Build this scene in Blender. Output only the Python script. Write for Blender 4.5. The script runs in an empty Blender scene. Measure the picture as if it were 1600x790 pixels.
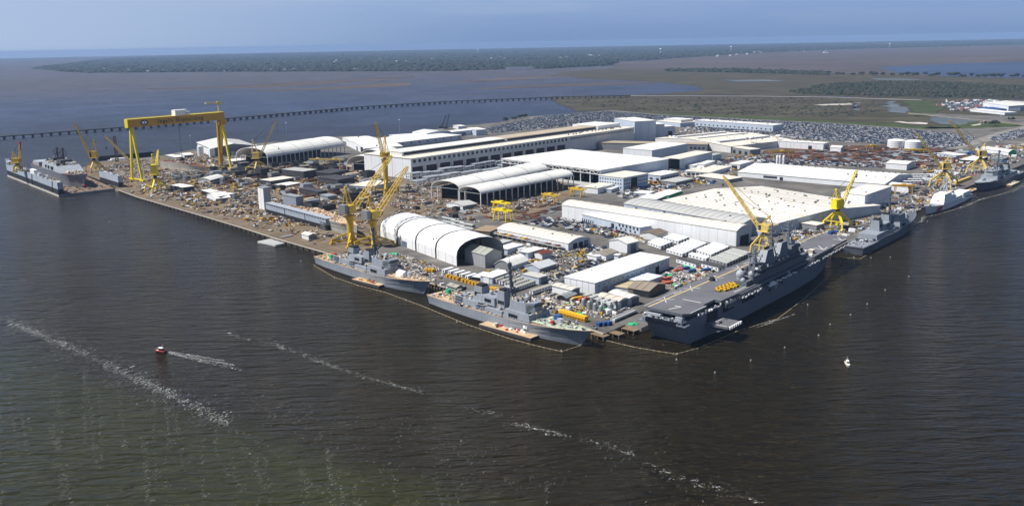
import bpy, math, random
import numpy as np
from mathutils import Vector, Matrix
R = math.radians
random.seed(7)
rng = np.random.default_rng(7)
scn = bpy.context.scene
COL = scn.collection

# ---------------------------------------------------------------- camera, world, sun, exposure
F_PX, CAM_H, HOR_Y, ROLL = 1400.0, 175.0, 66.0, -0.0187      # measured on the 1600x790 photograph
PITCH = math.atan((395 - HOR_Y) / F_PX)
cam_d = bpy.data.cameras.new('camera'); cam = bpy.data.objects.new('camera', cam_d); COL.objects.link(cam)
cam_d.sensor_fit = 'HORIZONTAL'; cam_d.sensor_width = 36; cam_d.lens = 36 * F_PX / 1600
cam_d.clip_start = 1; cam_d.clip_end = 90000
cam.location = (0, 0, CAM_H)
_fw = Vector((0, math.cos(PITCH), -math.sin(PITCH))); _up = Vector((0, math.sin(PITCH), math.cos(PITCH))); _rt = Vector((1, 0, 0))
_c, _s = math.cos(ROLL), math.sin(ROLL)
_X = _rt * _c + _up * _s; _Y = _up * _c - _rt * _s
cam.matrix_world = Matrix(((_X.x, _Y.x, -_fw.x, 0), (_X.y, _Y.y, -_fw.y, 0), (_X.z, _Y.z, -_fw.z, CAM_H), (0, 0, 0, 1)))
scn.camera = cam

SUN_AZ, SUN_EL = 186.0, 56.0       # direction towards the sun, degrees from +x
w = bpy.data.worlds.new('World'); scn.world = w; w.use_nodes = True
nt = w.node_tree; bg = nt.nodes['Background']
sky = nt.nodes.new('ShaderNodeTexSky'); sky.sky_type = 'NISHITA'; sky.sun_disc = False
sky.sun_elevation = R(SUN_EL); sky.sun_rotation = R(90 - SUN_AZ)
sky.altitude = 0; sky.air_density = 1.0; sky.dust_density = 0.3; sky.ozone_density = 1.5
N_ = nt.nodes.new; L_ = nt.links.new
tc = N_('ShaderNodeTexCoord'); sp = N_('ShaderNodeSeparateXYZ'); L_(tc.outputs['Generated'], sp.inputs[0])
def mrange(src, a, b, c=0.0, d=1.0):
    n = N_('ShaderNodeMapRange'); n.interpolation_type = 'SMOOTHSTEP'; n.inputs[1].default_value = a; n.inputs[2].default_value = b; n.inputs[3].default_value = c; n.inputs[4].default_value = d; L_(src, n.inputs[0]); return n.outputs[0]
def mixc(f, a, b):
    n = N_('ShaderNodeMixRGB'); L_(f, n.inputs[0])
    for i, v in ((1, a), (2, b)):
        if isinstance(v, tuple): n.inputs[i].default_value = (*v, 1)
        else: L_(v, n.inputs[i])
    return n.outputs[0]
# hazy band of sky low over the horizon, paler towards the sun's side, passing into the clear sky higher up
low = mixc(mrange(sp.outputs[2], -.01, .055), (3.0, 4.7, 8.1), (4.1, 6.0, 9.9))
side = mixc(mrange(sp.outputs[0], .05, -.55), low, (6.3, 8.1, 11.3))
mp = N_('ShaderNodeMapping'); mp.inputs['Scale'].default_value = (1.3, 1.3, 16); L_(tc.outputs['Generated'], mp.inputs[0])
nz = N_('ShaderNodeTexNoise'); nz.inputs['Scale'].default_value = 2.6; nz.inputs['Detail'].default_value = 8; nz.inputs['Roughness'].default_value = .62; L_(mp.outputs[0], nz.inputs['Vector'])
cloud = N_('ShaderNodeMath'); cloud.operation = 'MULTIPLY'; L_(mrange(nz.outputs[0], .42, .72, 0, .42), cloud.inputs[0]); L_(mrange(sp.outputs[2], .0, .05), cloud.inputs[1])
band = mixc(cloud.outputs[0], side, (6.6, 7.9, 10.6))
L_(mixc(mrange(sp.outputs[2], .06, .42), band, sky.outputs[0]), bg.inputs[0])
bg.inputs[1].default_value = 0.05

sd = bpy.data.lights.new('sun', 'SUN'); sd.energy = 5.0; sd.angle = R(.5); sd.color = (1, .965, .90)
so = bpy.data.objects.new('sun', sd); COL.objects.link(so)
_sv = Vector((math.cos(R(SUN_AZ)) * math.cos(R(SUN_EL)), math.sin(R(SUN_AZ)) * math.cos(R(SUN_EL)), math.sin(R(SUN_EL))))
so.rotation_euler = _sv.to_track_quat('Z', 'Y').to_euler(); so.location = (0, 300, 600)
scn.view_settings.view_transform = 'Standard'; scn.view_settings.look = 'None'; scn.view_settings.gamma = 1
scn.view_settings.exposure = 0.4
scn.cycles.max_bounces = 5; scn.cycles.volume_bounces = 0

# ---------------------------------------------------------------- survey: where a photographed point stands in the place
def ray(px, py):
    u, v = px - 800, 395 - py
    u, v = _c * u - _s * v, _s * u + _c * v
    return u, F_PX * math.cos(PITCH) + v * math.sin(PITCH), -F_PX * math.sin(PITCH) + v * math.cos(PITCH)
def at(px, py, z=3.0):
    d = ray(px, py); t = (z - CAM_H) / d[2]
    return Vector((d[0] * t, d[1] * t, z))
def atY(px, py, Y):
    d = ray(px, py); t = Y / d[1]
    return Vector((d[0] * t, Y, CAM_H + d[2] * t))
def proj(p):
    x, y, z = p[0], p[1], p[2] - CAM_H
    dep = y * math.cos(PITCH) - z * math.sin(PITCH); up = y * math.sin(PITCH) + z * math.cos(PITCH)
    u, v = F_PX * x / dep, F_PX * up / dep
    return 800 + _c * u + _s * v, 395 - (-_s * u + _c * v)
def hgt(px, by, ty, g=3.0):
    p = at(px, by, g); lo, hi = 0, 150
    for _ in range(40):
        m = (lo + hi) / 2
        if proj((p.x, p.y, g + m))[1] > ty: lo = m
        else: hi = m
    return lo
G = 3.0                           # yard level above the water

# ---------------------------------------------------------------- mesh builder
class M:
    def __init__(s): s.v = []; s.f = []; s.m = []
    def add(s, vs, fs, mi=0):
        n = len(s.v); s.v.extend(vs)
        for f in fs: s.f.append([i + n for i in f]); s.m.append(mi)
        return s
    def box(s, x0, y0, z0, x1, y1, z1, mi=0, top=None):
        if x0 > x1: x0, x1 = x1, x0
        if y0 > y1: y0, y1 = y1, y0
        s.add([(x0, y0, z0), (x1, y0, z0), (x1, y1, z0), (x0, y1, z0), (x0, y0, z1), (x1, y0, z1), (x1, y1, z1), (x0, y1, z1)],
              [(0, 3, 2, 1), (0, 1, 5, 4), (1, 2, 6, 5), (2, 3, 7, 6), (3, 0, 4, 7)], mi)
        s.f.append([len(s.v) - 4 + i for i in range(4)]); s.m.append(mi if top is None else top)
        return s
    def rbox(s, cx, cy, z0, lx, ly, lz, a=0, mi=0, top=None):
        c, sn = math.cos(a), math.sin(a); P = []
        for z in (z0, z0 + lz):
            for x, y in ((-lx / 2, -ly / 2), (lx / 2, -ly / 2), (lx / 2, ly / 2), (-lx / 2, ly / 2)):
                P.append((cx + c * x - sn * y, cy + sn * x + c * y, z))
        s.add(P, [(0, 3, 2, 1), (0, 1, 5, 4), (1, 2, 6, 5), (2, 3, 7, 6), (3, 0, 4, 7)], mi)
        s.f.append([len(s.v) - 4 + i for i in range(4)]); s.m.append(mi if top is None else top)
        return s
    def prism(s, poly, z0, z1, mi=0, top=None, shrink=None):
        n = len(poly); cx = sum(p[0] for p in poly) / n; cy = sum(p[1] for p in poly) / n
        k = 1 if shrink is None else shrink
        vs = [(p[0], p[1], z0) for p in poly] + [(cx + (p[0] - cx) * k, cy + (p[1] - cy) * k, z1) for p in poly]
        s.add(vs, [tuple(range(n))[::-1]] + [(i, (i + 1) % n, n + (i + 1) % n, n + i) for i in range(n)], mi)
        s.f.append([len(s.v) - n + i for i in range(n)]); s.m.append(mi if top is None else top)
        return s
    def frame(s, p, q):
        p, q = Vector(p), Vector(q); d = (q - p); L = d.length or 1e-6; d /= L
        a = Vector((0, 0, 1)) if abs(d.z) < .95 else Vector((1, 0, 0))
        x = d.cross(a).normalized(); y = x.cross(d)
        return p, q, x, y
    def tube(s, p, q, r, r2=None, n=6, mi=0, caps=True):
        p, q, x, y = s.frame(p, q); r2 = r if r2 is None else r2; V = []
        for c, rr in ((p, r), (q, r2)):
            for i in range(n):
                a = 2 * math.pi * (i + .5) / n; V.append(tuple(c + x * (math.cos(a) * rr) + y * (math.sin(a) * rr)))
        fs = [(i, n + i, n + (i + 1) % n, (i + 1) % n) for i in range(n)]
        if caps: fs += [tuple(range(n)), tuple(range(n, 2 * n))[::-1]]
        return s.add(V, fs, mi)
    def bar(s, p, q, w, h=None, mi=0):
        p, q, x, y = s.frame(p, q); h = w if h is None else h; V = []
        for c in (p, q):
            for a, b in ((-1, -1), (1, -1), (1, 1), (-1, 1)): V.append(tuple(c + x * (a * w / 2) + y * (b * h / 2)))
        return s.add(V, [(0, 1, 2, 3), (7, 6, 5, 4), (0, 4, 5, 1), (1, 5, 6, 2), (2, 6, 7, 3), (3, 7, 4, 0)], mi)
    def dome(s, c, r, n=10, k=5, mi=0, full=False, sz=1.0):
        V = []; fs = []; lo = -math.pi / 2 if full else 0
        for j in range(k + 1):
            t = lo + (math.pi / 2 - lo) * j / k
            for i in range(n):
                a = 2 * math.pi * i / n; V.append((c[0] + r * math.cos(t) * math.cos(a), c[1] + r * math.cos(t) * math.sin(a), c[2] + r * sz * math.sin(t)))
        for j in range(k):
            for i in range(n): fs.append((j * n + i, j * n + (i + 1) % n, (j + 1) * n + (i + 1) % n, (j + 1) * n + i))
        return s.add(V, fs, mi)
    def lattice(s, p, q, w, w2=None, bays=10, t=.35, mi=0, h=None):
        """square truss boom: four chords and zigzag lacing"""
        p, q, x, y = s.frame(p, q); w2 = w if w2 is None else w2; h = 1 if h is None else h
        C = []
        for k in range(bays + 1):
            f = k / bays; ww = (w + (w2 - w) * f) / 2; c = p + (q - p) * f
            C.append([c + x * (a * ww) + y * (b * ww * h) for a, b in ((-1, -1), (1, -1), (1, 1), (-1, 1))])
        for i in range(4): s.bar(C[0][i], C[-1][i], t, t, mi)
        for k in range(bays):
            for i in range(4):
                j = (i + 1) % 4
                if (k + i) % 2: s.bar(C[k][i], C[k + 1][j], t * .6, t * .6, mi)
                else: s.bar(C[k][j], C[k + 1][i], t * .6, t * .6, mi)
        return s
    def mesh(s, name, mats, smooth=False):
        me = bpy.data.meshes.new(name); me.from_pydata([tuple(v) for v in s.v], [], s.f)
        for m in (mats if isinstance(mats, (list, tuple)) else [mats]): me.materials.append(m)
        me.polygons.foreach_set('material_index', s.m)
        if smooth: me.polygons.foreach_set('use_smooth', [True] * len(s.f))
        me.update(); return me
    def obj(s, name, mats, parent=None, loc=None, smooth=False):
        return mkobj(name, s.mesh(name, mats, smooth), parent, loc)
def mkobj(name, data, parent=None, loc=None, rz=None):
    o = bpy.data.objects.new(name, data); COL.objects.link(o)
    if parent: o.parent = parent
    if loc is not None: o.location = loc
    if rz is not None: o.rotation_euler.z = rz
    return o
def tag(o, label=None, cat=None, group=None, kind=None):
    if label: o['label'] = label
    if cat: o['category'] = cat
    if group: o['group'] = group
    if kind: o['kind'] = kind
    return o
def thing(name, label, cat, loc=(0, 0, 0), rz=0, group=None):
    return tag(mkobj(name, None, None, loc, rz), label, cat, group)
def dup(o, loc, rz, label=None, group=None):
    c = o.copy(); COL.objects.link(c); c.location = loc; c.rotation_euler = (0, 0, rz)
    if label: c['label'] = label
    if group: c['group'] = group
    def kids(a, b):
        for ch in a.children:
            d = ch.copy(); COL.objects.link(d); d.parent = b; kids(ch, d)
    kids(o, c)
    return c

# ---------------------------------------------------------------- materials
MATS = {}
def mat(name, col, rough=.65, var=.12, scale=.08, metal=0, streak=0, rust=0, spec=.3, rustcol=(.16, .07, .03), bump=0):
    """plain painted or mineral surface: colour with broad and fine variation, optional rust / dirt patches that belong to the surface"""
    m = bpy.data.materials.new(name); m.use_nodes = True; t = m.node_tree; b = t.nodes['Principled BSDF']
    b.inputs['Roughness'].default_value = rough; b.inputs['Metallic'].default_value = metal
    b.inputs['Specular IOR Level'].default_value = spec
    g = t.nodes.new('ShaderNodeNewGeometry')
    n1 = t.nodes.new('ShaderNodeTexNoise'); n1.inputs['Scale'].default_value = scale; n1.inputs['Detail'].default_value = 6; n1.inputs['Roughness'].default_value = .65
    t.links.new(g.outputs['Position'], n1.inputs['Vector'])
    mr = t.nodes.new('ShaderNodeMapRange'); mr.inputs[1].default_value = .25; mr.inputs[2].default_value = .75
    mr.inputs[3].default_value = 1 - var; mr.inputs[4].default_value = 1 + var
    t.links.new(n1.outputs[0], mr.inputs[0])
    vm = t.nodes.new('ShaderNodeVectorMath'); vm.operation = 'SCALE'; vm.inputs[0].default_value = col
    t.links.new(mr.outputs[0], vm.inputs['Scale']); out = vm.outputs[0]
    if rust:
        n2 = t.nodes.new('ShaderNodeTexNoise'); n2.inputs['Scale'].default_value = scale * 2.7; n2.inputs['Detail'].default_value = 8; n2.inputs['Roughness'].default_value = .72
        t.links.new(g.outputs['Position'], n2.inputs['Vector'])
        m2 = t.nodes.new('ShaderNodeMapRange'); m2.inputs[1].default_value = .68 - .22 * rust; m2.inputs[2].default_value = .78 - .15 * rust; m2.clamp = True
        t.links.new(n2.outputs[0], m2.inputs[0])
        mxr = t.nodes.new('ShaderNodeMix'); mxr.data_type = 'RGBA'; t.links.new(m2.outputs[0], mxr.inputs[0]); t.links.new(out, mxr.inputs[6]); mxr.inputs[7].default_value = (*rustcol, 1); out = mxr.outputs[2]
    if streak:
        mpn = t.nodes.new('ShaderNodeMapping'); mpn.inputs['Scale'].default_value = (1.1, 1.1, .03)
        t.links.new(g.outputs['Position'], mpn.inputs[0])
        n3 = t.nodes.new('ShaderNodeTexNoise'); n3.inputs['Scale'].default_value = .8; n3.inputs['Detail'].default_value = 3
        t.links.new(mpn.outputs[0], n3.inputs['Vector'])
        m3 = t.nodes.new('ShaderNodeMapRange'); m3.inputs[1].default_value = .3; m3.inputs[2].default_value = .7; m3.inputs[3].default_value = 1 - streak; m3.inputs[4].default_value = 1 + streak * .4
        t.links.new(n3.outputs[0], m3.inputs[0])
        v3 = t.nodes.new('ShaderNodeVectorMath'); v3.operation = 'SCALE'; t.links.new(out, v3.inputs[0]); t.links.new(m3.outputs[0], v3.inputs['Scale']); out = v3.outputs[0]
    t.links.new(out, b.inputs['Base Color'])
    MATS[name] = m; return m
W_ROOF = mat('white_roof', (.70, .69, .66), .6, .12, .03, rust=.22, rustcol=(.52, .47, .38), streak=.05)
W_ROOF2 = mat('stained_white_roof', (.69, .655, .595), .6, .12, .022, rust=.55, rustcol=(.55, .42, .28))
C_ROOF = mat('cream_roof', (.66, .61, .53), .65, .10, .04, rust=.3, rustcol=(.48, .40, .29))
T_ROOF = mat('tan_roof', (.40, .33, .25), .8, .15, .05)
G_ROOF = mat('grey_roof', (.42, .42, .41), .6, .12, .05, rust=.2, rustcol=(.30, .25, .2))
B_ROOF = mat('dark_roof', (.06, .06, .065), .8, .2, .1)
R_ROOF = mat('red_brown_roof', (.15, .04, .03), .7, .2, .2)
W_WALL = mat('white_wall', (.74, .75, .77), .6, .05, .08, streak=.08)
BL_SHADE = mat('shaded_blue_grey_wall', (.47, .53, .62), .6, .06, .05, streak=.12)  # blue-grey copy of the white walls, their shaded sides put into colour
C_WALL = mat('concrete_wall', (.64, .63, .61), .75, .1, .06, streak=.12)
GR_WALL = mat('grey_wall', (.23, .24, .25), .6, .08, .1, streak=.1)
BR_WALL = mat('brown_wall', (.17, .14, .11), .8, .2, .15)
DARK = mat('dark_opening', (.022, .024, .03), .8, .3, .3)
DOORM = mat('door_blue_grey', (.13, .15, .19), .6, .1, .3)
GLASS = mat('window_glass', (.03, .04, .055), .12, .2, .3, spec=.6)
YEL = mat('yellow_paint', (.60, .40, .035), .5, .2, .25, rust=.45, rustcol=(.30, .17, .05))
YEL2 = mat('bright_yellow_paint', (.78, .60, .02), .45, .1, .1, rust=.12, rustcol=(.35, .22, .05))
YEL3 = mat('pale_yellow_paint', (.62, .46, .13), .5, .2, .2, rust=.42, rustcol=(.28, .18, .08))
ORG = mat('orange_paint', (.55, .30, .02), .55, .1, .1, rust=.2, rustcol=(.3, .16, .05))
BLK = mat('black_steel', (.02, .02, .022), .6, .3, .3)
NAVY = mat('navy_grey', (.26, .285, .325), .5, .10, .07, streak=.14, rust=.10, rustcol=(.13, .10, .09))
SHIPG = mat('assault_ship_grey', (.175, .195, .23), .5, .10, .07, streak=.16, rust=.10, rustcol=(.11, .09, .09))
NAVY_L = mat('light_navy_grey', (.36, .39, .43), .5, .12, .1, streak=.15)
NAVY_D = mat('weathered_ship_grey', (.115, .13, .155), .55, .12, .07, streak=.2)
DECK = mat('flight_deck_coating', (.125, .125, .14), .75, .22, .06, rust=.35, rustcol=(.13, .10, .085))
DECK_G = mat('primed_green_deck', (.42, .47, .36), .75, .15, .2, rust=.3, rustcol=(.28, .24, .17))
PLY = mat('plywood_covering', (.50, .36, .22), .8, .22, .15, rust=.4, rustcol=(.28, .16, .09))
RUST = mat('rusty_steel', (.13, .055, .032), .8, .35, .15, rust=.4, rustcol=(.05, .03, .025))
STEEL = mat('dark_primed_steel', (.055, .055, .06), .65, .3, .15, rust=.35, rustcol=(.10, .06, .04))
GALV = mat('galvanised_steel', (.30, .32, .34), .5, .15, .2, metal=.2)
GRN = mat('green_tarpaulin', (.02, .38, .16), .6, .15, .3)
BLU = mat('blue_paint', (.025, .085, .24), .5, .1, .3)
RED = mat('red_paint', (.42, .04, .03), .5, .15, .3)
ORR = mat('orange_red_paint', (.42, .10, .05), .5, .15, .3)
WHT = mat('white_paint', (.80, .80, .80), .5, .05, .2)
TAN = mat('tan_canvas', (.55, .48, .36), .8, .1, .2)
ANTIF = mat('red_antifouling', (.25, .035, .03), .6, .2, .1)
RUB = mat('black_rubber', (.015, .015, .015), .9, .2, .5)
CONC = mat('quay_concrete', (.27, .235, .19), .85, .25, .06, rust=.3, rustcol=(.17, .13, .10))
WOOD = mat('weathered_timber', (.20, .14, .09), .85, .3, .3)
FOAMM = mat('water_foam', (.36, .375, .37), .9, .2, .4)
YLINE = mat('yellow_deck_line', (.62, .47, .18), .8, .15, .3)
WLINE = mat('white_deck_line', (.62, .62, .60), .8, .15, .3)
# ================================================================ the setting
def PX(pts, z): return [tuple(at(x, y, z)) for x, y in pts]
def sheet(name, pts, z, m, kind='structure', world=False, rough=0):
    P = pts if world else PX(pts, z)
    if rough:
        rr = random.Random(len(pts) + int(pts[0][0])); Q = []
        for (x0, y0, _), (x1, y1, _) in zip(P, P[1:] + P[:1]):
            L = math.hypot(x1 - x0, y1 - y0); n_ = min(24, max(1, int(L / 18)))
            for i in range(n_):
                f = i / n_; a_ = rough * min(L / n_, .05 * y0) * (0 if i == 0 else 1); Q.append((x0 + (x1 - x0) * f + rr.gauss(0, a_), y0 + (y1 - y0) * f + rr.gauss(0, a_), z))
        P = Q
    b = M(); b.add([(p[0], p[1], z) for p in P], [tuple(range(len(P)))]); o = b.obj(name, m)
    if o.data.polygons[0].normal.z < 0: o.data.flip_normals()
    tag(o, kind=kind); return o
def inpoly(x, y, P):
    n = len(P); c = False; j = n - 1
    for i in range(n):
        if (P[i][1] > y) != (P[j][1] > y) and x < (P[j][0] - P[i][0]) * (y - P[i][1]) / (P[j][1] - P[i][1]) + P[i][0]: c = not c
        j = i
    return c
def inpoly_np(X, Y, P):
    c = np.zeros(len(X), bool); n = len(P); j = n - 1
    for i in range(n):
        with np.errstate(divide='ignore', invalid='ignore'):
            t = ((P[i][1] > Y) != (P[j][1] > Y)) & (X < (P[j][0] - P[i][0]) * (Y - P[i][1]) / (P[j][1] - P[i][1] + 1e-12) + P[i][0])
        c ^= t; j = i
    return c

def water_mat():
    m = bpy.data.materials.new('river_water'); m.use_nodes = True; t = m.node_tree; b = t.nodes['Principled BSDF']; N = t.nodes.new; Lk = t.links.new
    g = N('ShaderNodeNewGeometry'); sep = N('ShaderNodeSeparateXYZ'); Lk(g.outputs['Position'], sep.inputs[0])
    def math_(op, a, bb, c=None):
        n = N('ShaderNodeMath'); n.operation = op
        for i, v in enumerate((a, bb, c)):
            if v is None: continue
            if isinstance(v, (int, float)): n.inputs[i].default_value = v
            else: Lk(v, n.inputs[i])
        return n.outputs[0]
    def noise(scale, det=4, rough=.55, vec=None, dist=0):
        n = N('ShaderNodeTexNoise'); n.inputs['Scale'].default_value = scale; n.inputs['Detail'].default_value = det; n.inputs['Roughness'].default_value = rough; n.inputs['Distortion'].default_value = dist
        Lk(vec or g.outputs['Position'], n.inputs['Vector']); return n.outputs[0]
    # greener estuary water on the near side of the tide line, brown river water beyond it
    pts = [at(*p, 0) for p in ((0, 530), (200, 580), (350, 648), (520, 708), (870, 792))]
    xs = np.array([p.x for p in pts]); ys = np.array([p.y for p in pts]); k = np.polyfit(xs, ys, 2)
    xx = sep.outputs[0]; yy = sep.outputs[1]
    curve = math_('MULTIPLY_ADD', math_('MULTIPLY_ADD', xx, float(k[0]), float(k[1])), xx, float(k[2]))
    wob = math_('MULTIPLY', math_('SUBTRACT', noise(.012, 5, .6), .5), 60)
    dd = math_('ADD', math_('SUBTRACT', curve, yy), wob)
    mr = N('ShaderNodeMapRange'); mr.interpolation_type = 'SMOOTHSTEP'; mr.inputs[1].default_value = -10; mr.inputs[2].default_value = 30; Lk(dd, mr.inputs[0])
    mix = N('ShaderNodeMix'); mix.data_type = 'RGBA'; mix.inputs[6].default_value = (.0170, .0128, .0050, 1); mix.inputs[7].default_value = (.0285, .0295, .0068, 1); Lk(mr.outputs[0], mix.inputs[0])
    # far blue puts sky reflection into the base colour, then silt-purple shallows
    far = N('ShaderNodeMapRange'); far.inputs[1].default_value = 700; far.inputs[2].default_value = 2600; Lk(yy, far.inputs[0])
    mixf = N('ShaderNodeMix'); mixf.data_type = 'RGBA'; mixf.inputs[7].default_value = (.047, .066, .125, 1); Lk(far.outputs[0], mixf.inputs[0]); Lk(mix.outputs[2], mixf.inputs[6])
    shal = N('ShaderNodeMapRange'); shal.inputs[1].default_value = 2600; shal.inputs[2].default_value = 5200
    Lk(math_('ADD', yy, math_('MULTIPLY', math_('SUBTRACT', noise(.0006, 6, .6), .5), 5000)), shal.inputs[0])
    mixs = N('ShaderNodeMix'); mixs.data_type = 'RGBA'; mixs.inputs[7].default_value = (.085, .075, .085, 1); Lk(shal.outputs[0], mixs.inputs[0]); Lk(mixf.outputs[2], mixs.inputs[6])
    var = N('ShaderNodeMapRange'); var.inputs[1].default_value = .3; var.inputs[2].default_value = .7; var.inputs[3].default_value = .70; var.inputs[4].default_value = 1.32; Lk(noise(.0045, 7, .62, None, .8), var.inputs[0])
    sc = N('ShaderNodeVectorMath'); sc.operation = 'SCALE'; Lk(mixs.outputs[2], sc.inputs[0]); Lk(var.outputs[0], sc.inputs['Scale'])
    Lk(sc.outputs[0], b.inputs['Base Color'])
    rgh = N('ShaderNodeMapRange'); rgh.inputs[1].default_value = 600; rgh.inputs[2].default_value = 1800; rgh.inputs[3].default_value = .12; rgh.inputs[4].default_value = .42; Lk(yy, rgh.inputs[0]); Lk(math_('ADD', rgh.outputs[0], math_('MULTIPLY', math_('SUBTRACT', noise(.009, 5, .6), .45), .22)), b.inputs['Roughness']); b.inputs['Specular Tint'].default_value = (1, .88, .62, 1); b.inputs['IOR'].default_value = 1.33; b.inputs['Specular IOR Level'].default_value = .28
    # wind waves: long crests nearly square to the view, broken by chop
    mp1 = N('ShaderNodeMapping'); mp1.inputs['Rotation'].default_value = (0, 0, R(9)); mp1.inputs['Scale'].default_value = (.038, .165, 1); Lk(g.outputs['Position'], mp1.inputs[0])
    mp2 = N('ShaderNodeMapping'); mp2.inputs['Rotation'].default_value = (0, 0, R(-6)); mp2.inputs['Scale'].default_value = (.12, .42, 1); Lk(g.outputs['Position'], mp2.inputs[0])
    h1 = noise(1.0, 3, .5, mp1.outputs[0], .6); h2 = noise(1.0, 4, .6, mp2.outputs[0], .4); h3 = noise(2.2, 3, .6)
    hh = math_('ADD', math_('MULTIPLY', h1, 10.5), math_('ADD', math_('MULTIPLY', h2, 5.0), math_('MULTIPLY', h3, .25)))
    bp = N('ShaderNodeBump'); bp.inputs['Strength'].default_value = 1.0; bp.inputs['Distance'].default_value = 1.0; Lk(hh, bp.inputs['Height']); Lk(bp.outputs[0], b.inputs['Normal'])
    return m
WATER = water_mat()
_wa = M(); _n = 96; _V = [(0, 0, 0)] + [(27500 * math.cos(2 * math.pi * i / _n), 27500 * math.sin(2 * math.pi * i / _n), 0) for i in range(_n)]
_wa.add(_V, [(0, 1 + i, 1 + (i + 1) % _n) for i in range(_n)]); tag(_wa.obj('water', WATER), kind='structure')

def land_mat(name, c1, c2, scale, c3=None, stretch=(1, 1, 1), rot=0):
    m = bpy.data.materials.new(name); m.use_nodes = True; t = m.node_tree; b = t.nodes['Principled BSDF']; b.inputs['Roughness'].default_value = .95; b.inputs['Specular IOR Level'].default_value = .1
    g = t.nodes.new('ShaderNodeNewGeometry'); mp_ = t.nodes.new('ShaderNodeMapping'); mp_.inputs['Scale'].default_value = stretch; mp_.inputs['Rotation'].default_value = (0, 0, R(rot))
    t.links.new(g.outputs['Position'], mp_.inputs[0]); n = t.nodes.new('ShaderNodeTexNoise'); n.inputs['Scale'].default_value = scale; n.inputs['Detail'].default_value = 9; n.inputs['Roughness'].default_value = .68
    t.links.new(mp_.outputs[0], n.inputs['Vector']); r = t.nodes.new('ShaderNodeValToRGB'); e = r.color_ramp.elements
    e[0].position = .36; e[0].color = (*c1, 1); e[1].position = .62; e[1].color = (*c2, 1)
    if c3: q = e.new(.72); q.color = (*c3, 1)
    t.links.new(n.outputs[0], r.inputs[0]); t.links.new(r.outputs[0], b.inputs['Base Color']); MATS[name] = m; return m
MARSH = land_mat('brown_marsh', (.036, .034, .021), (.080, .071, .048), .006, (.13, .115, .085), (1, 3.2, 1), 12)
MARSH2 = land_mat('far_tidal_marsh', (.055, .047, .044), (.10, .082, .075), .0012, (.13, .11, .10), (1, 2.5, 1), 4)
SCRUB = land_mat('scrub_ground', (.028, .034, .020), (.06, .062, .038), .004, (.13, .12, .085), (1, 3, 1), 5)
GRASSM = land_mat('levee_grass', (.035, .052, .018), (.06, .078, .03), .02)
WOODG = land_mat('wooded_ground', (.008, .013, .011), (.018, .024, .02), .001, (.05, .052, .05), (1, 3, 1))
ASPH = land_mat('yard_asphalt', (.085, .080, .076), (.16, .15, .14), .03, (.25, .225, .20), (1, 1, 1))
DIRT = land_mat('yard_dirt', (.11, .085, .058), (.20, .155, .108), .035, (.29, .24, .175), (1, 1, 1))
SAND = land_mat('pale_bare_ground', (.36, .33, .29), (.5, .47, .43), .02)
ROADM = land_mat('pale_road', (.17, .16, .15), (.25, .24, .22), .02)
POND = land_mat('shallow_pond', (.07, .085, .10), (.12, .14, .16), .003)

BAY = land_mat('bay_water_blue', (.035, .055, .11), (.05, .075, .14), .001)
# frame along the big assault ship: x from her stern to her bow, y to port
L0 = at(1079, 493, 20); _d = at(1335, 371, 20) - L0; _d.z = 0; _d.normalize(); LA = math.atan2(_d.y, _d.x)
def LF(x, y, z=3.0): return Vector((L0.x + _d.x * x - _d.y * y, L0.y + _d.y * x + _d.x * y, z))
quay_w = [tuple(at(x, y, 3)) for x, y in ((186, 297), (216, 308), (320, 338), (380, 356), (430, 372), (500, 392), (921, 513.5), (944, 521))]
quay_e = [tuple(LF(*p)) for p in ((8, 50), (8, 38), (268, 37.5), (272, 22), (478, 21), (484, 28), (560, 25), (645, 21.5), (707, 19), (920, 10), (1700, -25))]
back = [tuple(at(x, y, 3)) for x, y in ((1620, 196), (1560, 199), (1450, 202), (1300, 192), (1120, 183), (1035, 179), (960, 172), (905, 176), (820, 182.5), (780, 191), (708, 198), (656, 206), (600, 214), (540, 212.5), (400, 224), (300, 234), (240, 245), (154, 252), (128, 262), (132, 274))]
YARD = quay_w + quay_e + [tuple(LF(1700, 400))] + back
def slab(name, P, z0, z1, top, side):
    b = M(); n = len(P)
    b.add([(p[0], p[1], z0) for p in P] + [(p[0], p[1], z1) for p in P], [tuple(range(n, 2 * n))], 0)
    b.f += [(i, (i + 1) % n, n + (i + 1) % n, n + i) for i in range(n)]; b.m += [1] * n
    o = b.obj(name, [top, side]); return tag(o, kind='structure')
slab('yard_ground', YARD, -2, 3.0, ASPH, CONC)
sheet('dirt_ground', [(188, 296), (216, 307), (320, 337), (430, 371), (500, 391), (560, 408), (600, 380), (600, 345), (720, 330), (800, 345), (870, 318), (900, 300), (880, 282), (760, 285), (640, 283), (560, 262), (420, 262), (300, 236), (240, 247), (156, 254), (134, 264), (136, 273)], 3.02, DIRT)
sheet('plate_yard_ground', [(1190, 236), (1260, 228), (1420, 226), (1530, 240), (1500, 262), (1430, 262), (1200, 255)], 3.02, land_mat('rusty_ground', (.06, .035, .028), (.14, .075, .05), .05, (.27, .23, .19)))

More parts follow.
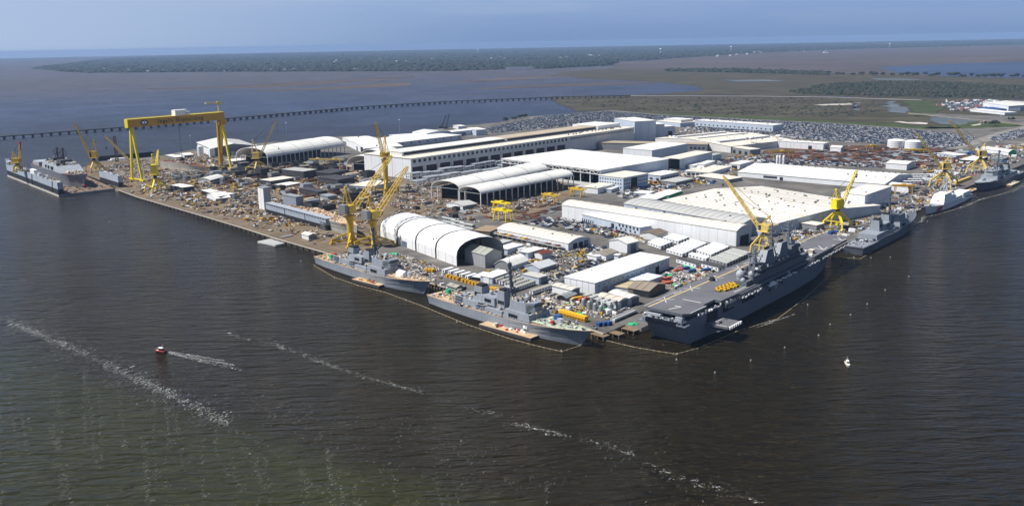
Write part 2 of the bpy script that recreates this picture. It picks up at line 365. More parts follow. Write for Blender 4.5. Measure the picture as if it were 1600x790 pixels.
# land beyond the yard
sheet('marsh', [(858, 152.5), (872, 162), (905, 174), (960, 173), (1120, 184), (1450, 204), (1640, 204), (1800, 212), (1900, 160), (1600, 156), (1400, 152), (1180, 150), (985, 149.5), (900, 149.5)], .5, MARSH, rough=.35)
sheet('tidal_marsh', [(868, 113), (960, 107), (1120, 108), (1600, 121), (1950, 123), (1950, 160), (1600, 155), (1290, 150), (985, 148.5), (1095, 142), (1099, 138), (1080, 133), (1010, 127.5), (900, 122)], .4, MARSH, rough=.35)
sheet('far_marsh', [(958, 100), (1010, 96), (1100, 88), (1300, 76.5), (1600, 71), (1950, 66), (1950, 125), (1600, 122), (1200, 112), (960, 108)], .45, MARSH2, rough=.35)
sheet('bay_water', [(1374, 105.5), (1480, 99.5), (1600, 97), (1950, 93), (1950, 121), (1600, 122), (1480, 119), (1400, 113)], .6, BAY, rough=.35)
sheet('scrub_land', [(1235, 143), (1290, 131), (1380, 127), (1500, 129), (1600, 135), (1950, 136), (1950, 158), (1600, 154), (1400, 151), (1250, 147)], .75, SCRUB, rough=.35)
for P in ([(225, 138), (330, 135.5), (500, 126.5), (645, 119), (648, 121.5), (520, 131), (420, 137), (240, 140)], [(400, 141.5), (520, 136), (600, 130), (642, 129), (640, 134), (560, 138.5), (470, 141.5), (405, 143)],
          [(690, 128.5), (780, 122), (880, 116), (900, 119), (800, 125.5), (720, 129)], [(720, 140), (800, 134.5), (900, 130), (1050, 127.5), (1000, 131), (900, 135), (790, 138.5)]):
    sheet('tidal_flat', P, .3, MARSH2, rough=.35)
for P in ([(905, 173), (1035, 177), (1120, 179), (1280, 187), (1440, 197), (1500, 199), (1530, 204), (1450, 203.5), (1300, 193.5), (1120, 184), (1035, 180), (960, 176)],
          [(1440, 200), (1520, 190), (1562, 181), (1640, 180), (1640, 190), (1560, 200), (1540, 205)], [(1412, 158), (1450, 157), (1475, 168), (1462, 179), (1434, 182), (1425, 172)]):
    sheet('grass', P, 1.3, GRASSM, rough=.35)
for P in ([(1384, 159), (1398, 158), (1420, 174), (1412, 177), (1388, 175)], [(1450, 186), (1470, 181), (1528, 184), (1530, 188), (1500, 195), (1470, 194)], [(1335, 163), (1343, 160), (1341, 173), (1334, 172)], [(1130, 125), (1200, 124.5), (1230, 127), (1150, 128)], [(1360, 122.5), (1420, 123), (1450, 125.5), (1370, 125)]):
    sheet('pond', P, 1.4, POND, rough=.35)
for P in ([(1270, 163.5), (1330, 161), (1332, 163.5), (1290, 165)], [(1408, 189.5), (1450, 192), (1448, 194.5), (1410, 192)], [(1516, 195.5), (1563, 180.5), (1566, 181.5), (1522, 196.5)]):
    sheet('bare_ground', P, 1.5, SAND, rough=.35)
sheet('road', [(985, 149.3), (1180, 150), (1300, 151.5), (1440, 156), (1440, 157.3), (1300, 152.6), (1180, 151), (985, 150.2)], 1.6, ROADM)
sheet('far_road', [(1560, 206), (1640, 188), (1640, 196), (1500, 232), (1480, 232)], 3.03, ROADM)

# far woods: thousands of small crowns over dark ground
wood_px = [(48, 107), (110, 99), (170, 92), (260, 88), (420, 83.6), (800, 76.4), (1300, 67.2), (1640, 61), (1900, 56), (1900, 66), (1600, 70), (1320, 77), (1200, 82), (1100, 88), (1000, 95), (960, 96), (900, 104), (800, 108), (700, 111), (320, 112.5), (135, 114), (100, 112)]
sheet('wooded_shore', wood_px, .5, WOODG, rough=.2)
def crowns(name, polypx, n, w, h, m, seed=1, rowlike=False):
    r = np.random.default_rng(seed); P = np.array(PX(polypx, .6))[:, :2]
    x0, y0 = P.min(0); x1, y1 = P.max(0); X = []; Y = []
    while len(X) < n:
        # denser near the camera side, as the eye resolves it
        yy = y0 + (y1 - y0) * r.random(n * 2) ** 1.8; xx = r.uniform(x0, x1, n * 2)
        k = inpoly_np(xx, yy, P); X += list(xx[k]); Y += list(yy[k])
    X = np.array(X[:n]); Y = np.array(Y[:n]); D = Y
    ww = w * r.uniform(.6, 1.5, n) * np.maximum(1, D / 6000); hh = h * r.uniform(.55, 1.25, n)
    base = np.array([(1, 0, 0), (.31, .95, 0), (-.81, .59, 0), (-.81, -.59, 0), (.31, -.95, 0), (.75, .1, .7), (0, .7, .75), (-.7, -.1, .65), (.1, -.7, .72), (0, 0, 1)])
    F = [(0, 1, 5), (1, 6, 5), (1, 2, 6), (2, 7, 6), (2, 3, 7), (3, 4, 8), (3, 8, 7), (4, 0, 8), (0, 5, 8), (5, 6, 9), (6, 7, 9), (7, 8, 9), (8, 5, 9)]
    V = base[None] * np.stack([ww, ww, hh], 1)[:, None, :] * r.uniform(.75, 1.25, (n, 10, 1)); V[:, :, 0] += X[:, None]; V[:, :, 1] += Y[:, None]; V[:, :, 2] += .5
    F = np.array(F)[None] + (np.arange(n) * 10)[:, None, None]
    me = bpy.data.meshes.new(name); me.from_pydata(V.reshape(-1, 3), [], F.reshape(-1, 3).tolist())
    for q in (m if isinstance(m, list) else [m]): me.materials.append(q)
    if isinstance(m, list): me.polygons.foreach_set('material_index', np.repeat(r.integers(0, len(m), n), len(base) + 3).tolist())
    return tag(mkobj(name, me), kind='stuff')
LEAF = [mat('dark_foliage', (.012, .022, .012), .9, .3, .01), mat('olive_foliage', (.024, .031, .017), .9, .3, .01), mat('winter_foliage', (.045, .042, .03), .9, .3, .01)]
tag(crowns('far_woods', wood_px, 30000, 22, 14, LEAF[:2], 2), 'dark far-off pine woods along the opposite shore below the horizon', 'woods')
tag(crowns('scrub', [(1235, 143), (1290, 132), (1380, 128), (1500, 130), (1600, 136), (1800, 137), (1800, 156), (1600, 153), (1400, 150.5), (1250, 147)], 6000, 7, 6, LEAF, 3), 'dense green-brown scrub on the flat land beyond the marsh road', 'scrub')
tag(crowns('treeline', [(1040, 109.5), (1150, 110), (1290, 115), (1292, 117.5), (1150, 113.5), (1040, 111.5)], 700, 16, 13, LEAF[:2], 4), 'long dark line of trees across the middle of the marsh', 'trees')
tag(crowns('shore_trees', [(800, 104), (860, 101), (940, 97), (962, 98), (950, 102.5), (860, 107), (800, 108)], 700, 20, 17, LEAF[:1], 5), 'dark wooded point reaching into the marsh on the far shore', 'trees')
tag(crowns('marsh_shrubs', [(870, 158), (990, 152), (1200, 152), (1390, 157), (1380, 175), (1300, 183), (1100, 178), (960, 170)], 500, 4, 2.2, LEAF, 6), 'low dark shrubs dotted over the brown marsh behind the car park', 'shrubs')

# single trees along the bay road, each its own crown and trunk
def tree(loc, h, w, label, group, seed):
    r = random.Random(seed); root = thing('broadleaf_tree', label, 'tree', loc, 0, group)
    t = M(); t.tube((0, 0, 0), (0, 0, h * .55), h * .035, h * .02)
    for k in range(4):
        a = r.uniform(0, 6.28); t.tube((0, 0, h * .35), (math.cos(a) * w * .3, math.sin(a) * w * .3, h * .7), h * .018, h * .008, 4)
    t.obj('trunk', WOOD, root)
    c = M()
    for k in range(26):
        a, q, e = r.uniform(0, 6.28), r.random() ** .6 * w * .5, r.uniform(.35, 1)
        c.dome((math.cos(a) * q, math.sin(a) * q, h * (e * .62 + .22)), w * r.uniform(.12, .22), 5, 2, 0, True, .8)
    c.obj('crown', LEAF[seed % 2], root); return root
for i in range(26):
    x = 1296 + i * 12.3 + random.uniform(-4, 4); y = 117.3 + (x - 1296) * .016 + random.uniform(-.4, .4)
    tree(at(x, y, .6), random.uniform(13, 22), random.uniform(16, 30), f'rounded dark tree beside the blue bay, number {i + 1} from the left of the row' if False else ('rounded dark tree in the row beside the blue bay, ' + ('left third' if i < 9 else 'middle third' if i < 18 else 'right third')), 'trees in a row beside the bay, ' + ('left' if i < 9 else 'middle' if i < 18 else 'right'), i)
for i, (x, y) in enumerate(((790, 189.5), (803, 188), (812, 185.5), (820, 184), (1550, 196), (1580, 189), (1556, 195))):
    tree(at(x, y, 3), 9, 12, 'low bushy tree on the bank behind the car park' if x < 900 else 'dark bush on the grass bank at the right edge', 'bushes on the river bank' if x < 900 else 'bushes on the grass bank', 40 + i)

# far houses and water towers on the opposite shore
hb = M().box(-9, -7, 0, 9, 7, 6).mesh('house_wall', WHT); hr = M().add([(-10, -8, 6), (10, -8, 6), (10, 8, 6), (-10, 8, 6), (-10, 0, 10), (10, 0, 10)], [(0, 1, 5, 4), (2, 3, 4, 5), (1, 2, 5), (3, 0, 4)]).mesh('house_roof', G_ROOF)
P = [(x, 108.5 + 4 * random.random()) for x in range(120, 800, 19)] + [(random.uniform(500, 1300), 0) for _ in range(40)]
for x, y in P:
    if y == 0: y = 98 - (x - 500) * .019 + random.uniform(-3, 3)
    if x > 700 and y > 104: y = 107
    p = at(x + random.uniform(-5, 5), y, .5)
    s = p.y / 8500
    hroot = thing('far_house', 'tiny pale house among the dark trees on the far shore', 'house', p, random.uniform(0, 3), 'houses on the far shore'); hroot.scale = (s, s, s * 1.2)
    mkobj('wall', hb, hroot); mkobj('roof', hr, hroot)
lb = mkobj('waterfront_building', None, None, at(812, 108.5, .5), 0); tag(lb, 'long white waterfront building low on the far shore, left of the wooded point', 'building')
M().box(-90, -10, 0, 90, 10, 12).obj('wall', WHT, lb); M().box(-92, -12, 12, 92, 12, 14).obj('roof', G_ROOF, lb)
for i, (x, y, hh) in enumerate(((747, 83.5, 60), (1142, 80.5, 60), (1390, 74.5, 50), (1032, 84, 55))):
    p = at(x, y, .5); wt = thing('water_tower', ('pale water tower rising over the far woods above the middle of the yard', 'brightest white water tower on the horizon right of centre', 'small white water tower on the horizon far to the right', 'faint white water tower left of the brightest one')[i], 'water tower', p)
    M().tube((0, 0, 0), (0, 0, hh), 4, 3, 8).obj('stem', WHT, wt); M().dome((0, 0, hh), 14, 10, 6, 0, True, .7).obj('tank', WHT, wt)

# ---------------------------------------------------------------- railway / road bridge across the sound
bpts = [at(x, y, 7) for x, y in ((-60, 222), (0, 213.5), (200, 198), (360, 184.5), (560, 167), (700, 158.5), (880, 151.3), (985, 149.2))]
br = thing('causeway_bridge', 'long low concrete bridge on many short piers crossing the sound behind the gantry crane', 'bridge')
dk = M(); pr = M(); Ls = []
for a, b_ in zip(bpts, bpts[1:]):
    dk.bar(a, b_, 11, 1.9, 0)
    d = (b_ - a).normalized(); nn = Vector((-d.y, d.x, 0))
    for s_ in (-1, 1): dk.bar(a + nn * 5.3 * s_ + Vector((0, 0, .9)), b_ + nn * 5.3 * s_ + Vector((0, 0, .9)), .35, .7, 0)
dk.obj('deck', mat('bridge_concrete', (.10, .10, .10), .8, .15, .02), br)
pier_mesh = M().box(-1.3, -4.2, -7.2, 1.3, 4.2, -1.4).box(-2.1, -5.4, -1.9, 2.1, 5.4, -.66).mesh('pier', mat('pier_concrete', (.12, .12, .12), .8, .15, .02))
tot = 0; step = 18.0
seg = list(zip(bpts, bpts[1:])); acc = 0
for a, b_ in seg:
    L = (b_ - a).length; d = (b_ - a) / L; s_ = acc
    while s_ < L:
        p = a + d * s_; mkobj('pier', pier_mesh, br, p, math.atan2(d.y, d.x)); tot += 1; s_ += step
    acc = s_ - L

# ---------------------------------------------------------------- haze
hz = M().box(-30000, -2500, -1, 30000, 31000, 184).obj('haze', None); hz.data.materials.clear()
hm = bpy.data.materials.new('thin_sea_haze'); hm.use_nodes = True; t = hm.node_tree
t.nodes.remove(t.nodes['Principled BSDF']); pv = t.nodes.new('ShaderNodeVolumePrincipled'); pv.inputs['Color'].default_value = (.38, .56, .90, 1); pv.inputs['Density'].default_value = 4.3e-5; pv.inputs['Anisotropy'].default_value = 0
t.links.new(pv.outputs[0], t.nodes['Material Output'].inputs['Volume']); hz.data.materials.append(hm); tag(hz, kind='stuff')
hz['label'] = 'thin blue haze over the sound and the far shore'

# ---------------------------------------------------------------- foam on the water
def foam(name, label, lines, per, width, size, seed, dens=None, elong=2.6, tuft=4, drift=1.25, m=None):
    """broken foam: little tufts of flecks drawn out along the wind"""
    r = np.random.default_rng(seed); V = []; F = []
    for pts in lines:
        W = [at(x, y, 0) for x, y in pts]
        for a, b_ in zip(W, W[1:]):
            L = (b_ - a).length; d = (b_ - a) / L; nn = Vector((-d.y, d.x, 0)); n = int(L * per); ph = r.uniform(0, 20)
            for k in range(n):
                s_ = r.uniform(0, L)
                if math.sin(s_ * .13 + ph) + math.sin(s_ * .041 + ph * 2) < r.uniform(-2.4, 1.2): continue
                c = a + d * s_ + nn * r.normal(0, width); wa = drift + r.normal(0, .22)
                for j in range(int(r.integers(1, tuft + 1))):
                    sz = size * r.lognormal(0, .5); ang = wa + r.normal(0, .3); q = len(V); e = elong * r.uniform(.5, 1.5)
                    cx = c.x + math.cos(wa) * j * sz * elong * .9 + r.normal(0, .15); cy = c.y + math.sin(wa) * j * sz * elong * .9 + r.normal(0, .3)
                    for i in range(6):
                        t_ = 2 * math.pi * i / 6; rr = r.uniform(.5, 1.2); x_, y_ = math.cos(t_) * sz * e * rr / 2, math.sin(t_) * sz * rr / 2
                        V.append((cx + math.cos(ang) * x_ - math.sin(ang) * y_, cy + math.sin(ang) * x_ + math.cos(ang) * y_, .03))
                    F.append(tuple(range(q, q + 6)))
    me = bpy.data.meshes.new(name); me.from_pydata(V, [], F); me.materials.append(m or FOAMM); return tag(mkobj(name, me), label, 'foam', kind='stuff')
FOAM2 = mat('thin_foam', (.115, .12, .11), .9, .2, .4)
foam('foam_line', 'bright broken foam along the tide line running down from the left edge', [[(-10, 492), (40, 515), (120, 548), (200, 586), (300, 635), (355, 665)]], 4.2, 1.9, .21, 11, tuft=6)
foam('foam_line', 'thin grey foam spread either side of the tide line', [[(-10, 480), (40, 505), (120, 538), (200, 576), (300, 628), (355, 660)], [(-10, 508), (60, 540), (130, 572), (210, 605), (350, 664)]], 5, 5.5, .2, 19, tuft=4, m=FOAM2)
foam('foam_line', 'thin foam trails running on below the tide line at the left', [[(355, 665), (380, 700), (415, 765)], [(360, 668), (420, 700), (470, 735), (520, 790)]], 2.2, 1.0, .16, 12, m=FOAM2)
foam('foam_line', 'foam streak crossing the middle foreground down to the bottom edge right of centre', [[(350, 518), (370, 525), (420, 535), (500, 565), (580, 592), (660, 612)], [(735, 635), (800, 660), (880, 680), (940, 692), (990, 712)], [(1010, 722), (1060, 745), (1130, 765), (1190, 785)]], 2.2, 1.2, .19, 13, drift=-.6)
foam('foam_line', 'thin grey foam spread along the streak crossing the middle foreground', [[(300, 502), (370, 525), (420, 535), (500, 565), (580, 592), (660, 612), (735, 635), (800, 660), (880, 680), (940, 692), (1060, 745), (1190, 785)]], 2.4, 4, .18, 23, m=FOAM2)
foam('foam_line', 'faint scattered foam flecks across the dark water in the middle foreground', [[(280, 560), (420, 640), (560, 720), (700, 790)], [(330, 600), (460, 650), (620, 710), (800, 770)], [(520, 640), (700, 700), (900, 780)], [(600, 640), (800, 720)], [(940, 690), (1040, 730), (1100, 780)], [(150, 480), (260, 520), (330, 590)]], 2.6, 9, .17, 14, m=FOAM2)
wl = []
for i in range(40):
    x = random.uniform(-10, 900) * random.uniform(.5, 1); y = 560 + abs(x) * .2 + random.uniform(-10, 90)
    if x > 420: y += 30
    wl.append([(x, y), (x + random.uniform(-4, 10), y + 40), (x + random.uniform(0, 26), y + random.uniform(60, 200))])
foam('foam_streak', 'thin parallel wind streaks of foam on the greenish water in the foreground', wl, 1.7, .5, .16, 15, m=FOAM2)
foam('boat_wake', 'pale wake spreading behind the small red patrol boat', [[(261, 549), (300, 558), (365, 570)], [(262, 550), (310, 563), (370, 576)], [(262, 549), (290, 553), (350, 563)]], 6, .5, .2, 16, drift=-.5)
foam('foam_line', 'foam gathered along the floating barrier off the right-hand quay', [[(1215, 500), (1243, 490)], [(1180, 512), (1216, 499)], [(1385, 372), (1420, 356), (1440, 345)], [(1440, 346), (1443, 338)], [(1475, 332), (1510, 322), (1530, 312), (1580, 300), (1600, 290)]], 3, .4, .25, 17, drift=.8)
foam('whitecaps', 'tiny whitecaps sprinkled over the blue sound behind the yard', [[(0, 160), (300, 150), (600, 140)], [(0, 180), (500, 155)], [(300, 200), (620, 175)], [(500, 190), (850, 165)], [(0, 260), (100, 330), (400, 400)]], .05, 130, .8, 18, elong=3, tuft=1, m=FOAM2)
# ================================================================ buildings
FOOT = []
def occupied(x, y, pad=0):
    for ox, oy, c, s, x0, y0, x1, y1 in FOOT:
        dx, dy = x - ox, y - oy; u = c * dx + s * dy; v = -s * dx + c * dy
        if x0 - pad < u < x1 + pad and y0 - pad < v < y1 + pad: return True
    return False
def foot(p, a, x0, y0, x1, y1): FOOT.append((p.x, p.y, math.cos(a), math.sin(a), x0, y0, x1, y1))
_unit = {}
def unit_box(m):
    if m.name not in _unit: _unit[m.name] = M().box(-.5, -.5, 0, .5, .5, 1).mesh('piece', m)
    return _unit[m.name]
def piece(name, parent, x0, y0, z0, x1, y1, z1, m):
    o = mkobj(name, unit_box(m), parent, ((x0 + x1) / 2, (y0 + y1) / 2, z0)); o.scale = (abs(x1 - x0), abs(y1 - y0), z1 - z0); return o
def on_face(root, name, face, f, w, h, z, m, a, b, proud=.12):
    """a thin piece on the right-hand face ('r', y=0) or left-hand face ('l', x=0), f = fraction along it"""
    if face == 'r': return piece(name, root, a * f - w / 2, -proud, z, a * f + w / 2, 0.02, z + h, m)
    return piece(name, root, -proud, b * f - w / 2, z, 0.02, b * f + w / 2, z + h, m)
vent_mesh = M().box(-.8, -.8, 0, .8, .8, 1.0, 0).prism([(-1.5, -1.1), (1.5, -1.1), (1.5, 1.1), (-1.5, 1.1)], 1.0, 1.7, 0, shrink=.5).mesh('vent', mat('vent_metal', (.07, .065, .06), .6, .2, .5))
def frame_of(N, Lp, Rp, h=None, by=None, g=3.0):
    if h is None: h = hgt(N[0], by, N[1], g)
    n, l, r = (at(q[0], q[1], g + h) for q in (N, Lp, Rp)); u = r - n; v = l - n; a, b = u.length, v.length
    ang = math.atan2(u.y, u.x) if a > b else math.atan2(v.y, v.x) - math.pi / 2
    ang = ang * .6 + R(46.5) * .4 if min(a, b) < 60 and max(a, b) < 60 else ang
    c, s = math.cos(ang), math.sin(ang)
    return n, h, ang, abs(u.x * c + u.y * s), abs(-v.x * s + v.y * c)
def B(label, N, Lp, Rp, h=None, by=None, g=3.0, name='shed', roof='flat', wall=W_WALL, roofm=W_ROOF, rise=None, ridge='r', over=.5, doors=(), wins=(), vents=(), vn=0, seams=0, panels=(), cat='building', group=None, wallparts=True, open_l=False, open_r=False, dark_r=None, reg=True, lm=None, vseed=0):
    n, h, ang, a, b = frame_of(N, Lp, Rp, h, by, g)
    root = thing(name, label, cat, (n.x, n.y, g), ang, group)
    if reg: foot(n, ang, 0, 0, a, b)
    wm = [wall, lm or wall]  # left face takes its own colour, sunlit white beside shade-coloured walls
    rise = rise if rise is not None else {'flat': .35, 'gable': .10 * (b if ridge == 'r' else a), 'arch': .12 * (b if ridge == 'r' else a), 'mono': 1}[roof]
    t = .35; wb = M()
    def prof(k):        # roof height at fraction k across the span
        if roof == 'gable': return rise * (1 - abs(2 * k - 1))
        if roof == 'arch': return rise * (1 - (2 * k - 1) ** 2)
        return 0
    K = [0, 1] if roof == 'flat' else ([0, .5, 1] if roof == 'gable' else [i / 10 for i in range(11)])
    if roof == 'flat' and not (open_l or open_r):
        wb.box(0, 0, -.3, a, b, h)
    else:
        # four wall skins, gable ends carried up to the roof
        def ends(face0, face1):
            return
        if ridge == 'r':     # span across b
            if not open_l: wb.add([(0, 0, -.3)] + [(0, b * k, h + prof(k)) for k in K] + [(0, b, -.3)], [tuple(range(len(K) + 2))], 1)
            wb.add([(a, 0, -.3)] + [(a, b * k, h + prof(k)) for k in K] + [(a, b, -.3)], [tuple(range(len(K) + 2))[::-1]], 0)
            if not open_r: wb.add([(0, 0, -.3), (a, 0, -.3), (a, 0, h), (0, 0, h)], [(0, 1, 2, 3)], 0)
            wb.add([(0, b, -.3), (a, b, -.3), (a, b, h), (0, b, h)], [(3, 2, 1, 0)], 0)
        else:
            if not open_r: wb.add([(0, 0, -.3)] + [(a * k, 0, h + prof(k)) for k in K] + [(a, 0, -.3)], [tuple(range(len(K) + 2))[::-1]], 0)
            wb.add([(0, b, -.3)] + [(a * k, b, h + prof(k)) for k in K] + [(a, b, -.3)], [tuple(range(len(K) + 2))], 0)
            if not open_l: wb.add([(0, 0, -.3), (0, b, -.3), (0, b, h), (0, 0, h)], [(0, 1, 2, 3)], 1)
            wb.add([(a, 0, -.3), (a, b, -.3), (a, b, h), (a, 0, h)], [(3, 2, 1, 0)], 0)
        if open_l or open_r: wb.box(.5, .5, -.2, a - .5, b - .5, .05, 2); wm = wm + [DARK]  # floor coloured dark for the shade inside open halls
        if open_r:   # back lining so the inside reads dark
            for i in range(int(a // 12) + 1): wb.box(i * 12 - .3 if i else 0, 0, -.3, i * 12 + .4, .6, h, 0)
    wb.obj('wall', wm, root)
    rb = M(); V = []
    span = b if ridge == 'r' else a; ln = a if ridge == 'r' else b; oy = over
    for e in (-over, ln + over):
        for zt in (0, t):
            for k in K:
                q = span * k + (-oy if k == 0 else (oy if k == 1 else 0)); zz = h + prof(k) + zt
                if k in (0, 1) and roof in ('gable',): zz -= rise / (span / 2) * oy
                V.append((e, q, zz) if ridge == 'r' else (q, e, zz))
    m_ = len(K); F = []
    for i in range(m_ - 1):
        F += [(m_ + i, 3 * m_ + i, 3 * m_ + i + 1, m_ + i + 1), (i + 1, 2 * m_ + i + 1, 2 * m_ + i, i), (i, m_ + i, m_ + i + 1, i + 1), (2 * m_ + i + 1, 3 * m_ + i + 1, 3 * m_ + i, 2 * m_ + i)]
    F += [(0, 2 * m_, 3 * m_, m_), (2 * m_ - 1, 4 * m_ - 1, 3 * m_ - 1, m_ - 1)]
    if ridge != 'r': F = [f[::-1] for f in F]
    rb.add(V, F, 0)
    seams = seams or min(18, int(ln / 8))
    for i in range(1, seams + 1):    # standing seams along the roof slope
        e = ln * i / (seams + 1)
        for k0, k1 in zip(K, K[1:]):
            p = [(e, span * k, h + prof(k) + t + .12) if ridge == 'r' else (span * k, e, h + prof(k) + t + .12) for k in (k0, k1)]
            rb.bar(p[0], p[1], .3, .3, 0)
    rb.obj('roof', roofm, root)
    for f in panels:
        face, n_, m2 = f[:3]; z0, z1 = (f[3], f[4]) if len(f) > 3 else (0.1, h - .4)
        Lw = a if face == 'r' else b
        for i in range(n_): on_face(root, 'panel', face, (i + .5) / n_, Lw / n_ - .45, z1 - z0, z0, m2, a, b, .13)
    for d in doors:
        face, f, w_, h_ = d[:4]; on_face(root, 'door', face, f, w_, min(h_, h - .3), 0, d[4] if len(d) > 4 else DOORM, a, b, .22)
    for face, n_, f0, f1, z, w_, h_ in wins:
        for i in range(n_): on_face(root, 'window', face, f0 + (f1 - f0) * (i / max(1, n_ - 1)), w_, h_, z, GLASS, a, b, .2)
    r = random.Random(vseed + int(N[0]))
    vl = list(vents) + [(r.uniform(.06, .94), r.uniform(.08, .92)) for _ in range(vn)]
    for fu, fv in vl:
        k = fv if ridge == 'r' else fu
        z = h + t + prof(k) - .2
        o = mkobj('vent', vent_mesh, root, (a * fu, b * fv, z)); s = r.uniform(.55, 1.0) * (.9 if a * b > 4000 else .7); o.scale = (s, s, s)
    root['_a'] = a; root['_b'] = b; root['_h'] = h
    return root
def dims(o): return o['_a'], o['_b'], o['_h']

# --- the long assembly hall across the middle
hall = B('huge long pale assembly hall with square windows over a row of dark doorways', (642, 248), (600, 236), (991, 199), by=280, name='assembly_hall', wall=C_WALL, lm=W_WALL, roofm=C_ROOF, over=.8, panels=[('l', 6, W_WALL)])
a, b, h = dims(hall)
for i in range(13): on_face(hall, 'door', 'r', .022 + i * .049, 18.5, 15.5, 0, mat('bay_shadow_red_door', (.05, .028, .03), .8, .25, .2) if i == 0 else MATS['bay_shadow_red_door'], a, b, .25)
for i in range(13): piece('pier', hall, a * (.0465 + i * .049) - 1.0, -.9, 0, a * (.0465 + i * .049) + 1.0, 0, h - 8, C_WALL)
for i in range(36): on_face(hall, 'window', 'r', .012 + i * .0178, 4.6, 4.2, h - 6.2, GLASS, a, b, .2)
for i in range(40): on_face(hall, 'window', 'r', .66 + i * .0084, 2.9, 2.6, h - 5.2, GLASS, a, b, .2)
piece('ledge', hall, 0, -.7, h - 8.2, a * .67, -.02, h - 7.6, C_WALL)
# raised monitors running along the hall roof
def on_roof(root, name, label, x0, x1, y0, y1, z, hh, wm, rm, strip=None, cat='roof structure', wn=0):
    e = M().box(x0, y0, z, x1, y1, z + hh).obj(name, wm, root)
    M().box(x0 - .5, y0 - .8, z + hh, x1 + .5, y1 + .8, z + hh + .5).obj('roof', rm, e)
    if strip: M().box(x0 + 3, y0 - .12, z + hh * .25, x1 - .5, y0 + .02, z + hh * .85).obj('clerestory', strip, e)
    return e
on_roof(hall, 'roof_monitor', None, a * .02, a * .42, b * .30, b * .62, h + .4, 5.0, C_WALL, W_ROOF, DARK)
on_roof(hall, 'roof_monitor', None, a * .424, a * .86, b * .30, b * .60, h + .4, 5.0, C_WALL, T_ROOF, DARK)
on_roof(hall, 'roof_monitor', None, a * .86, a * .985, b * .25, b * .8, h + .4, 6, W_WALL, W_ROOF)
for i in range(60):
    piece('roof_rib', hall, a * (.01 + i * .0165) - .35, .6, h + .3, a * (.01 + i * .0165) + .35, b * .26, h + .75, C_ROOF)
for i in range(16): mkobj('vent', vent_mesh, hall, (a * (.68 + .018 * i), b * random.uniform(.1, .22), h + .3))
tw = B('tall square pale block closing the right end of the long assembly hall', (991.6, 190), (960, 185), (1010, 186), h=36, name='assembly_tower', wall=BL_SHADE, lm=W_WALL, vn=4, panels=[('r', 3, BL_SHADE)])
B('lower shaded blue-grey block attached right of the tall hall end block', (1010, 195), (985, 190.5), (1032, 192.5), h=27, name='annex_block', wall=BL_SHADE, lm=W_WALL, doors=[('r', .3, 8, 10, DARK)])
B('lowest shaded blue-grey annex at the far right end of the assembly hall', (1032, 198.5), (1010, 194.5), (1048, 196.2), h=17, name='annex_block', wall=BL_SHADE, lm=W_WALL, doors=[('r', .7, 9, 8, DARK)])
B('long lean-to with a tan roof along the foot of the assembly hall', (876, 231.6), (858, 226), (977, 215), h=9, name='lean_to', wall=C_WALL, roofm=C_ROOF, vn=5, doors=[('l', .5, 22, 7, DARK)])
# --- pale sheds behind the hall
B('long shaded blue-grey walled white-roofed shed nearest the water behind the assembly hall', (611, 224), (592, 216), (721, 211), by=232, name='shed', wall=BL_SHADE, lm=W_WALL, wins=[('r', 9, .04, .96, 4, 3, 2.4)])
B('shaded pale gable shed rising behind the long shaded shed', (667, 208.5), (657, 205), (705, 205), h=11, name='shed', wall=BL_SHADE, lm=W_WALL, roof='gable', ridge='l', rise=3)
B('low white shed right of the shaded gable shed on the far river bank', (706, 206.5), (703, 204), (743, 202.5), h=9, name='shed', wall=BL_SHADE, doors=[('r', .5, 10, 6)])
B('small pale block at the end of the far river bank sheds', (744, 203), (740, 199.5), (757, 201.5), h=11, name='shed', wall=BL_SHADE)
B('small white hut farthest back on the river bank', (716, 197.5), (713, 195.5), (727, 196.5), h=6, name='hut')
B('broad white-roofed warehouse left of the long hall behind the yellow tower cranes', (570, 232), (541, 219), (612, 222), by=241, name='warehouse', roof='gable', ridge='r', rise=3, doors=[('l', .15, 18, 9, DARK), ('l', .4, 10, 7), ('r', .12, 22, 8, DARK)])
B('flat white building on the river bank between the warehouse and the barrel roof', (560, 222), (535, 215), (588, 216), h=6, name='shed', vn=6, vseed=3)
B('long low white building behind the warehouse on the far bank', (640, 219), (608, 211), (668, 212), h=6, name='shed')

# --- canopy hall and its neighbours
can = B('enormous flat white roof over an open-sided assembly hall in the centre of the yard', (937, 266), (784, 248), (1034, 247.4), by=292, name='canopy_hall', wall=BL_SHADE, roofm=W_ROOF, open_l=True, over=1.2, panels=[('r', 10, BL_SHADE)])
a, b, h = dims(can)
for i in range(12):
    piece('column', can, .2, b * i / 11 - .5, 0, 1.4, b * i / 11 + .5, h, W_WALL)
    piece('column', can, 40, b * i / 11 - .5, 0, 41.2, b * i / 11 + .5, h, C_WALL)
tr = M()
for z in (h - 5, h - 1): tr.bar((-.6, 0, z), (-.6, b, z), .6, .6)
for i in range(30): tr.bar((-.6, b * i / 30, h - (5 if i % 2 else 1)), (-.6, b * (i + 1) / 30, h - (1 if i % 2 else 5)), .4, .4)
tr.obj('roof_truss', WHT, can); M().box(-.2, 0, 0, .6, b * .5, 3.5).box(-.1, b * .62, 8, .7, b * .96, 9.2).obj('low_wall', C_WALL, can)
M().box(a * .45, .8, 0, a * .46, b - .6, h - .5).obj('shade_backing', DARK, can)  # dark sheet standing in for the shade inside the open hall
B('lower open hall with a deep dark entrance right of the huge white canopy roof', (1062, 248.6), (1034, 247), (1113, 237.4), by=266, name='hall', wall=BL_SHADE, roofm=C_ROOF, open_l=True, panels=[('r', 9, BL_SHADE)])
B('small grey box built onto the right end of the open hall', (1113.5, 243), (1108, 241.5), (1127, 240), h=9, name='annex', wall=BL_SHADE, roofm=G_ROOF)
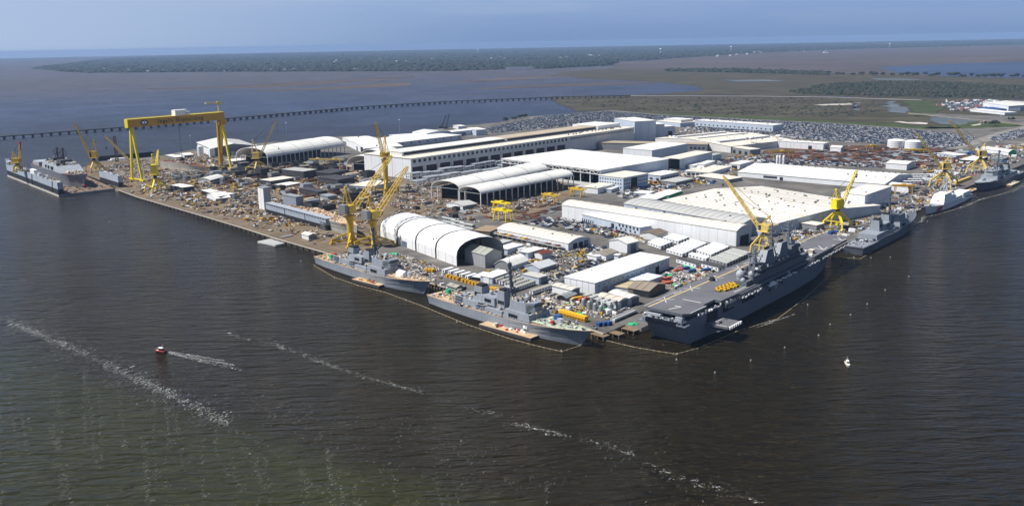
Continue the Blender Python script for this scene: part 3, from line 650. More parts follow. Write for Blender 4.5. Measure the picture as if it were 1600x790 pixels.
B('long white block standing on the tan roofs behind the canopy hall', (1019, 235), (983, 230), (1074.6, 224.4), h=17, name='hall', wall=BL_SHADE, lm=W_WALL, panels=[('r', 7, BL_SHADE), ('l', 5, W_WALL)])
B('very wide low tan-roofed hall behind the canopy roof', (1104.5, 226), (935, 223), (1120, 223), h=11, name='hall', wall=GR_WALL, lm=C_WALL, roofm=T_ROOF, wins=[('l', 4, .03, .14, 4, 4, 3)])
B('white office block with a grid of small square windows on its corner', (974, 278), (938, 273), (1014, 271), by=298, name='office_block', wall=BL_SHADE, lm=W_WALL, roofm=C_ROOF, wins=[('l', 9, .1, .93, z, 1.7, 1.7) for z in (2.5, 6.8, 11)] + [('r', 3, .06, .24, z, 1.7, 1.7) for z in (2.5, 6.8, 11)] + [('r', 5, .62, .95, z, 1.6, 1.6) for z in (3.5, 8, 11.6)], doors=[('r', .43, 12, 13.5, DARK)])
lo = B('low white wing with window bays behind the office block', (1032, 274.5), (1009, 270), (1061, 268.5), by=284, name='office_wing', wall=BL_SHADE, lm=W_WALL, wins=[('l', 3, .15, .8, 1.6, 4, 2.6), ('r', 6, .1, .9, 1.6, 5, 3)])
B('flat pale grey slab-roofed shed beside the low white wing', (1056, 285), (1043, 280), (1084, 279), h=3.5, name='shed', roofm=G_ROOF, wall=GR_WALL)
B('low white building with a line of dark bays, right of the open hall', (1108, 270), (1079, 264.5), (1142, 260), h=5, name='shed', roofm=C_ROOF, doors=[('l', f, 5, 3.5, DARK) for f in (.1, .28, .46, .64, .82)], vn=7)
B('long low tan-roofed shed in front of the dark bays', (1136, 281), (1092, 274), (1152, 276), h=4, name='shed', roofm=C_ROOF, doors=[('l', .8, 9, 3, DARK)], wall=GR_WALL)
B('white box-shaped building against the right wall of the open hall', (1100, 257), (1093, 255), (1112, 251), h=9, name='shed', wall=W_WALL, doors=[('r', .5, 8, 5, DARK)])
B('small white shed by the parked trucks right of the open hall', (1084, 259), (1079, 257), (1094, 255), h=5, name='shed', doors=[('r', .5, 9, 4, DARK)])
B('white shed right of the tan roofs beside the paved lot', (1156, 257), (1150, 253), (1174, 251.5), h=6, name='shed', doors=[('l', .5, 8, 4, DARK)])
# --- back row by the car park
B('pale workshop with a raised white roof beside the car park behind the hall tower', (1063, 192.3), (1025, 188.5), (1088, 188.7), by=198.5, name='workshop', wall=BL_SHADE, lm=C_WALL, roofm=C_ROOF)
B('flat white upper storey on top of the back workshop', (1064, 187.6), (1041, 185.2), (1079, 185.6), h=13, name='upper_storey', wall=C_WALL, vn=3)
B('very long white warehouse beside the vast car park at the back', (1208, 196), (1086, 188), (1227, 194.3), by=206, name='warehouse', wall=BL_SHADE, lm=W_WALL, roofm=W_ROOF, vn=26, wins=[('l', 18, .03, .97, 3, 3, 2.5)], panels=[('r', 3, BL_SHADE)])
saw = B('wide cream-roofed fabrication shop with roof lanterns behind the tan hall', (1142, 229), (1024, 216), (1204, 215), h=9.8, name='fabrication_shop', wall=C_WALL, lm=C_WALL, roofm=C_ROOF, vn=16, roof='gable', ridge='r', rise=5)
a, b, h = dims(saw)
for i in range(3): on_roof(saw, 'lantern', None, a * .08, a * .9, b * (.2 + .28 * i), b * (.2 + .28 * i) + 7, h + 1.5 + 2.5 * (1 - abs(2 * (.22 + .28 * i) - 1)), 2.2, BL_SHADE, W_ROOF)
B('long row of white sheds beside the rusty plate yard', (1287, 224.5), (1196, 219), (1299, 222.8), by=235, name='shed', wall=BL_SHADE, lm=W_WALL, doors=[('l', .22, 6, 6, DARK), ('r', .5, 6, 6, DOORM)], vn=5, panels=[('l', 8, W_WALL)])
B('small white shed right of the long row of sheds by the plate yard', (1314, 231), (1297, 230), (1319, 229.5), by=237.5, name='shed', wall=BL_SHADE, lm=W_WALL, roof='gable', ridge='l', rise=2)
B('beige workshop below the white portal crane beside the plate yard', (1172, 234), (1150, 229), (1184, 232), by=243, name='workshop', wall=GR_WALL, lm=C_WALL, roofm=C_ROOF, doors=[('l', f, 6, 5, DARK) for f in (.2, .5, .8)])
# --- right-hand white halls
B('broad low white-roofed hall with two rows of small vents, right of centre', (1382, 288), (1153, 268.5), (1431, 273), by=296, name='panel_shop', roof='gable', ridge='l', rise=5.5, wall=BL_SHADE, lm=W_WALL, roofm=W_ROOF, seams=4, vents=[(.8, .03 + .04 * i) for i in range(7)] + [(.82, .47 + .05 * i) for i in range(7)] + [(.3, .06 * i + .05) for i in range(5)], wins=[('l', 5, .72, .80, 1.5, 3.4, 2.6)], doors=[('l', .68, 4, 4, DARK)])
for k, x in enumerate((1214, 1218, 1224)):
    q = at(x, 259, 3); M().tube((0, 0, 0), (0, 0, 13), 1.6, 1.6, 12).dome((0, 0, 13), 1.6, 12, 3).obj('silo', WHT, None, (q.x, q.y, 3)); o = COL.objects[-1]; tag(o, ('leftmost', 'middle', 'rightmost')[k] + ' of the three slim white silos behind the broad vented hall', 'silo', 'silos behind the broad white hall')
big = B('vast stained white hall roof dotted with dozens of dark vents behind the trailer rows', (1215, 349), (1036, 313), (1320, 312), by=363, name='machine_shop', roof='gable', ridge='l', rise=4.5, wall=BL_SHADE, lm=GR_WALL, roofm=W_ROOF2, vn=64, panels=[('r', 12, BL_SHADE), ('l', 20, BL_SHADE)])
tall = B('tall pale block with a ribbed shaded end wall, right of the stained white hall', (1352, 305), (1318, 300), (1393, 291), by=333, name='blast_hall', wall=BL_SHADE, lm=W_WALL, roofm=W_ROOF2, vents=[(.5, .7), (.2, .2)], panels=[('r', 9, BL_SHADE), ('l', 4, W_WALL)], wins=[('l', 4, .1, .9, .6, 2, 3), ('r', 12, .05, .95, .3, 1.6, 3)])
lng = B('longest white hall with an arched end facing the trailers and a row of roof vents', (1151, 361), (878, 320), (1172.5, 354), by=385, name='long_hall', roof='arch', ridge='l', rise=3.2, wall=BL_SHADE, lm=W_WALL, roofm=C_ROOF, panels=[('l', 22, W_WALL)], vents=[(.75, .03 + .082 * i) for i in range(12)], doors=[('r', .55, 14, 8, DARK)])
for i in range(9): on_face(lng, 'window', 'l', .02 + .011 * i, 1.0, 3.4, .3, GLASS, *dims(lng)[:2])
B('second arched hall bay with a grey roof directly behind the longest white hall', (1160, 350), (975, 318), (1176, 338), h=12, name='long_hall_bay', roof='arch', ridge='l', rise=3, wall=BL_SHADE, roofm=G_ROOF, vents=[(.3, .15)])
B('tan-roofed shed at the trailer end between the long hall and the stained hall', (1200, 355), (1163, 348.5), (1214, 350), h=9, name='shed', wall=BL_SHADE, roofm=T_ROOF)
an1 = B('long lean-to annex with small dark windows on the front of the longest white hall', (1000, 355.5), (886, 329), (1009, 350.5), by=367.5, name='annex', lm=W_WALL, wall=BL_SHADE, wins=[('l', 6, .03, .26, 4, 2.2, 2.2), ('l', 5, .06, .3, 1, 2, 2)], doors=[('l', .35, 4, 5, DARK), ('l', .94, 4, 4, DARK)] + [('l', .62 + .03 * i, 1.2, 3, DARK) for i in range(9)])
B('shorter second annex stepping down the front of the longest white hall', (1051.6, 357.5), (1006, 350), (1060, 353.5), by=368.5, name='annex', lm=W_WALL, wall=BL_SHADE)
B('shed with a dark brown roof beside the second annex', (1027, 368), (1001, 364), (1042, 362), by=376, name='shed', wall=W_WALL, roofm=BR_WALL, roof='gable', ridge='r', rise=2.2)
B('tall narrow white shed with a big grey door left of the dark-roofed shed', (980, 381), (953, 375.5), (998, 376.5), by=396, name='shed', wall=BL_SHADE, lm=W_WALL, roof='gable', ridge='r', rise=2.6, doors=[('r', .55, 7, 7, DOORM)])
B('low shed with a brown-grey roof in front of the tall narrow white shed', (947, 399.5), (930, 394.5), (963, 392.5), by=407, name='shed', wall=BL_SHADE, lm=W_WALL, roofm=mat('weathered_brown_roof', (.26, .23, .19), .8, .15, .1), roof='gable', ridge='r', rise=1.6)
B('small white flat hut left of the brown-grey roofed shed', (932, 401), (919, 397), (938, 398.5), by=407, name='hut')
B('slim white tank shed between the low shed and the big flat-roofed warehouse', (966, 399), (961, 397.5), (969, 397), by=407, name='hut')
wh = B('big plain white flat-roofed warehouse in the foreground of the yard', (930, 442), (882.4, 432.4), (1046, 402), by=461, name='warehouse', wall=BL_SHADE, lm=W_WALL, roofm=WHT, panels=[('r', 12, BL_SHADE), ('l', 5, W_WALL)], wins=[('r', 16, .05, .95, 5.2, 1.3, .9)], doors=[('l', .55, 3, 3, DOORM), ('r', .12, 6, 4, GALV), ('r', .82, 5, 5, DARK)])
arc = B('white shed with a shallow curved roof and three dark doors at its end', (888, 380.5), (777, 357.5), (923, 372.5), by=391, name='workshop', roof='arch', ridge='l', rise=3.2, wall=BL_SHADE, lm=W_WALL, roofm=C_ROOF, panels=[('l', 18, W_WALL)], doors=[('r', .3, 5, 5, DARK), ('r', .55, 5, 5, DARK), ('r', .8, 5, 5.5, DOORM)], vents=[(.6, .88), (.7, .93), (.4, .6), (.7, .35), (.75, .22), (.5, .1), (.3, .3)])
# raised racks of rusty stock along that shed
rk = thing('loading_canopy', 'long low loading canopy stacked with rusty stock along the curved-roof shed', 'canopy', arc.location + Vector((0, 0, 0)), arc.rotation_euler.z)
a, b, h = dims(arc); M().box(-7.5, 4, 3.0, -1.2, b * .99, 3.4).obj('roof', G_ROOF, rk)
for i in range(14): piece('post', rk, -7.3, 5 + i * (b - 8) / 13, 0, -6.8, 5.5 + i * (b - 8) / 13, 3, GALV)
for i in range(16): piece('stock_bundle', rk, -7 + random.uniform(0, 1), 6 + i * 5.2, 3.42, -3 + random.uniform(-1, 1), 9.5 + i * 5.2, 3.6 + random.uniform(.2, .9), random.choice([RUST, RUST, ORG, GALV]))
foot(rk.location, arc.rotation_euler.z, -8, 3, 0, b)
S = [ # sheds in the foreground: label, N, L, R, by, kwargs
 ('white shed with a rusty scrap pile beside it, right of the grey gable building', (793, 389.5), (782, 385), (816, 382), 398, dict(doors=[('l', .5, 4, 4, DOORM)])),
 ('white box shed with a small dark door left of the red-roofed hut', (825, 395), (814, 391.5), (849, 388), 404.5, dict(doors=[('l', .5, 4, 4, DOORM)])),
 ('little white hut with a dark red roof', (847, 397.5), (837, 394), (863, 394), 405.5, dict(roofm=R_ROOF, roof='gable', ridge='r', rise=1.4, name='hut')),
 ('flat grey-white site office behind the grey gable building', (778, 382), (768, 379), (798, 375.5), 387, dict(roofm=G_ROOF, wins=[('l', 2, .3, .7, 1.3, 1.2, 1)])),
 ('white fabric-roofed shed with a dark left end', (798, 416.5), (776, 411.5), (823, 406.5), 424.5, dict(roof='arch', ridge='r', rise=4, lm=GR_WALL)),
 ('pale gable shed with a grey metal roof in the lot of parked cars', (843, 420), (820, 415.5), (868, 411.5), 427, dict(roof='gable', ridge='r', rise=2.6, roofm=mat('pale_metal_roof', (.5, .52, .54), .5, .1, .2), wall=GR_WALL, lm=BL_SHADE)),
 ('grey-roofed shed with one tall grey door beside the striped trailers', (842, 434), (817, 428), (855, 430), 444.5, dict(roofm=mat('dull_grey_roof', (.46, .45, .42), .7, .1, .2), doors=[('r', .6, 6, 5.5, DOORM)])),
 ('plain white shed with a beige roof and a roller door next to the big warehouse', (893, 453.5), (864, 445.5), (905, 449.5), 464, dict(roof='arch', ridge='l', rise=.8, roofm=mat('beige_roof', (.55, .52, .46), .7, .1, .2), doors=[('r', .55, 6, 5.5, DOORM)])),
 ('low curved grey canopy shed in front of the plain white shed', (885, 466), (871, 463), (899, 459), 471, dict(roof='arch', ridge='r', rise=1.6, roofm=GALV, wall=GR_WALL, lm=DARK)),
 ('tan-roofed shed between the big warehouse and the open brown shed', (981, 450.5), (956, 443), (1008, 431), 456, dict(roofm=mat('ochre_tan_roof', (.42, .35, .24), .8, .12, .1), roof='flat')),
 ('pale grey flat-roofed shed joined behind the tan-roofed shed', (1007, 441), (985, 433), (1034, 431), 449, dict(roofm=mat('bluish_white_roof', (.60, .64, .70), .5, .08, .1))),
 ('dark brown shed with a gaping open front near the ship stern', (1014, 455), (981, 449.5), (1037, 443), 465, dict(roof='gable', ridge='l', rise=2.6, wall=BR_WALL, lm=BR_WALL, roofm=mat('brown_grey_roof', (.24, .20, .16), .85, .15, .1), open_l=False, doors=[('l', .35, 13, 7, DARK)])),
 ('white shed with a beige curved roof and a grey roller door near the quay corner', (967, 471), (934, 462), (980, 466), 483.5, dict(roof='arch', ridge='l', rise=1.2, roofm=mat('beige_curved_roof', (.52, .47, .40), .7, .1, .2), doors=[('r', .6, 6, 6, DOORM)])),
 ('joined white shed with two grey doors nearest the ship stern', (982, 467), (957, 456), (994, 461.5), 478.5, dict(roof='arch', ridge='l', rise=1.2, roofm=mat('pale_curved_roof', (.62, .60, .56), .7, .1, .2), doors=[('r', .6, 6, 6, DOORM)])),
 ('white-walled shed with a shaded blue-grey side behind the yellow boxes', (769, 434), (753, 430), (794, 423.5), 443.5, dict(doors=[('l', .5, 5, 5, WHT)])),
 ('dark-sided shed with a pale roof left of the white-walled shed', (752, 434), (741, 431), (765, 426), 439, dict(wall=BLK, lm=DOORM)),
 ('low grey-brown store with a ribbed roof on the quay between the two destroyers', (713, 449.5), (700, 445), (720, 446), 455, dict(wall=GR_WALL, lm=GALV, roofm=mat('ribbed_brown_roof', (.3, .28, .25), .8, .1, .3), roof='gable', ridge='l', rise=1.2)),
 ('open grey lean-to roof beside the orange crane weights by the ship mast', (790, 456), (778, 452), (808, 447), 462, dict(roofm=G_ROOF, wall=GR_WALL)),
 ('brown flat-roofed workshop between the white tent and the curved-roof shed', (765, 362), (745, 358), (777, 354), 371, dict(wall=BR_WALL, lm=GR_WALL, roofm=mat('rust_brown_roof', (.30, .22, .15), .85, .15, .2))),
 ('white shed with an open front by the round silver canopy columns', (723, 322), (699, 317), (742, 317.5), 328, dict(roof='gable', ridge='r', rise=2, roofm=G_ROOF, wall=GR_WALL, lm=W_WALL)),
 ('white block with a flat cream roof standing between the two front tower cranes', (579, 292), (560, 286), (605, 283), 300, dict(roofm=C_ROOF, doors=[('l', .5, 5, 4, DARK)])),
 ('small white flat building left of the portal crane row near the paved road', (934, 294), (914, 291), (956, 287), 303, dict(lm=W_WALL, wall=W_WALL, roofm=C_ROOF, vn=2)),
 ('little white building with a dark side right of the yellow portal cranes', (955, 296), (943, 294), (963, 291), 301, dict(name='hut')),
 ('pale shed with a flat grey roof beside the office block road', (920, 293), (905, 289.5), (934, 287), 297, dict(roofm=G_ROOF)),
 ('long low white shed beside the green-edged shed behind the longest hall', (1026, 311.5), (1002, 307.5), (1037, 305), 316, dict(wall=GR_WALL)),
 ('white shed with a bright green gable strip', (1045, 305), (1030, 300.5), (1062, 297.5), 309, dict(wall=GRN, lm=GRN)),
 ('low white block behind the longest hall beside the brown roof patch', (1012, 303), (994, 300), (1020, 299), 307, dict()),
 ('white shed between the shaded-end tall block and the coastguard ship', (1420, 292), (1390, 288.5), (1425, 289), 301, dict(roof='arch', ridge='l', rise=2, wall=BL_SHADE)),
 ('white shed with a grey end at the edge of the rusty plate yard', (1417, 257), (1390, 253), (1431, 252.5), 266, dict(wall=BL_SHADE, lm=W_WALL, roof='gable', ridge='l', rise=2)),
 ('white trailer-like block next to the bright yellow portal crane', (1276, 352), (1247, 347), (1284, 348), 361, dict(lm=W_WALL, wall=GR_WALL, roofm=C_ROOF)),
 ('white flat shed beside the far right cranes', (1494, 243), (1472, 238.5), (1500, 240), 248, dict(wins=[('l', 4, .2, .8, 1, 2, 1.4)])),
 ('dark-roofed pale shed next to the white flat shed by the far cranes', (1508, 239), (1496, 236), (1517, 236.5), 243, dict(roofm=GALV)),
 ('white open-fronted shed under the farthest right yellow crane', (1523, 251), (1508, 247), (1545, 245), 256, dict(wall=DARK, lm=GR_WALL)),
 ('shed with a blue roof behind the farthest right crane', (1532, 240), (1514, 236.5), (1540, 236), 243, dict(roofm=BLU, wall=BLU)),
 ('pale long shed with a dark green end at the right edge', (1576, 238), (1549, 231), (1579, 236), 243, dict(wall=GRN, lm=W_WALL, roof='arch', ridge='l', rise=3)),
 ('grey flat shed near the bow of the farthest right destroyer', (1566, 249), (1552, 246), (1575, 245), 253, dict(roofm=GALV, wall=GR_WALL)),
]
for i, (lb_, N_, L_, R_, by_, kw) in enumerate(S):
    kw = dict(kw); nm = kw.pop('name', 'shed'); kw.setdefault('wall', BL_SHADE); kw.setdefault('lm', W_WALL if kw['wall'] is BL_SHADE else kw['wall'])  # walls coloured as shaded get a sunlit white left face
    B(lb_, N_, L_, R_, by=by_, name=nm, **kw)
# grey gable building in the mouth of the tent
B('plain grey metal gable building standing in the mouth of the white tent', (758, 398.5), (729, 389.5), (783, 393), by=419, name='paint_shed', wall=GR_WALL, lm=mat('lit_grey_wall', (.34, .35, .36), .6, .05, .1, streak=.08), roofm=mat('khaki_grey_roof', (.30, .31, .27), .7, .08, .1), roof='gable', ridge='l', rise=3.4, panels=[('l', 7, MATS['lit_grey_wall'])])  # lighter grey puts the sunlit left side into the wall colour
# white dock shed on the left with its dark open gable
ds = B('white shed with a wide dark gable end on the bank behind the gantry crane', (331, 232), (308, 222.5), (389, 224), by=245, name='dock_shed', wall=GR_WALL, lm=W_WALL, roof='gable', ridge='l', rise=5.5, over=1.5, doors=[('r', .5, 58, 13, mat('dock_shed_door', (.16, .14, .17), .7, .2, .15)), ('r', .55, 16, 6, WHT), ('l', .1, 6, 8, DARK)])
for f in (.0, 1): piece('corner_tower', ds, dims(ds)[0] * f - 4, -1, 0, dims(ds)[0] * f + 4, 9, dims(ds)[2], W_WALL)
for i, (x, y, hh, rr, lb_) in enumerate(((314, 243, 15, 5, 'white cylindrical tank at the left end of the white dock shed'), (1400, 230, 11, 13, 'left white storage tank beside the car park'), (1427, 231.5, 11, 13, 'right white storage tank beside the car park'))):
    p = at(x, y, 3); tk = thing('storage_tank', lb_, 'tank', p, 0, None if i == 0 else 'storage tanks by the car park'); foot(p, 0, -rr, -rr, rr, rr)
    M().tube((0, 0, 0), (0, 0, hh), rr, rr, 28).obj('shell', W_WALL, tk); M().dome((0, 0, hh), rr, 28, 3, 0, False, .15).obj('lid', W_ROOF, tk)
    for k in range(3): M().tube((0, 0, hh * (.3 + .3 * k)), (0, 0, hh * (.3 + .3 * k) + .3), rr + .12, rr + .12, 28).obj('hoop', GALV, tk)
# far right industrial building and office
fb = B('white warehouse beyond the marsh at the right edge', (1576, 166), (1536, 160), (1630, 162), h=11, g=1.5, name='warehouse', wall=BL_SHADE, lm=W_WALL, roof='gable', ridge='l', rise=3, doors=[('r', .3, 12, 8, DOORM)])
B('long low white shed in front of the far right warehouse', (1570, 176), (1516, 170.5), (1576, 174), h=5, g=1.5, name='shed')
B('low building with a blue roof beside the far right warehouse', (1552, 171), (1527, 168), (1560, 168.5), h=4, g=1.5, name='shed', roofm=BLU, wall=BLU)

# ---------------------------------------------------------------- barrel roofs and the big tent
def barrel(label, N, N2, Rp, h, cols=0, wall_to_ground=False, rise=.5, m=W_ROOF, name='barrel_canopy', seams=3, inner=None, cm=C_WALL, dark=False, back=1):
    """vaulted roof: N and N2 are the two springing points of its visible end (roof level), R the far end of the near eave"""
    n, l, r = (at(q[0], q[1], G + h) for q in (N, N2, Rp)); u = r - n; a = u.length; ang = math.atan2(u.y, u.x); c, s = math.cos(ang), math.sin(ang); v = l - n; b = abs(-v.x * s + v.y * c)
    root = thing(name, label, 'canopy', (n.x, n.y, G), ang); foot(n, ang, 0, 0, a, b)
    K = 14; P = []
    for k in range(K + 1):
        t_ = math.pi * k / K; P.append((b / 2 - b / 2 * math.cos(t_) , h + b * rise * math.sin(t_) ** .9))
    V = []; F = []; th = .5; npan = max(3, int(a // 14)); 
    for i in range(npan):     # each vault bay is its own panel
        bb = M(); x0, x1 = a * i / npan + .0, a * (i + 1) / npan - (.35 if i % 3 == 2 else .05)
        V = [(x, y, z) for x in (x0, x1) for y, z in P] + [(x, b / 2 + (y - b / 2) * .97, h + (z - h) * .965 - .3) for x in (x0, x1) for y, z in P]; q = K + 1; F = []
        for k in range(K): F += [(k, q + k, q + k + 1, k + 1), (2 * q + k + 1, 3 * q + k + 1, 3 * q + k, 2 * q + k), (k, k + 1, 2 * q + k + 1, 2 * q + k), (q + k + 1, q + k, 3 * q + k, 3 * q + k + 1)]
        bb.add(V, F); bb.obj('vault_panel', m, root, smooth=False)
    if seams:
        sm = M()
        for i in range(1, seams + 1):
            x = a * i / (seams + 1)
            for k in range(K): sm.bar((x, P[k][0], P[k][1] + .1), (x, P[k + 1][0], P[k + 1][1] + .1), .5, .5)
        sm.obj('rib', GALV, root)
    M().bar((0, 0, h), (a, 0, h), .8, .8).bar((0, b, h), (a, b, h), .8, .8).bar((0, 0, h), (0, b, h), .5, .6).obj('eave_beam', GALV, root)
    for i in range(cols + 1):
        x = a * i / max(1, cols)
        for y in (0, b): piece('column', root, x - .45, y - .45, 0, x + .45, y + .45, h, cm)
    if dark: piece('shade_backing', root, a * .05, b * .8, 0, a, b * .82, h, DARK)  # dark sheet painted in place of shade under the vault
    root['_a'] = a; root['_b'] = b; return root
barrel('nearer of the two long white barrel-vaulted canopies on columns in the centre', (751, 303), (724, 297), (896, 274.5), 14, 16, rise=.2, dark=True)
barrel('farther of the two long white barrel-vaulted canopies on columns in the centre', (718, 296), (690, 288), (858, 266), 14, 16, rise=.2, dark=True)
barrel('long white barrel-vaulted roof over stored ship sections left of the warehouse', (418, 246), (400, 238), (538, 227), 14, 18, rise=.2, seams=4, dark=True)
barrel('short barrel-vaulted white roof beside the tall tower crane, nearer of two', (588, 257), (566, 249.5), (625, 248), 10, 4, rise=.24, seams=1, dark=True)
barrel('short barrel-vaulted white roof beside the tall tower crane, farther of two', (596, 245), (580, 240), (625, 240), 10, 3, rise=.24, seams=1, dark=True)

def tent():
    n = at(715, 416, G); far = at(596, 372, G); r = at(770, 395, G); v = far - n; b = v.length * 1.02; ang = math.atan2(v.y, v.x) - math.pi / 2
    c, s = math.cos(ang), math.sin(ang); u = r - n; a = abs(u.x * c + u.y * s)
    print('TENT', a, b, math.degrees(ang))
    a = 44
    root = thing('fabric_tent', 'huge white fabric tent with dark seams and a dark arched mouth on the quay', 'tent', n, ang); foot(n, ang, 0, 0, a, b)
    H = 20.5; prof = [(0, 0), (.0, 8), (.8, 12.2), (3.2, 15.4), (8, 18.2), (14.5, 19.9), (a / 2, H)]; prof = prof + [(a - x, z) for x, z in prof[-2::-1]]
    white = mat('tent_fabric', (.80, .80, .81), .55, .04, .1, streak=.07)
    def shell(y0, y1, name, m, k=1.0, dz=0):
        bb = M(); q = len(prof); V = []
        for y in (y0, y1): V += [(a / 2 + (x - a / 2) * k, y, z * k + dz) for x, z in prof]
        for y in (y0, y1): V += [(a / 2 + (x - a / 2) * (k - .012), y, z * (k - .012)) for x, z in prof]
        F = []
        for i in range(q - 1): F += [(i, i + 1, q + i + 1, q + i), (2 * q + i + 1, 2 * q + i, 3 * q + i, 3 * q + i + 1), (i + 1, i, 2 * q + i, 2 * q + i + 1), (q + i, q + i + 1, 3 * q + i + 1, 3 * q + i)]
        bb.add(V, F); return bb.obj(name, m, root)
    bays = 4; L = b / bays
    for i in range(bays):
        for k in range(3):
            y0 = i * L + .8 + k * (L - 1.6) / 3; shell(y0 + (.1 if k else 0), y0 + (L - 1.6) / 3, 'fabric_panel', white)
    for i in range(0, bays + 1): shell(i * L - (.0 if i == 0 else 1.1), i * L + (1.1 if i < bays else 0), 'seam_arch', BLK, 1.006)
    M().box(1.2, b - .6, 0, a - 1.2, b - .3, 15).obj('end_wall', white, root)
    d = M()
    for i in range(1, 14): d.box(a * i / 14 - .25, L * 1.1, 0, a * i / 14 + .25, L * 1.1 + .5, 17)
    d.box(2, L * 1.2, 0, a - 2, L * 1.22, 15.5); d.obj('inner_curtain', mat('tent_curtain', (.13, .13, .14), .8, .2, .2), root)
    M().box(-.25, b * .62, 0, .0, b * .62 + 9, 5).obj('door', DOORM, root)
    for k in range(11): M().box(-.12, L * .2 + k * L * .33, .3, -.02, L * .2 + k * L * .33 + .16, 8).obj('fabric_rib', GALV, root)
tent()
# ================================================================ ships
def hull(st, m, root, name='hull', zb=-3.0, deckm=None, boot=None, transom=True):
    """st: (x at waterline, x at deck, half breadth at waterline, half breadth at deck, deck height)"""
    V = []; F = []; MI = []; lv = 5; b = M()
    for xw, xd, hw, hd, zd in st:
        for side in (-1, 1):
            for k in range(lv):
                if k == 0: x, y, z = xw, hw * .9, zb
                else:
                    f = (k - 1) / (lv - 2); x = xw + (xd - xw) * f; y = hw + (hd - hw) * f ** 1.6; z = .0 + zd * f
                    if boot and k == 1: z = 0
                V.append((x, y * side, z))
    n = 2 * lv
    for i in range(len(st) - 1):
        for s in (0, 1):
            for k in range(lv - 1):
                a, c = i * n + s * lv + k, (i + 1) * n + s * lv + k
                F.append((a, c, c + 1, a + 1) if s == 0 else (a, a + 1, c + 1, c))
    b.add(V, F, 0)
    b.add(V[:n], [tuple(list(range(lv)) + list(range(2 * lv - 1, lv - 1, -1)))[::-1]], 0)
    top = [V[i * n + lv - 1] for i in range(len(st))], [V[i * n + 2 * lv - 1] for i in range(len(st))]
    o = b.obj(name, m, root)
    d = M(); N_ = len(st); d.add([(p[0], p[1], p[2] + .02) for p in top[0]] + [(p[0], p[1], p[2] + .02) for p in top[1]], [(i, i + 1, N_ + i + 1, N_ + i) for i in range(N_ - 1)], 0)
    d.obj('deck', deckm or m, root)
    if boot:
        bb = M(); q = []
        for xw, xd, hw, hd, zd in st: q.append((xw + (xd - xw) * .0, hw + .06))
        for s in (-1, 1):
            for (x0, y0), (x1, y1) in zip(q, q[1:]): bb.add([(x0, y0 * s, -.6), (x1, y1 * s, -.6), (x1, y1 * s, .7), (x0, y0 * s, .7)], [(0, 1, 2, 3) if s < 0 else (3, 2, 1, 0)])
        bb.obj('boot_topping', BLK, root)
    return o
def ship_root(label, stern, bow, zs, zb_, name, cat='ship', side=0):
    a, b = at(stern[0], stern[1], zs), at(bow[0], bow[1], zb_); d = b - a; d.z = 0; dn = d.normalized(); a = a + Vector((-dn.y, dn.x, 0)) * side; d = b - a; d.z = 0
    return thing(name, label, cat, (a.x, a.y, 0), math.atan2(d.y, d.x)), d.length
def wedge(b, x0, x1, y, z0, z1, tx=.0, ty=1.0, mi=0):
    """deckhouse block with inward sloping walls"""
    k = ty; V = [(x0, -y, z0), (x1, -y, z0), (x1, y, z0), (x0, y, z0), (x0 + tx, -y * k, z1), (x1 - tx, -y * k, z1), (x1 - tx, y * k, z1), (x0 + tx, y * k, z1)]
    return b.add(V, [(0, 3, 2, 1), (0, 1, 5, 4), (1, 2, 6, 5), (2, 3, 7, 6), (3, 0, 4, 7), (4, 5, 6, 7)], mi)
def litter(root, name, x0, x1, y0, y1, z, n, mats, seed, smin=.3, smax=1.6, kind='stuff', hmax=1.4):
    r = random.Random(seed); b = M()
    zf = z if callable(z) else (lambda x: z)
    for i in range(n):
        x, y = r.uniform(x0, x1), r.uniform(y0, y1); b.rbox(x, y, zf(x), r.uniform(smin, smax), r.uniform(smin, smax) * .8, r.uniform(.2, hmax), r.choice((0, 0, 1.57, r.uniform(0, 3))), r.randrange(len(mats)))
    o = b.obj(name, mats, root)
    if kind: o['kind'] = kind
    return o
JUNK = [NAVY_L, WHT, PLY, STEEL, GALV, TAN, BLK]
def _scaf():
    b = M()
    for i in range(4):
        for y in (-.8, .8): b.bar((-3.6 + i * 2.4, y, 0), (-3.6 + i * 2.4, y, 6), .14, .14)
    for k in range(1, 4):
        for y in (-.8, .8): b.bar((-3.6, y, k * 2), (3.6, y, k * 2), .12, .12)
        b.box(-3.6, -.8, k * 2 - .1, 3.6, .8, k * 2)
    return b.mesh('scaffold', GALV)
GOODS_SCAF = _scaf()
def lattice_mast(root, x, y, z, h, name='mast', m=NAVY_D, rake=-2):
    b = M(); b.bar((x, y, z), (x + rake, y, z + h), 1.3, 1.3)
    for s in (-1, 1): b.bar((x + 3, y + 2.5 * s, z), (x + rake * .6, y, z + h * .65), .6, .6)
    for k, (f, w_) in enumerate(((.35, 7), (.5, 9), (.66, 11), (.8, 6), (.92, 3))):
        xx = x + rake * f; b.bar((xx, y - w_ / 2, z + h * f), (xx, y + w_ / 2, z + h * f), .5, .45); b.box(xx - .9, y - 1.4, z + h * f - .4, xx + 1.2, y + 1.4, z + h * f)
        for s in (-1, 1): b.box(xx - .3, y + s * w_ * .45 - .3, z + h * f, xx + .3, y + s * w_ * .45 + .3, z + h * f + 1.6)
    b.tube((x + rake, y, z + h), (x + rake, y, z + h + 5), .15, .05, 5)
    b.dome((x + rake * .3, y, z + h * .55), 1.1, 8, 4, 0, True)
    return b.obj(name, m, root)

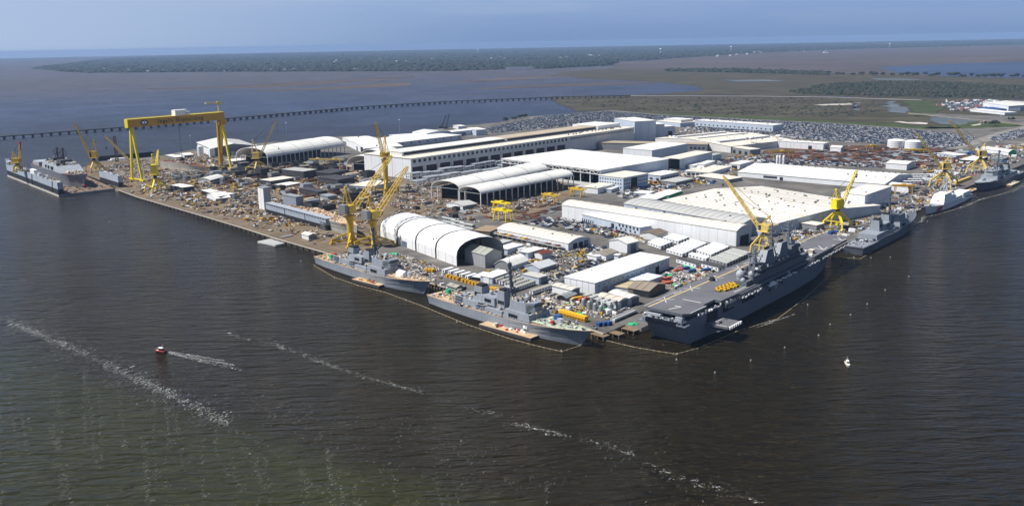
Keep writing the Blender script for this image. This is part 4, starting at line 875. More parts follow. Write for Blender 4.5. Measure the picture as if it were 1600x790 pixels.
def destroyer(label, stern, bow, hullm=NAVY, foredeck=DECK_G, decks=PLY, kits=(), seed=1, flip=False):
    root, L = ship_root(label, stern, bow, 6, 10, 'destroyer', side=7.5 if seed < 3 else 0)
    k = L / 155.0; r = random.Random(seed)
    X = lambda f: f * k
    st = [(X(2), X(0), 7.6, 8.6, 6.3), (X(20), X(20), 9.3, 9.7, 6.4), (X(50), X(50), 10, 10, 6.8), (X(85), X(85), 10, 10.1, 7.4), (X(108), X(109), 8.6, 9.8, 8.3), (X(124), X(127), 5.8, 8.3, 9.3), (X(136), X(142), 2.9, 5.3, 10.2), (X(143), X(151), .9, 2.3, 10.8), (X(146), X(155), .15, .2, 11.2)]
    hull(st, hullm, root, deckm=PLY if seed < 3 else NAVY_D, boot=True)
    def dz(x): return 6.35 + max(0, x / k - 50) / 105 * 4.6 * (1 if x / k > 85 else .6)
    fd = M(); fd.add([(X(104), -8.2, dz(X(104)) + 1.0), (X(127), -7.6, 9.35), (X(142), -4.8, 10.3), (X(152), -1.4, 10.95), (X(152), 1.4, 10.95), (X(142), 4.8, 10.3), (X(127), 7.6, 9.35), (X(104), 8.2, dz(X(104)) + 1.0)], [tuple(range(8))]); fd.obj('foredeck', foredeck, root)
    ad = M(); ad.add([(X(2), -7.8, 6.45), (X(30), -9, 6.5), (X(30), 9, 6.5), (X(2), 7.8, 6.45)], [(0, 1, 2, 3)]); ad.obj('flight_deck', decks, root)
    sh = M()
    wedge(sh, X(31), X(60), 8.4, 6.4, 11.4, .4, .93); wedge(sh, X(52), X(72), 6.2, 11.4, 16.2, .8, .85); wedge(sh, X(60), X(82), 8.6, 6.6, 10.2, .2, .95)
    wedge(sh, X(84), X(110), 9.6, 7, 13.2, 1.4, .9); sh.obj('deckhouse', NAVY, root)
    bh = M(); P0 = [(X(88), -7.5), (X(104), -7.5), (X(109), -3.5), (X(109), 3.5), (X(104), 7.5), (X(88), 7.5), (X(85), 3.5), (X(85), -3.5)]
    bh.prism(P0, 13.2, 19.2, shrink=.9); o = bh.obj('bridge_block', NAVY, root)
    # radar faces, bridge windows
    for s in (-1, 1):
        for (x, y, a_) in ((X(105.6), 5.2 * s, .75 * s), (X(87.5), 5.6 * s, (math.pi - .6) * s)):
            q = M(); pts = [(0, math.cos(t_) * 2.1, math.sin(t_) * 2.1 + 2.6) for t_ in [math.pi / 8 + i * math.pi / 4 for i in range(8)]]
            q.add(pts, [tuple(range(8))]).add([(p[0] - .35, p[1], p[2]) for p in pts], [tuple(range(8))[::-1]])
            mkobj('radar_face', q.mesh('radar_face', mat('radar_face_grey', (.30, .33, .30), .6, .05, .2) if 'radar_face_grey' not in MATS else MATS['radar_face_grey']), root, (x + .5 * math.cos(a_), y + .5 * math.sin(a_), 13.6), a_)
    for i in range(9): piece('window', root, X(109) - .55, -4.6 + i * 1.1, 17.2, X(109) - .2, -3.8 + i * 1.1, 18.3, GLASS)
    for s in (-1, 1):
        for i in range(4): piece('window', root, X(62 + i * 1.6), 6.0 * s - .3, 13.2, X(63 + i * 1.6), 6.0 * s + .3, 15, DARK)
        for i in range(4): piece('window', root, X(90 + i * 2.2), 9.3 * s - .35, 9.2, X(91.3 + i * 2.2), 9.3 * s + .35, 11.2, DARK)
    # funnels
    for x0, x1, z0, z1 in ((X(47), X(57), 11.4, 20.5), (X(71), X(80), 10, 21.5)):
        f_ = M(); wedge(f_, x0, x1, 4.4, z0, z1, 1.2, .72); fo = f_.obj('funnel', NAVY, root)
        f2 = M(); wedge(f2, x0 + 1.6, x1 - 1.6, 2.6, z1, z1 + 1.3, .2, .9); f2.obj('exhaust_cap', BLK, fo)
        f3 = M()
        for s in (-1, 1):
            for i in range(4): f3.box(x0 + 2 + i * 1.5, 3.95 * s - .25, z0 + 3, x0 + 3 + i * 1.5, 3.95 * s + .25, z0 + 5.4)
        f3.obj('intake', DARK, fo)
    lattice_mast(root, X(83), 0, 13.5, 27)
    # directors, domes, guns
    q = M()
    for x, z, rr in ((X(98), 19.2, 1.6), (X(62), 16.2, 1.5), (X(54), 16.2, 1.3)): q.tube((x, 0, z), (x, 0, z + 1.6), rr * .8, rr * .8, 8).dome((x, 0, z + 1.6), rr, 10, 5, 0, True)
    for s in (-1, 1): q.dome((X(92), 4.5 * s, 20.2), 1.2, 8, 4, 0, True).dome((X(78), 6 * s, 11.5), 1.1, 8, 4, 0, True)
    q.obj('radome', NAVY_L, root)
    g_ = M(); gz = dz(X(128)) + .4; g_.prism([(X(126), -2), (X(130), -1.6), (X(131.5), 0), (X(130), 1.6), (X(126), 2), (X(125), 0)], gz - .5, gz + 3, shrink=.75); go = g_.obj('gun_mount', NAVY_L, root)
    M().tube((X(130), 0, gz + 1.5), (X(137), 0, gz + 2.4), .28, .2, 6).obj('gun_barrel', NAVY_D, go)
    vl = M()
    for i in range(8):
        for j in range(4): vl.box(X(113) + i * 1.15, -2.6 + j * 1.3, dz(X(115)) + .6, X(113) + i * 1.15 + .95, -1.5 + j * 1.3, dz(X(115)) + .95)
    vl.obj('launcher_hatches', NAVY_L, root)
    rl = M()
    for s in (-1, 1):
        pts = [(X(0), 8.4 * s, 6.3), (X(30), 9.5 * s, 6.5), (X(84), 9.9 * s, 7.4), (X(109), 9.6 * s, 8.4), (X(127), 8.1 * s, 9.4), (X(142), 5.1 * s, 10.3), (X(153), 1.3 * s, 11)]
        for p, p2 in zip(pts, pts[1:]):
            rl.bar((p[0], p[1], p[2] + 1.1), (p2[0], p2[1], p2[2] + 1.1), .12, .12)
            n_ = max(1, int((p2[0] - p[0]) / 3))
            for i in range(n_): t_ = i / n_; rl.bar((p[0] + (p2[0] - p[0]) * t_, p[1] + (p2[1] - p[1]) * t_, p[2] + (p2[2] - p[2]) * t_), (p[0] + (p2[0] - p[0]) * t_, p[1] + (p2[1] - p[1]) * t_, p[2] + (p2[2] - p[2]) * t_ + 1.1), .12, .12)
    rl.obj('railing', NAVY_L, root)
    for s in (-1, 1):     # rigid boats, launch tubes
        bt = M(); bt.dome((X(67), 7.6 * s, 7.2), 1.2, 8, 4, 0, True).box(X(63), 7.6 * s - 1, 6.9, X(69), 7.6 * s + 1, 8.2); bt.obj('boat', ORR if s < 0 and seed == 2 else BLK, root)
    tb = M()
    for s in (-1, 1):
        for i in range(3): tb.tube((X(38 + i * 2.2), 8.6 * s, 6.9), (X(38 + i * 2.2) + 1, 4 * s, 8.3), .4, .4, 6)
    tb.obj('launch_tube', NAVY_L, root)
    if decks is PLY or seed < 3:
        litter(root, 'deck_gear', X(4), X(30), -7.5, 7.5, 6.5, 60, JUNK + [PLY, PLY], seed, .5, 2.4)
        litter(root, 'deck_gear', X(32), X(84), -9.3, -5.5, 6.9, 130, JUNK + [PLY, PLY, PLY, NAVY], seed + 1, .5, 2.6)
        litter(root, 'deck_gear', X(32), X(84), 5.5, 9.3, 6.9, 90, JUNK + [PLY], seed + 2, .5, 2.6)
        litter(root, 'deck_gear', X(34), X(58), -6, 6, 11.4, 90, JUNK + [PLY, PLY], seed + 3, .5, 2.2)
        litter(root, 'deck_gear', X(87), X(103), -6, 6, 19.2, 60, JUNK, seed + 4, .5, 2)
        litter(root, 'deck_gear', X(60), X(84), -5, 5, 10.2, 80, JUNK + [PLY, NAVY_L, WHT], seed + 8, .6, 3, hmax=3)
        litter(root, 'deck_gear', X(104), X(110), -8, 8, 13.2, 30, JUNK + [PLY], seed + 9, .5, 2)
        for q_ in range(5): mkobj('scaffold', GOODS_SCAF, root, (X(36 + q_ * 12), random.choice((-8.3, 8.3)), 6.8))
        litter(root, 'deck_gear', X(110), X(150), -3, 3, lambda x: dz(x) + .7, 55, JUNK + [foredeck, foredeck], seed + 5, .4, 1.8, hmax=.9)
        litter(root, 'deck_gear', X(104), X(136), -6, 6, lambda x: dz(x) + .7, 60, JUNK + [foredeck], seed + 6, .4, 1.6, hmax=.8)
    else:
        litter(root, 'deck_gear', X(4), X(84), -8, 8, 7, 130, [NAVY_L, NAVY, BLK, WHT], seed, .5, 2)
        litter(root, 'deck_gear', X(86), X(104), -5, 5, 19.2, 60, [NAVY_L, NAVY, BLK], seed + 4, .5, 2)
    for kx, ky, lx, ly, kh, km, kn in kits: M().rbox(X(kx), ky, dz(X(kx)) + .4, lx, ly, kh, 0).obj(kn, km, root)
    return root, k
dA, kA = destroyer('grey destroyer being fitted out at the front quay, pale green foredeck, nearest the quay corner', (669, 461), (924.6, 519.5), kits=((9, 4, 3, 2.4, 2.6, GRN, 'green_cover'), (121, 5, 4, 3.5, 3, BLU, 'blue_cover'), (125, -4, 2, 2, 2, RED, 'red_drum'), (58, -7, 4, 3, 2.6, BLU, 'blue_cover'), (46, 8, 4, 3, 3, GRN, 'green_cover')), seed=1)
dB, kB = destroyer('grey destroyer with a white deck tent, moored below the two yellow column cranes', (492, 401), (672.5, 441.6), foredeck=PLY, kits=((14, 3, 4, 3, 2.6, RED, 'red_cover'), (19, -2, 3, 3, 3, GRN, 'green_cover')), seed=2)
t_ = M().box(118 * kB, -5, 9.6, 127 * kB, 1, 12.6); t_.add([(118 * kB, -5, 12.6), (127 * kB, -5, 12.6), (127 * kB, 1, 12.6), (118 * kB, 1, 12.6), (118 * kB, -2, 14.2), (127 * kB, -2, 14.2)], [(0, 1, 5, 4), (2, 3, 4, 5), (1, 2, 5), (3, 0, 4)]); t_.obj('deck_tent', WHT, dB)
# pennant mark on the nearer destroyer: two pale blurred figures by the barge
mk = M()
for i, (x0, w_) in enumerate(((104, 2.2), (107, .7))): mk.box(x0 * kA, -9.75, 4.4, x0 * kA + w_, -9.55, 6.2)
mk.obj('hull_mark', WHT, dA)
dC, kC = destroyer('grey destroyer moored stern-to behind the assault ship at the right-hand quay', tuple(proj(LF(285, 9.5, 6))), tuple(proj(LF(446, 9.5, 10))), NAVY_D, NAVY_D, NAVY, seed=3)
dD, kD = destroyer('farthest destroyer with its dark bow towards us at the right edge', tuple(proj(LF(822, -2, 6))), tuple(proj(LF(660, 8.5, 10))), NAVY_D, NAVY_L, NAVY, seed=4)

# coastguard cutter, stern towards us
def cutter():
    root, L = ship_root('white coastguard cutter with a red hull stripe moored at the right-hand quay', tuple(proj(LF(622, 8, 5))), tuple(proj(LF(490, 13.5, 5))), 5, 5, 'cutter')
    WH = mat('cutter_white', (.70, .72, .76), .5, .05, .1, streak=.08); k = L / 127
    X = lambda f: f * k
    hull([(X(1), X(0), 6, 7, 4.6), (X(30), X(30), 8, 8.2, 4.8), (X(70), X(70), 8, 8.2, 5.2), (X(95), X(97), 5.8, 7.4, 6.6), (X(112), X(116), 2.6, 4.4, 8), (X(120), X(127), .2, .3, 9)], WH, root, deckm=GALV, boot=True)
    b = M(); wedge(b, X(34), X(92), 7, 4.8, 8.5, .5, .94); wedge(b, X(54), X(90), 6.5, 8.5, 12, 1.5, .9); wedge(b, X(66), X(88), 6, 12, 15.5, 1.5, .85); b.obj('superstructure', WHT, root)
    for i in range(8): piece('window', root, X(86.5), -4.2 + i * 1.1, 13.6, X(86.5) + .5, -3.4 + i * 1.1, 14.8, GLASS)
    f = M(); wedge(f, X(48), X(58), 3, 8.5, 14.5, 1, .8); f.obj('funnel', TAN, root)
    lattice_mast(root, X(68), 0, 15, 15, m=NAVY_L)
    for s in (-1, 1):
        st_ = M(); x = X(100); st_.add([(x, 7.0 * s, .8), (x + 7, 6.2 * s, .8), (x + 3, 7.25 * s, 6.2), (x - 4, 7.55 * s, 6.1)], [(0, 1, 2, 3) if s < 0 else (3, 2, 1, 0)]); st_.add([(p[0], p[1] * (s) * 0 + (abs(p[1]) + .25) * s, p[2]) for p in st_.v[:4]], [(0, 1, 2, 3) if s < 0 else (3, 2, 1, 0)]); st_.obj('red_stripe', RED, root)
    M().box(X(6), -6, 5, X(30), 6, 9.4).obj('deck_cover', WHT, root)
    litter(root, 'deck_gear', X(3), X(120), -4, 4, lambda x: 5.2 + (3.3 if x > X(34) else 0) * (x < X(92)) + max(0, (x / k - 92)) * .1, 70, [WHT, ORR, BLK, GALV], 8, .5, 2)
    litter(root, 'deck_gear', X(56), X(84), -4, 4, 12, 40, [WHT, BLK, NAVY_L], 9, .5, 2)
    return root
cutter()

# --- the amphibious assault ship
def assault_ship():
    A = LF(0, 17.5, 0); root = thing('assault_ship', 'huge grey flat-topped assault ship with yellow tugs on deck at the quay corner', 'ship', A, LA)
    Z = 20.0
    st = [(9, 0, 13.6, 14.0, Z - 4.5), (25, 25, 15, 15.5, Z - 4), (60, 60, 15.5, 16, Z - 3), (150, 150, 15.5, 16, Z - 3), (190, 190, 13.5, 15.6, Z - 3), (220, 224, 8.5, 14.2, Z - 2.4), (238, 246, 3.2, 11.5, Z - 1.8), (246, 257, .4, 8.6, Z - 1.4)]
    hull(st, SHIPG, root, boot=True, zb=-4)
    # flight deck slab with the aft lift notch and rounded corners
    D = [(3, 15.2), (0, 12), (0, -12), (3.5, -15.5), (22, -15.5), (24, -12.5), (38, -12.5), (38, -17), (60, -17.6), (176, -17.6), (250, -15), (259, -11.5), (260, 0), (259, 10.5), (240, 14.4), (170, 16.4), (30, 16)]
    D = [(x, y) for x, y in D]
    M().prism([(x, y) for x, y in D][::-1], Z - 1.6, Z, 1, 0).obj('flight_deck', [DECK, NAVY_D], root)
    def line(x0, y0, x1, y1, w_=.45, m=WLINE): M().bar((x0, y0, Z + .03), (x1, y1, Z + .03), w_, .06).obj('deck_line', m, root)
    line(1, 11.3, 259, 9.6, .9, YLINE)
    line(1, 14.4, 40, 15.2, .3)
    for x in (14, 46, 78, 112, 140, 178, 214, 244):
        line(x + 2, 15, x + 10, 7, .5); line(x + 11, 15, x + 1, 7.5, .5)
    for x in (34, 80, 130, 176, 224): line(x, 13.5, x + 10, 13.4, .5)
    line(27, 3, 27, -9.5, .6); line(23, -15.2, 4, -15.2, .35); line(60, -14.5, 76, -14.6, .5)
    # spot marks at the bow: long V strokes
    def P_(x, y): return (x, y - 17.5)
    for segs in (((204.7, 3.1), (214.9, 11.1)), ((204.7, 3.1), (214.6, 4.0)), ((204.7, 3.1), (206.7, 11.2)), ((243.7, 3.8), (251.9, 10.4)), ((243.7, 3.8), (251, 3.5)), ((243.7, 3.8), (244.2, 11)), ((220.7, 3), (226.1, 3.1))):
        (xa, ya), (xb, yb) = P_(*segs[0]), P_(*segs[1]); line(xa, ya, xb, yb, .6)
    # the deck number 7, read from astern
    for (xa, ya), (xb, yb) in ((P_(3.8, 16.6), P_(12.4, 13.2)), (P_(12.4, 13.2), P_(12.1, 17.4))): line(xa, ya, xb, yb, .75)
    ed = M()
    for y_, x0, x1 in ((-17.4, 60, 176), (16.3, 30, 170)):
        n_ = int((x1 - x0) / 2.4)
        for i in range(n_): ed.bar((x0 + i * 2.4, y_ + (.5 if y_ > 0 else -.5), Z - .5), (x0 + i * 2.4, y_ + (1.9 if y_ > 0 else -1.9), Z - .4), .12, .12)
        ed.bar((x0, y_ + (1.9 if y_ > 0 else -1.9), Z - .4), (x1, y_ + (1.9 if y_ > 0 else -1.9), Z - .4), .2, .2)
    ed.obj('safety_net', NAVY_L, root)
    # starboard gallery walkway with liferaft canisters
    gw = M(); gw.box(40, -19.4, Z - 4.2, 178, -16, Z - 3.9).box(40, -19.5, Z - 4, 178, -19.3, Z - 2.9)
    for i in range(46): gw.box(41 + i * 3, -19.3, Z - 4.2, 41.3 + i * 3, -16, Z - 1.7)
    gw.obj('gallery', NAVY_D, root)
    raft = M().tube((-1, 0, 0), (1, 0, 0), .55, .55, 8).mesh('liferaft', WHT)
    for i in range(46):
        if i in (7, 8, 20, 21, 22, 30): continue
        x = 62 + i * 4.2; y = -19.9 if x < 178 else -19.9 + (x - 178) * .033
        mkobj('liferaft', raft, root, (x, y, Z - 2.9 - .6 * (i % 2)))
    fg = M(); fg.add([(178, -17.3, Z - 3), (252, -14.6, Z - 3), (252, -17.8, Z - 3), (178, -19.6, Z - 3)], [(0, 1, 2, 3), (3, 2, 1, 0)]).bar((178, -19.6, Z - 2), (252, -17.8, Z - 2), .2, .2).obj('gallery', NAVY_D, root)
    # side openings
    for x0, x1, z0, z1, m_ in ((24, 37, 8, 15.2, DARK), (44, 57, 11, 15.5, DARK), (62, 65, 12, 14.5, DARK), (69, 86, 11, 15.4, DARK), (92, 94, 11, 13, DARK), (108, 111, 10, 12, DARK), (128, 130, 11, 13, DARK), (98, 105, 12, 15, DARK)):
        hw = 15.2 if x0 < 40 else 15.75; M().box(x0, -hw - .55, z0, x1, -hw + .5, z1).obj('side_opening', m_, root)
    sp = M()
    for x0, x1 in ((44, 60), (84, 98), (120, 142), (142, 150)): sp.box(x0, -18.6, Z - 6.4, x1, -15.6, Z - 4.4)
    sp.box(96, -17.5, Z - 7.5, 108, -15.5, Z - 6.4); sp.obj('sponson', SHIPG, root)
    for x in (88, 91): M().dome((x, -17.4, Z - 2.4), 1.1, 10, 5, 0, True).obj('radome', NAVY_L, root)
    for x, z, rr in ((133, Z - 2.5, 1.7), (112, Z - 5, 2.3)): M().tube((x, -18.3, z - 3), (x, -18.3, z), rr * .7, rr * .8, 10).dome((x, -18.3, z), rr, 12, 6, 0, True).obj('radome', NAVY_L, root)
    M().box(100, -20.5, Z - 4.6, 110, -17.5, Z - 3.6).box(102, -20, Z - 3.6, 108, -18, Z - 2.2).obj('boat_platform', WHT, root)
    # lowered aft lift and its brackets
    M().box(22.5, -30, 8.2, 38.5, -15.5, 9.4).obj('aircraft_lift', DECK, root)
    M().box(23.5, -19, 9.42, 37.5, -18.4, 9.46).box(23.5, -28.5, 9.42, 24, -17, 9.46).obj('lift_marking', WLINE, root)
    lf = M()
    for i in range(6): lf.box(23.5 + i * 2.7, -31, 8.0, 25.2 + i * 2.7, -29.9, 9.6)
    lf.obj('lift_bracket', WHT, root)
    M().bar((24, -15.4, 2), (24, -29, 8.2), .8, .8).bar((37, -15.4, 2), (37, -29, 8.2), .8, .8).obj('lift_strut', SHIPG, root)
    # stern: gate, galleries, gun platforms
    M().add([(8.2, -10.8, .8), (8.2, 10.8, .8), (2.2, 10.8, 11.6), (2.2, -10.8, 11.6), (9.2, -10.8, .8), (9.2, 10.8, .8), (4, 10.8, 11.6), (4, -10.8, 11.6)], [(3, 2, 1, 0), (0, 1, 5, 4), (1, 2, 6, 5), (2, 3, 7, 6), (3, 0, 4, 7)]).obj('stern_gate', mat('shaded_stern_gate_grey', (.12, .135, .165), .5, .1, .07, streak=.12), root)  # gate darker than the hull, stern shade put into its colour
    s2 = M(); s2.box(-1.6, -13.6, 14.8, 3, 13.6, 15.3).box(-1.2, 2, 15.3, 2.5, 12, 17.2).box(-1.0, -12.5, 15.3, 2.2, -8, 17.8)
    for i in range(22): s2.bar((-1.6, -13.4 + i * 1.27, 15.3), (-1.6, -13.4 + i * 1.27, 16.4), .12, .12)
    s2.bar((-1.6, -13.4, 16.4), (-1.6, 13.4, 16.4), .15, .15).obj('stern_gallery', NAVY_L, root)
    s3 = M(); s3.box(-3.2, 10.5, 11.5, 3, 16.5, 12.2).box(-3, 11, 12.2, 0, 13, 14.6).box(-2.6, -15.8, 12.8, 3, -9.5, 13.4).bar((-2, -13, 13.4), (-2, -13, 17), .9, .9).bar((-2, -10, 13.4), (.5, -12, 17), .6, .6); s3.obj('gun_platform', SHIPG, root)
    litter(root, 'stern_gear', -2.8, 2.6, -13, 15.8, 15.3, 34, [NAVY_L, SHIPG, WHT, BLK], 3, .5, 1.6)
    litter(root, 'edge_gear', 3, 60, -18.6, -16.4, Z - 2.4, 50, [NAVY_L, SHIPG, WHT, BLK], 4, .4, 1.5)
    litter(root, 'edge_gear', 60, 178, -18.9, -16.8, Z - 3.8, 120, [NAVY_L, SHIPG, BLK, BLK], 5, .4, 1.6)
    litter(root, 'edge_gear', 2, 200, 15.8, 18, Z - 2.4, 90, [NAVY_L, SHIPG, WHT, BLK], 6, .4, 1.5)
    # port sponsons on the quay side
    M().box(60, 15.5, Z - 5, 74, 20, Z - 1.8).box(150, 15.5, Z - 5, 166, 20.5, Z - 1.8).obj('port_sponson', SHIPG, root)
    # island
    ND2 = mat('island_grey', (.13, .145, .165), .55, .12, .08, streak=.2)
    isl = M(); y0, y1 = -15.8, -6.6
    def blk(x0, x1, z0, z1, ya=y0, yb=y1, t0=.0, t1=.0, m=None):
        m = m or isl; m.add([(x0, ya, z0), (x1, ya, z0), (x1, yb, z0), (x0, yb, z0), (x0 + t0, ya + .4, z1), (x1 - t1, ya + .4, z1), (x1 - t1, yb - .4, z1), (x0 + t0, yb - .4, z1)], [(0, 3, 2, 1), (0, 1, 5, 4), (1, 2, 6, 5), (2, 3, 7, 6), (3, 0, 4, 7), (4, 5, 6, 7)])
    blk(84, 166, Z, Z + 4.2); blk(92, 160, Z + 4.2, Z + 7, y0 + .8, y1 - .8); blk(96, 102, Z + 7, Z + 11, t0=2, t1=.5); blk(116, 122, Z + 7, Z + 10, y0 + 1, y1 - 1); blk(138, 156, Z + 7, Z + 11.5, t0=2, t1=1); blk(142, 158, Z + 11.5, Z + 14.2, t0=1, t1=1.5)
    io = isl.obj('island', ND2, root)
    for x0, x1, zt in ((100, 118, 17.5), (122, 140, 18.5)):
        f = M(); V0 = [(x0, -15.2, Z + 7), (x1, -15.2, Z + 7), (x1, -7, Z + 7), (x0, -7, Z + 7), (x0 + 9, -13.6, Z + zt), (x1 - .8, -13.6, Z + zt), (x1 - .8, -8.6, Z + zt), (x0 + 9, -8.6, Z + zt)]
        f.add(V0, [(0, 3, 2, 1), (0, 1, 5, 4), (1, 2, 6, 5), (2, 3, 7, 6), (3, 0, 4, 7), (4, 5, 6, 7)]); fo = f.obj('funnel', SHIPG, root)
        g2 = M()
        for i in range(3): g2.tube((x0 + 10.4 + i * 2.3, -11, Z + zt), (x0 + 10.2 + i * 2.3, -11, Z + zt + 1.4), .8, .8, 8)
        g2.obj('exhaust_pipe', BLK, fo)
    for i in range(12): piece('window', root, 157, -14.8 + i * .68, Z + 12.2, 157.8, -14.35 + i * .68, Z + 13.4, GLASS)
    for i in range(16): piece('window', root, 143 + i * .9, -7.25, Z + 12.2, 143.6 + i * .9, -6.7, Z + 13.4, GLASS)
    for i in range(14): piece('window', root, 88 + i * 5.4, -6.75, Z + 1.2, 89.6 + i * 5.4, -6.5, Z + 3.4, DARK)
    lattice_mast(root, 120, -11.2, Z + 10, 22, rake=-1.5, m=SHIPG); lattice_mast(root, 147, -11.2, Z + 14, 17, rake=-1, m=SHIPG); lattice_mast(root, 95, -11, Z + 7, 14, rake=0, m=SHIPG)
    for x, y, z, rr in ((80.5, -8.4, Z + 5.4, 2.9), (86, -13.5, Z + 5.4, 2.2), (77.5, -11.8, Z + 3, 1.6), (98, -10, Z + 12.5, 1.5), (130, -8, Z + 9.5, 1.3), (156, -9, Z + 16, 1.2), (150, -13.5, Z + 16, 1.3)):
        M().tube((x, y, z - 3), (x, y, z), rr * .75, rr * .9, 12).dome((x, y, z + rr * .3), rr, 14, 7, 0, True).obj('radome', mat('radome_grey', (.34, .37, .41), .5, .03, .2) if 'radome_grey' not in MATS else MATS['radome_grey'], root, smooth=False)
    ib = M(); ib.box(76, -15, Z, 89, -6.6, Z + 3).box(166, -14, Z, 176, -8, Z + 3.4)
    r = random.Random(5)
    for i in range(90):
        x = r.uniform(86, 164); z = Z + r.choice((4.2, 4.2, 7, 7, 8.5)); y = r.choice((r.uniform(-16.6, -15), r.uniform(-9, -6)))
        ib.rbox(x, y, z, r.uniform(.8, 4), r.uniform(.8, 2), r.uniform(.4, 2.2))
    for z in (Z + 4.2, Z + 7):
        ib.box(90, -17, z, 160, -16.7, z + 1.0).box(90, -6.4, z, 160, -6.2, z + 1.0)
    ib.obj('island_platforms', ND2, root)
    litter(root, 'island_gear', 86, 162, -16, -6, Z + 7, 110, [NAVY_L, NAVY_L, SHIPG, SHIPG, BLK, WHT], 12, .5, 2.4, hmax=2.2)
    litter(root, 'deck_equipment', 162, 182, -15, -8, Z, 40, [NAVY_L, NAVY_D, WHT, BLK], 11, .8, 3, hmax=2.4)
    return root, Z
AS, AZ = assault_ship()
def onship(x, y): return LF(x, 17.5 + y, AZ + .02)
# yellow deck tractors packed abaft the island
tg = thing('deck_tractor', 'yellow deck tractor parked in the tight pack on the flight deck abaft the island', 'tractor', (0, 0, 0), 0, 'yellow tractors on the flight deck')
M().box(-1.7, -1.0, .45, 1.7, 1.0, 1.25).box(-1.7, -.9, 1.25, -.3, .9, 1.6).obj('body', mat('tractor_yellow', (.66, .40, .02), .5, .15, .5), tg); M().box(-.2, -.45, 1.25, .4, .45, 1.9).obj('seat', BLK, tg)
for x in (-1.1, 1.1):
    for y in (-1.0, 1.0): M().tube((x, y - .2, .45), (x, y + .2, .45), .45, .45, 10).obj('wheel', RUB, tg)
k = 0
for i in range(6):
    for j in range(3):
        if (i, j) in ((0, 0), (0, 2), (5, 0)): continue
        p = onship(56 + i * 3.9 + random.uniform(-.5, .5), -8.6 + j * 2.8 + i * -.35); rz = LA + random.choice((0, .1, -.15, 1.4))
        if k == 0: tg.location = p; tg.rotation_euler.z = rz
        else: dup(tg, p, rz)
        k += 1
for i, (x, y) in enumerate(((183, -8.5), (189, -11.5))):
    bx = thing('deck_shelter', ('cream-coloured box on the flight deck ahead of the island, the aft one', 'cream-coloured box on the flight deck ahead of the island, the forward one')[i], 'box', onship(x, y), LA, 'cream boxes on the flight deck')
    M().box(-2, -1.6, 0, 2, 1.6, 2.6).obj('body', TAN, bx); M().box(-2.2, -1.8, 2.6, 2.2, 1.8, 2.8).obj('lid', C_ROOF, bx); M().box(-.8, -1.7, .1, .8, -1.58, 2.1).obj('door', DARK, bx)
vh = thing('aircraft_tug', 'dark tow vehicle beside the yellow line on the flight deck', 'vehicle', onship(78, 10.5), LA + .3)
M().box(-3, -1.3, .5, 3, 1.3, 1.6).box(-2.8, -1.1, 1.6, -.6, 1.1, 2.6).bar((0, 0, 1.6), (4.5, 0, 2.6), .35, .35).obj('body', STEEL, vh)
for x in (-2, 2):
    for y in (-1.3, 1.3): M().tube((x, y - .2, .55), (x, y + .2, .55), .55, .55, 8).obj('wheel', RUB, vh)

